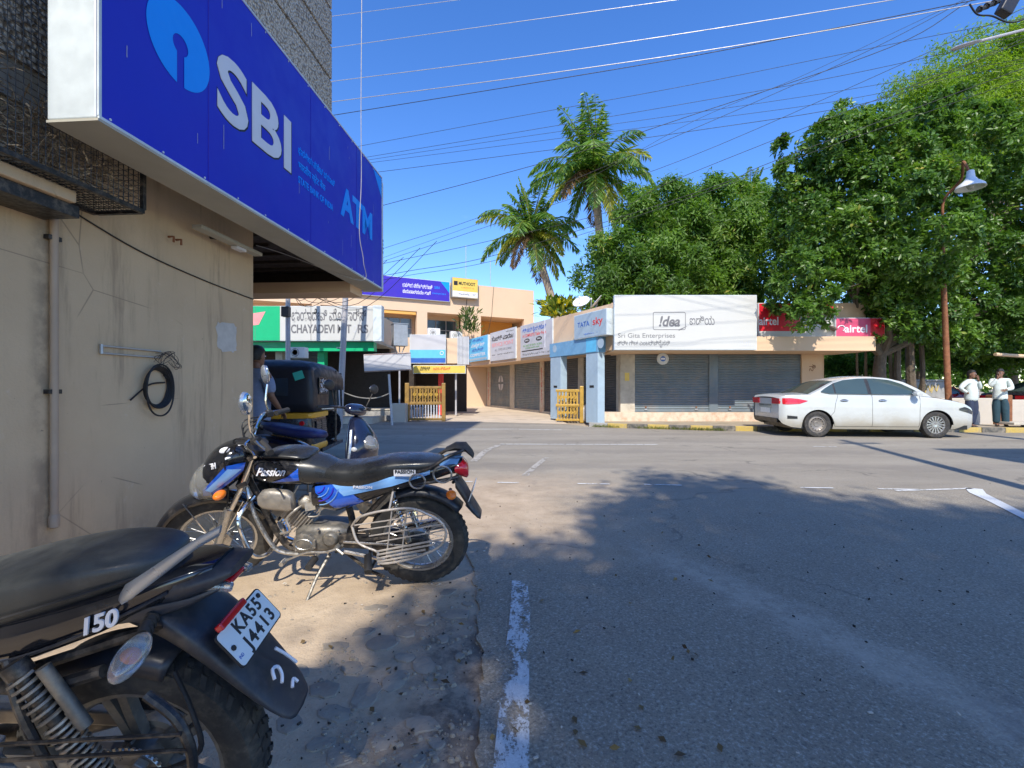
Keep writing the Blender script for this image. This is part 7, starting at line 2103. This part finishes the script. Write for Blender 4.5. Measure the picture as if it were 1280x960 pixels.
# ------------------------------------------------ auto rickshaw
def rickshaw(M):
    t = thing('auto_rickshaw', 'black and yellow auto rickshaw parked in the shade by the corner, seen from behind', 'auto rickshaw', M=M)
    I = Matrix.Identity(4)
    # x forward, rear face at x=0
    for s_ in (-1,1): wheel(t, 'rear_wheel', (.42,s_*.55,.215), .215, .055, 'alloy', I, M_['black_metal'])
    wheel(t, 'front_wheel', (2.25,0,.215), .215, .05, 'alloy', I, M_['black_metal'])
    def ring(x, zt, zb_, hw, e=4.5): return sring(x, 0, (zt+zb_)/2, hw, (zt-zb_)/2, e, 28)
    b = MB(); b.loft([ring(-.005,.93,.42,.60,8), ring(.02,.95,.38,.635,8), ring(.12,.96,.36,.65,6), ring(.72,.96,.34,.65,6)])
    low = b.build('rear_body', M_['auto_black'], t, smooth=True, ang=50)
    b = MB(); b.loft([ring(-.014,.945,.87,.605,9), ring(.015,.955,.86,.645,9), ring(.12,.96,.86,.668,9), ring(.75,.96,.86,.668,9)]); b.build('yellow_stripe', M_['auto_yellow'], low, smooth=True, ang=50)
    b = MB(); b.loft([ring(-.01,.50,.40,.60,7), ring(.04,.51,.36,.645,7), ring(.12,.51,.34,.665,4), ring(.74,.50,.33,.665,4)]); b.build('yellow_skirt', M_['auto_yellow'], low, smooth=True, ang=50)
    # canvas hood
    b = MB(); hd = []
    for x, zt, hw in ((.06,1.50,.56),(.10,1.62,.61),(.20,1.70,.64),(.45,1.745,.66),(.80,1.75,.66),(1.5,1.73,.65),(1.9,1.66,.62),(2.0,1.58,.58)):
        pts = []
        for q in range(15):
            a = math.pi*q/14; n_ = 4.6
            pts.append((x, hw*math.copysign(abs(math.cos(a))**(2/n_), math.cos(a)), 1.28+(zt-1.28)*abs(math.sin(a))**(2/n_)))
        hd.append(pts)
    b.sheet(hd); hood = b.build('hood', M_['hood_canvas'], t, smooth=True, solid=.02, ang=60)
    # rear canvas with rounded corners down to the stripe
    b = MB(); rows = []
    for z_ in (.965,1.1,1.28,1.45,1.56,1.63):
        row_ = []
        ins = 0 if z_ < 1.3 else (z_-1.28)*.25
        for q in range(17):
            a = -math.pi/2+math.pi*q/16
            y = (.655-ins*.6)*math.copysign(abs(math.sin(a))**.22, math.sin(a)); x = .14-(.14-ins*.6)*abs(math.cos(a))**.22
            row_.append((x, y, z_))
        row_ = [(.78, row_[0][1]-.004, z_)] + row_ + [(.78, row_[-1][1]+.004, z_)]
        rows.append(row_)
    b.sheet(rows); b.build('rear_canvas', M_['hood_canvas'], hood, smooth=True, solid=.015, ang=60)
    b = MB()
    for s_ in (-1,1): b.tube(spl([(.06,s_*.60,.97),(.05,s_*.60,1.30),(.09,s_*.57,1.50),(.16,s_*.52,1.64),(.5,s_*.53,1.70),(1.5,s_*.53,1.69)], 5), .009, 5)
    b.tube([(.03,-.60,1.31),(.0,-.4,1.31),(.0,.4,1.31),(.03,.60,1.31)], .006, 5)
    b.build('hood_piping', M_['rubber'], hood, smooth=True)
    # window with white stickers, on the right rear quarter
    b = MB(); b.box(.26,.72,-.676,-.668,1.22,1.48); wq = b.build('side_window', M_['glass_dark'], hood, bev=.002)
    rs = random.Random(4); b = MB()
    for k in range(46):
        b.cbox((.30+.38*rs.random(), -.679, 1.25+.20*rs.random()), (.035,.003,.012), (0,rs.random()*3,0))
    b.build('white_scribble', M_['print_white'], wq)
    b = MB(); b.box(-.004,.004,-.34,.34,1.20,1.46, Matrix.Translation((-.012,0,0))); b.build('rear_window', M_['glass_dark'], hood)
    MB().cbox((.012,-.47,1.50), (.006,.13,.12), (R(-20),R(8),0)).build('green_sticker', M_['sticker_teal'], hood)
    # tail details
    for s_ in (-1,1):
        b = MB(); b.lathe([(0,-.035),(.03,-.035),(.036,-.02),(.036,0),(0,0)], ax='x', n=16, M=Matrix.Translation((.005,s_*.52,.80))); b.build('tail_lamp', M_['red_lens'], low, smooth=True)
        for k in range(2):
            g0 = MB(); g0.box(.16+.26*k,.38+.26*k,s_*.655,s_*.668,.56,.82); g_ = g0.build('vent_panel', M_['matte_plastic'], low)
            b = MB()
            for q in range(7): b.box(.165+.26*k,.375+.26*k,s_*.668,s_*.676,.58+.033*q,.592+.033*q)
            b.build('vent_louvre', M_['engine_grey'], g_)
    b = MB(); b.box(-.025,-.014,-.22,.10,.72,.84); b.build('number_plate', M_['print_black'], low)
    text('KA 11', .055, M_['sign_yellow'], frame((-.027,-.06,.80), (0,-1,0), (0,0,1)), low, bold=.02, width=.2)
    text('2741', .055, M_['sign_yellow'], frame((-.027,-.06,.745), (0,-1,0), (0,0,1)), low, bold=.02, width=.2)
    b = MB(); b.lathe([(0,-.03),(.04,-.03),(.04,-.01),(0,-.01)], (0,-.02,.91), 'x', 14); b.build('round_badge', M_['auto_black'], low)
    b = MB(); b.tube([(-.05,-.55,.40),(-.07,0,.40),(-.05,.55,.40)], .02, 8); b.build('bumper', M_['black_metal'], t, smooth=True)
    # cabin: floor, seats, posts, front cowl
    MB().box(.7,2.0,-.60,.60,.28,.34).build('floor_pan', M_['auto_black'], t)
    MB().box(.62,1.15,-.56,.56,.50,.66).build('passenger_seat', M_['seat_vinyl'], t, bev=.04)
    MB().box(.60,.74,-.56,.56,.66,1.15).build('seat_back', M_['seat_vinyl'], t, bev=.04)
    MB().box(1.45,1.80,-.28,.28,.55,.68).build('driver_seat', M_['seat_vinyl'], t, bev=.03)
    b = MB()
    for s_ in (-1,1):
        b.tube([(.8,s_*.63,.95),(.8,s_*.63,1.6)], .018, 6); b.tube([(1.35,s_*.63,.4),(1.35,s_*.63,1.62)], .018, 6); b.tube([(2.3,s_*.50,.95),(1.98,s_*.56,1.6)], .018, 6)
        b.tube([(.8,s_*.64,.95),(1.35,s_*.64,.95)], .015, 6)
    b.build('hood_post', M_['black_metal'], t, smooth=True)
    b = MB(); b.loft([sring(x,0,z_,w_,h_,3,18) for x,z_,w_,h_ in ((1.95,.62,.58,.32),(2.2,.62,.50,.33),(2.42,.60,.34,.28),(2.55,.56,.18,.18))]); b.build('front_cowl', M_['auto_black'], t, smooth=True)
    MB().add([(2.31,-.46,.97),(2.31,.46,.97),(2.0,.50,1.55),(2.0,-.50,1.55)], [(0,1,2,3)]).build('windscreen', M_['glass_grey'], t, solid=.006)
    b = MB(); b.lathe([(0,.06),(.07,.05),(.08,0),(0,0)], (2.52,0,.66), 'x', 16); b.build('headlamp', M_['lens_clear'], t, smooth=True)
    return t
rk_s = 1.05
rM = Matrix.Translation((-3.46, 6.42, .012)) @ Matrix.Rotation(R(90+7), 4, 'Z') @ Matrix.Diagonal((1.02,1.02,.955,1))
rickshaw(rM)

# ------------------------------------------------ sedan
def sedan(M, label, paint='car_white', name='parked_car', group='parked cars'):
    t = thing(name, label, 'car', M=M, group=group)
    I = Matrix.Identity(4)
    L_, HW = 4.49, .865
    top = [(0,.93),(.05,.99),(.25,1.015),(.62,1.02),(.95,1.01),(1.3,1.01),(3.0,.98),(3.35,.955),(3.8,.89),(4.15,.80),(4.36,.70),(4.46,.60),(4.49,.50)]   # shoulder line / deck
    bot0 = [(0,.42),(.05,.32),(.25,.24),(.6,.20),(3.9,.19),(4.3,.22),(4.44,.28),(4.49,.36)]
    roof = [(.50,1.02),(.62,1.045),(.9,1.18),(1.2,1.335),(1.45,1.42),(1.8,1.475),(2.2,1.485),(2.55,1.455),(2.85,1.37),(3.1,1.225),(3.3,1.08),(3.45,.965)]
    AX = (.83, 3.48); AR = .355
    def bottom(x):
        z_ = interp(bot0, x)
        for a in AX:
            if abs(x-a) < AR: z_ = max(z_, .315+math.sqrt(AR*AR-(x-a)**2)*.98)
        return z_
    wtab = [(0,.70),(.03,.76),(.12,.815),(.35,.85),(1,.865),(3.2,.865),(3.9,.845),(4.2,.79),(4.38,.70),(4.46,.60),(4.49,.50)]
    def sy(x, z_):
        """half width of the lower body"""
        w = interp(wtab, x); zt = interp(top, x)
        k = (z_-.55)/.45
        y = w*(1 - .035*k*k - (.05*max(0,(.42-z_)/.2)**2))
        if z_ > zt-.06: y -= (z_-(zt-.06))**2*5.0
        if .70 < z_ < .86: y += .004
        return y
    def gy(x, z_):
        """half width of the greenhouse"""
        zt = interp(top, min(max(x,.6),3.4)); zr = interp(roof, x)
        f = max(0, (z_-zt))/.46
        return interp(wtab, x)*.955 - .16*f - .06*f*f
    N = 110; xs_ = sorted(set([L_*i/N for i in range(N+1)] + [a+s_*AR for a in AX for s_ in (-1,1)] + [a+s_*(AR-.004) for a in AX for s_ in (-1,1)]))
    b = MB(); RN = 12
    for s_ in (-1,1):
        rows = []
        for x in xs_:
            zb_, zt = bottom(x), interp(top, x)
            rows.append([(x, s_*sy(x, zb_+(zt-zb_)*k/RN), zb_+(zt-zb_)*k/RN) for k in range(RN+1)])
        b.sheet(rows)
        # arch lip
    # deck and bonnet: across between the two shoulder lines
    rows = []
    for x in xs_:
        zt = interp(top, x); w = sy(x, zt)
        crown_ = .035 if x > 3.2 or x < .7 else .02
        rows.append([(x, w*k/6, zt + crown_*(1-(k/6)**2)) for k in range(-6,7)])
    b.sheet(rows)
    # ends
    for x in (0, L_):
        zb_, zt = bottom(x), interp(top, x)
        b.sheet([[(x+(.02 if x == 0 else -.02)*abs(k/6)**2 - (.0), sy(x,zb_+(zt-zb_)*q/6)*k/6, zb_+(zt-zb_)*q/6) for k in range(-6,7)] for q in range(7)])
    body = b.build('body', M_[paint], t, smooth=True, ang=30)
    # greenhouse shell
    gx = [.50+(3.45-.50)*i/44 for i in range(45)]
    b = MB(); rows = []
    for x in gx:
        zt = interp(top, x)+.0; zr = interp(roof, x); rr = []
        for k in range(7):
            z_ = zt-.03+(zr-.045-zt+.03)*k/6 if zr-.045 > zt else zt-.03+.0*k
            rr.append((x, gy(x, z_), z_))
        yr = gy(x, rr[-1][2])
        for k in range(1, 8): rr.append((x, yr*(1-k/7)*.985 if k > 0 else yr, rr[-1][2] if False else (rr[6][2] + (zr-rr[6][2])*math.sin(math.pi/2*k/7)**.6)))
        rows.append(rr)
    b.sheet(rows)
    b.sheet([[(p[0], -p[1], p[2]) for p in r_] for r_ in rows])
    b.build('roof', M_[paint], body, smooth=True, ang=40)
    # glass, laid just proud of the shell
    def side_glass(poly_lo, poly_hi, x0, x1, name, off=.006, mat='car_glass', fn=gy, n=16):
        for s_ in (-1,1):
            rows = []
            for i in range(n+1):
                x = x0+(x1-x0)*i/n; a, c = interp(poly_lo, x), interp(poly_hi, x)
                rows.append([(x, s_*(fn(x, a+(c-a)*k/6)+off), a+(c-a)*k/6) for k in range(7)])
            MB().sheet(rows).build(name, M_[mat], body, smooth=True)
    hi = [(.92,1.10),(1.02,1.17),(1.25,1.30),(1.5,1.375),(1.85,1.41),(2.2,1.415),(2.55,1.375),(2.8,1.28),(3.0,1.16),(3.17,1.045)]
    lo = [(.92,1.085),(1.1,1.045),(3.17,1.02)]
    side_glass(lo, hi, .92, 1.22, 'quarter_glass'); side_glass(lo, hi, 1.26, 1.98, 'rear_side_window'); side_glass(lo, hi, 2.06, 2.98, 'front_side_window'); side_glass(lo, hi, 3.01, 3.16, 'corner_glass')
    # black pillar and chrome line
    for x0, x1 in ((1.22,1.26),(1.98,2.06),(2.98,3.01)): side_glass(lo, hi, x0, x1, 'window_pillar', .004, 'car_black', n=3)
    b = MB()
    for s_ in (-1,1): b.tube([(x, s_*(gy(x, interp(lo,x)-.012)+.004), interp(lo,x)-.012) for x in [.92+.1*k for k in range(23)]], .006, 5)
    b.build('window_trim', M_['chrome'], body, smooth=True)
    # rear screen and windscreen
    def across(x0, x1, name, yk=.9):
        rows = []
        for i in range(9):
            x = x0+(x1-x0)*i/8; zr = interp(roof, x); w = gy(x, zr-.045)*yk
            rows.append([(x, w*k/5, zr+.006 - .035*(abs(k/5)**3)) for k in range(-5,6)])
        MB().sheet(rows).build(name, M_['car_glass'], body, smooth=True)
    across(.66, 1.30, 'rear_screen', .88); across(2.72, 3.34, 'windscreen', .92)
    # lights
    def patch(fn_lo, fn_hi, x0, x1, name, mat, off=.006, n=10, lab=None):
        for s_ in (-1,1):
            rows = []
            for i in range(n+1):
                x = x0+(x1-x0)*i/n; a, c = interp(fn_lo, x), interp(fn_hi, x)
                rows.append([(x, s_*(sy(x, a+(c-a)*k/5)+off), a+(c-a)*k/5) for k in range(6)])
            o = MB().sheet(rows).build(name, M_[mat], body, smooth=True)
            if lab: o['label'] = lab
    patch([(-.0,.80),(.15,.78),(.42,.80),(.60,.865)], [(0,.93),(.2,.94),(.40,.92),(.60,.875)], 0.0, .60, 'tail_lamp', 'red_lens')
    b = MB(); 
    for s_ in (-1,1): b.box(-.012,.0,s_*.35,s_*.74,.79,.93)
    b.build('tail_lamp', M_['red_lens'], body, bev=.004)
    patch([(3.98,.66),(4.2,.60),(4.40,.55)], [(3.98,.70),(4.12,.74),(4.3,.68),(4.40,.60)], 3.98, 4.40, 'headlight', 'glass_dark')
    MB().box(-.016,-.003,-.34,.34,.70,.78).build('boot_trim', M_['chrome'], body)
    MB().box(-.012,.0,-.26,.26,.56,.68).build('number_plate', M_['plate_white'], body)
    MB().box(-.012,.01,-.62,.62,.34,.44).build('bumper_insert', M_['car_black'], body)
    patch([(.14,.44),(.36,.44)], [(.14,.52),(.36,.50)], .14, .36, 'bumper_vent', 'car_black')
    MB().box(4.475,4.495,-.42,.42,.36,.55).build('grille', M_['car_black'], body)
    # seams, handles, sills
    b = MB()
    for s_ in (-1,1):
        for xl in ([(1.30,1.03),(1.22,.80),(1.20,.62),(1.12,.52)],[(1.12,.52),(1.18,.40),(1.22,.27)],[(2.06,1.02),(2.05,.6),(2.06,.26)],[(3.12,1.0),(3.10,.6),(3.10,.26)],[(1.22,.265),(3.10,.265)],[(3.15,.99),(3.5,.95),(4.0,.85)]):
            pts = []
            for i in range(len(xl)-1):
                for k in range(6):
                    f = k/6; x = xl[i][0]+(xl[i+1][0]-xl[i][0])*f; z_ = xl[i][1]+(xl[i+1][1]-xl[i][1])*f
                    pts.append((x, s_*(sy(x, min(z_, interp(top,x)))+.0005), z_))
            x, z_ = xl[-1]; pts.append((x, s_*(sy(x, min(z_, interp(top,x)))+.0005), z_))
            b.tube(pts, .0038, 4)
    b.build('door_seam', M_['car_black'], body)
    for x in (1.42, 2.28):
        for s_ in (-1,1):
            MB().ell((x, s_*(sy(x,.88)+.022), .885), (.095,.014,.016), 12, 6).build('door_handle', M_['chrome'], body, smooth=True)
            MB().ell((x, s_*(sy(x,.88)+.002), .885), (.085,.008,.030), 12, 6).build('handle_recess', M_['car_black'], body, smooth=True)
    for s_ in (-1,1):
        b = MB(); b.loft([[(x, s_*(.84+y), z_) for x, z_ in [(2.98+w*math.cos(a), 1.045+.055*math.sin(a)) for a in [2*math.pi*q/12 for q in range(12)]]] for y, w in ((.0,.02),(.04,.06),(.14,.09),(.19,.07),(.20,.02))]); b.build('door_mirror', M_[paint], body, smooth=True)
    for s_ in (-1,1):
        for a in AX:
            b = MB()
            b.sheet([[(a+(AR+.001)*math.cos(q_)*k, s_*(sy(a,.6)+(.003 if k > .95 else -.25)), .315+(AR+.001)*math.sin(q_)*k*.98) for k in (1.0, .94)] for q_ in [math.pi*i/20 for i in range(21)]])
            b.build('wheel_arch', M_['car_black'], body)
    MB().box(.3,4.2,-.78,.78,.20,.30).build('underbody', M_['car_black'], body)
    MB().box(1.1,3.1,-.62,.62,.35,.9).build('seats', M_['car_black'], body, bev=.05)
    for xa, st, mt in ((AX[0],'car_steel','wheel_steel'),(AX[1],'car_alloy','wheel_silver')):
        for s_ in (-1,1):
            T = Matrix.Identity(4) if s_ < 0 else Matrix.Rotation(math.pi,4,'Z')
            wheel(t, 'wheel', (xa if s_ < 0 else -xa, -.755, .315), .315, .095, st, T, M_[mt])
    return t
cA, cB = Vector((7.78, 11.88)), Vector((10.64, 11.64))
cs = 1.065; ang = math.atan2(cB.y-cA.y, cB.x-cA.x)
car_o = Vector(((cA.x+cB.x)/2, (cA.y+cB.y)/2))
def car_matrix(cx_, cy_, a, s_):
    # body origin so that the wheelbase middle on the near (right-hand, -y) side sits at (cx, cy)
    return Matrix.Translation((cx_, cy_, .012)) @ Matrix.Rotation(a, 4, 'Z') @ Matrix.Diagonal((s_,s_,s_,1)) @ Matrix.Translation((-(.83+3.48)/2, .80, 0))
car = sedan(car_matrix(car_o.x, car_o.y, ang, cs), 'white sedan parked before the corner shop with its nose to the right')
def repaint(root, frm, to):
    for o in [root]+list(root.children_recursive):
        if o.type == 'MESH' and o.data.materials and o.data.materials[0] == M_[frm]:
            o.data = o.data.copy(); o.data.materials[0] = M_[to]
c2 = clone(car, car_matrix(17.2, 18.6, R(8), 1.0), 'red car mostly hidden behind the rusty lamp post and the compound wall'); repaint(c2, 'car_white', 'car_red')
c3 = clone(car, car_matrix(19.9, 15.9, R(4), 1.06), 'black car cut off by the right edge behind the two standing men'); repaint(c3, 'car_white', 'auto_black')

# ---------------------------------------------------------------- people
def skinmesh(name, nodes, edges, mat, parent, sub=2, M=None):
    """nodes: list of (pos, radius or (rx, ry)); the surface is grown along the edges"""
    me = bpy.data.meshes.new('s'); me.from_pydata([tuple(n_[0]) for n_ in nodes], edges, [])
    o = bpy.data.objects.new('s', me); COL.objects.link(o)
    sk = o.modifiers.new('skin', 'SKIN'); sk.use_smooth_shade = True; sk.branch_smoothing = .6
    for i, n_ in enumerate(nodes):
        r_ = n_[1] if isinstance(n_[1], (tuple, list)) else (n_[1], n_[1])
        me.skin_vertices[0].data[i].radius = r_
    me.skin_vertices[0].data[0].use_root = True
    sb_ = o.modifiers.new('sub', 'SUBSURF'); sb_.levels = sub; sb_.render_levels = sub
    dg = bpy.context.evaluated_depsgraph_get()
    m2 = bpy.data.meshes.new_from_object(o.evaluated_get(dg))
    bpy.data.objects.remove(o); bpy.data.meshes.remove(me)
    m2.name = name; m2.materials.clear(); m2.materials.append(mat)
    m2.polygons.foreach_set('use_smooth', [True]*len(m2.polygons))
    o2 = bpy.data.objects.new(name, m2); COL.objects.link(o2); o2.parent = parent
    WM[o2.name] = WM[parent.name]
    return o2

def person(label, M, arms, legs, shirt, trousers, belly=.0, short=True, head_turn=0.0, tilt=0.0, collar=True):
    """metres, x = the person's left, -y = facing, z up; arms: (shoulder, elbow, wrist) per side; legs: (hip, knee, ankle)"""
    t = thing('person', label, 'person', M=M)
    pel = Vector((0,0,.90)); ch = Vector((0,.0,1.28)); nk = Vector((0,.01,1.47)); hb = Vector((0,-.01,1.56))
    nodes = [(pel, (.10,.08)), ((0,.0,1.08), (.09,.07+belly*.5)), (ch, (.11,.08)), ((0,.01,1.40), (.11,.07)), (nk, (.052,.055)), (hb, .055)]
    edges = [(0,1),(1,2),(2,3),(3,4),(4,5)]
    sidx = {}
    for s_, (sh, el, wr) in arms.items():
        i = len(nodes)
        nodes += [(Vector(sh), .045), (Vector(sh).lerp(Vector(el), .5), .045), (Vector(el), .042), (Vector(el).lerp(Vector(wr), .4), .040), (Vector(wr), .026)]
        edges += [(3,i),(i,i+1),(i+1,i+2),(i+2,i+3),(i+3,i+4)]
        # hand: palm and five bent fingers
        d_ = (Vector(wr)-Vector(el)).normalized()
        side = d_.cross(Vector((0,1,0))); side = side.normalized() if side.length > .1 else Vector((1,0,0))
        nrm_ = side.cross(d_).normalized()
        pm = Vector(wr)+d_*.05
        nodes.append((pm, (.036,.017))); pi = len(nodes)-1; edges.append((i+4, pi))
        for f in range(4):
            k0 = len(nodes); off = side*(f-1.5)*.019; ln = (.075,.085,.08,.062)[f]
            nodes += [(pm+off+d_*.04, .0095), (pm+off+d_*(.04+ln*.5)+nrm_*.010, .0085), (pm+off+d_*(.04+ln*.85)+nrm_*.030, .007)]
            edges += [(pi,k0),(k0,k0+1),(k0+1,k0+2)]
        k0 = len(nodes); nodes += [(pm+side*.045+d_*.0, .011), (pm+side*.062+d_*.035+nrm_*.01, .009)]; edges += [(pi,k0),(k0,k0+1)]
    for s_, (hp, kn, an) in legs.items():
        i = len(nodes)
        nodes += [(Vector(hp), .095), (Vector(hp).lerp(Vector(kn),.5), .080), (Vector(kn), .058), (Vector(kn).lerp(Vector(an),.35), .056), (Vector(an), .036), (Vector(an)+Vector((0,-.10,-.045)), (.040,.028)), (Vector(an)+Vector((0,-.17,-.055)), (.034,.018))]
        edges += [(0,i)]+[(i+k,i+k+1) for k in range(6)]
    body = skinmesh('body', nodes, edges, M_['skin'], t)
    # head joined to the body mesh
    HM = Matrix.Translation((0,-.02,1.60)) @ Matrix.Rotation(head_turn, 4, 'Z') @ Matrix.Rotation(tilt, 4, 'X')
    b = MB(HM)
    secs = []
    for z_, rx, ry, yc in ((-.115,.030,.032,-.045),(-.09,.052,.062,-.020),(-.05,.064,.085,-.004),(.0,.072,.096,.004),(.05,.075,.098,.010),(.09,.066,.086,.012),(.118,.042,.055,.012),(.127,.012,.018,.012)):
        secs.append([(rx*math.sin(a), yc-ry*math.cos(a)*(1.0 if math.cos(a) > 0 else .95), z_) for a in [2*math.pi*q/20 for q in range(20)]])
    b.loft(secs)
    b.loft([[(w*math.sin(a), y_+w*.6*math.cos(a), z_) for a in [2*math.pi*q/8 for q in range(8)]] for z_, w, y_ in ((.022,.008,-.090),(.0,.012,-.098),(-.022,.018,-.104),(-.034,.012,-.092))])
    for s_ in (-1,1):
        b.ell((s_*.074,.01,-.005), (.010,.020,.030), 8, 6)
    b.loft([[(w*math.sin(a), -.086+.008*math.cos(a), z_) for a in [2*math.pi*q/8 for q in range(8)]] for z_, w in ((-.062,.006),(-.057,.024),(-.050,.026),(-.045,.006))])
    hd = b.build('head', M_['skin'], body, smooth=True, ang=70, sub=1)
    for s_ in (-1,1):
        MB(HM).ell((s_*.030,-.086,.010), (.014,.010,.008), 10, 6).build('eye', M_['print_white'], body, smooth=True)
    b = MB(HM)
    for s_ in (-1,1): b.ell((s_*.030,-.094,.010), (.006,.004,.006), 8, 6); b.ell((s_*.031,-.095,.030), (.020,.006,.005), 8, 6)
    b.build('brow', M_['hair'], body, smooth=True)
    b = MB(HM); secs = []
    for z_, rx, ry, yc in ((-.045,.072,.070,.045),(-.01,.080,.082,.036),(.03,.085,.095,.026),(.07,.082,.106,.012),(.10,.070,.092,.010),(.128,.046,.062,.012),(.140,.012,.018,.012)):
        secs.append([(rx*math.sin(a), yc-ry*math.cos(a)*(1.0 if z_ > .05 else (.55 if math.cos(a) > 0 else 1)), z_) for a in [2*math.pi*q/20 for q in range(20)]])
    b.loft(secs); b.build('hair', M_['hair'], body, smooth=True, ang=80)
    if label.find('moustache') >= 0: pass
    # shirt
    sn = [((0,.0,.76), (.195,.155)), ((0,.0,.90), (.180,.138+belly*.5)), ((0,-.0-belly*.2,1.02), (.172,.130+belly)), ((0,-belly*.15,1.16), (.170,.128+belly*.8)), ((0,.0,1.30), (.182,.130)), ((0,.01,1.405), (.150,.098)), ((0,.01,1.46), (.070,.068))]
    se = [(0,1),(1,2),(2,3),(3,4),(4,5),(5,6)]
    for s_, (sh, el, wr) in arms.items():
        i = len(sn); sh, el, wr = Vector(sh), Vector(el), Vector(wr)
        sn += [(sh, .092), (sh.lerp(el,.5), .076), (sh.lerp(el,.92 if short else 1), .066)]
        se += [(5,i),(i,i+1),(i+1,i+2)]
        if not short:
            sn += [(el.lerp(wr,.5), .055), (el.lerp(wr,.92), .042)]; se += [(i+2,i+3),(i+3,i+4)]
    skinmesh('shirt', sn, se, M_[shirt], body)
    tn_ = [((0,0,1.0), (.16,.125)), ((0,0,.88), (.165,.125))]; te = [(0,1)]
    for s_, (hp, kn, an) in legs.items():
        i = len(tn_); hp, kn, an = Vector(hp), Vector(kn), Vector(an)
        tn_ += [(hp, .125), (hp.lerp(kn,.5), .115), (kn, .102), (kn.lerp(an,.5), .095), (an+Vector((0,0,.01)), .092)]
        te += [(1,i)]+[(i+k,i+k+1) for k in range(4)]
    skinmesh('trousers', tn_, te, M_[trousers], body)
    b = MB()
    for s_, (hp, kn, an) in legs.items():
        an = Vector(an); secs = []
        for y_, w, h_ in ((.06,.02,.015),(.04,.038,.045),(-.03,.042,.045),(-.12,.048,.032),(-.17,.042,.022),(-.20,.015,.008)):
            secs.append([(an.x+w*math.cos(a), an.y+y_, max(.0, h_+h_*math.sin(a))) for a in [2*math.pi*q/10 for q in range(10)]])
        b.loft(secs)
    b.build('shoe', M_['black_metal'], body, smooth=True)
    return t
PS = 1.07
def pmat(px, py, z0, rz, s_=PS):
    g_ = G(px, py, z0); return Matrix.Translation(g_) @ Matrix.Rotation(rz, 4, 'Z') @ Matrix.Diagonal((s_,s_,s_,1))
# man in front of the white car's nose, phone at his ear, other hand on his hip
person('man in white shirt and navy trousers, one hand on his hip', pmat(1214,534,.13,R(8),.96),
       {'l': ((.17,.0,1.39),(.27,-.04,1.16),(.12,-.11,1.42)), 'r': ((-.17,.0,1.39),(-.36,.02,1.17),(-.17,-.03,1.04))},
       {'l': ((.085,0,.88),(.07,-.03,.50),(.02,.02,.08)), 'r': ((-.085,0,.88),(-.07,-.02,.50),(-.06,.02,.08))}, 'shirt_white', 'trouser_navy', belly=.035, head_turn=R(12), short=False)
person('man in white shirt and dark teal trousers with a hand at his chin', pmat(1250,533,.13,R(-38),.99),
       {'l': ((.17,.0,1.39),(.24,-.06,1.14),(.08,-.26,1.10)), 'r': ((-.17,.0,1.39),(-.22,-.12,1.20),(-.07,-.14,1.44))},
       {'l': ((.085,0,.88),(.10,-.04,.50),(.12,.02,.08)), 'r': ((-.085,0,.88),(-.08,-.02,.50),(-.07,.02,.08))}, 'shirt_white', 'trouser_teal', belly=.02, head_turn=R(-20), tilt=R(8), short=False)
person('man in a blue-grey T-shirt seen from behind, half hidden by the wall corner', Matrix.Translation((-3.17, 5.75, .012)) @ Matrix.Rotation(R(165), 4, 'Z') @ Matrix.Diagonal((1.03,1.03,1.03,1)),
       {'l': ((.17,.0,1.39),(.22,-.05,1.12),(.16,-.22,.98)), 'r': ((-.17,.0,1.39),(-.23,.02,1.12),(-.20,-.16,.96))},
       {'l': ((.085,0,.88),(.09,-.03,.50),(.10,.02,.08)), 'r': ((-.085,0,.88),(-.09,-.02,.50),(-.10,.02,.08))}, 'shirt_blue', 'trouser_grey', belly=.03)
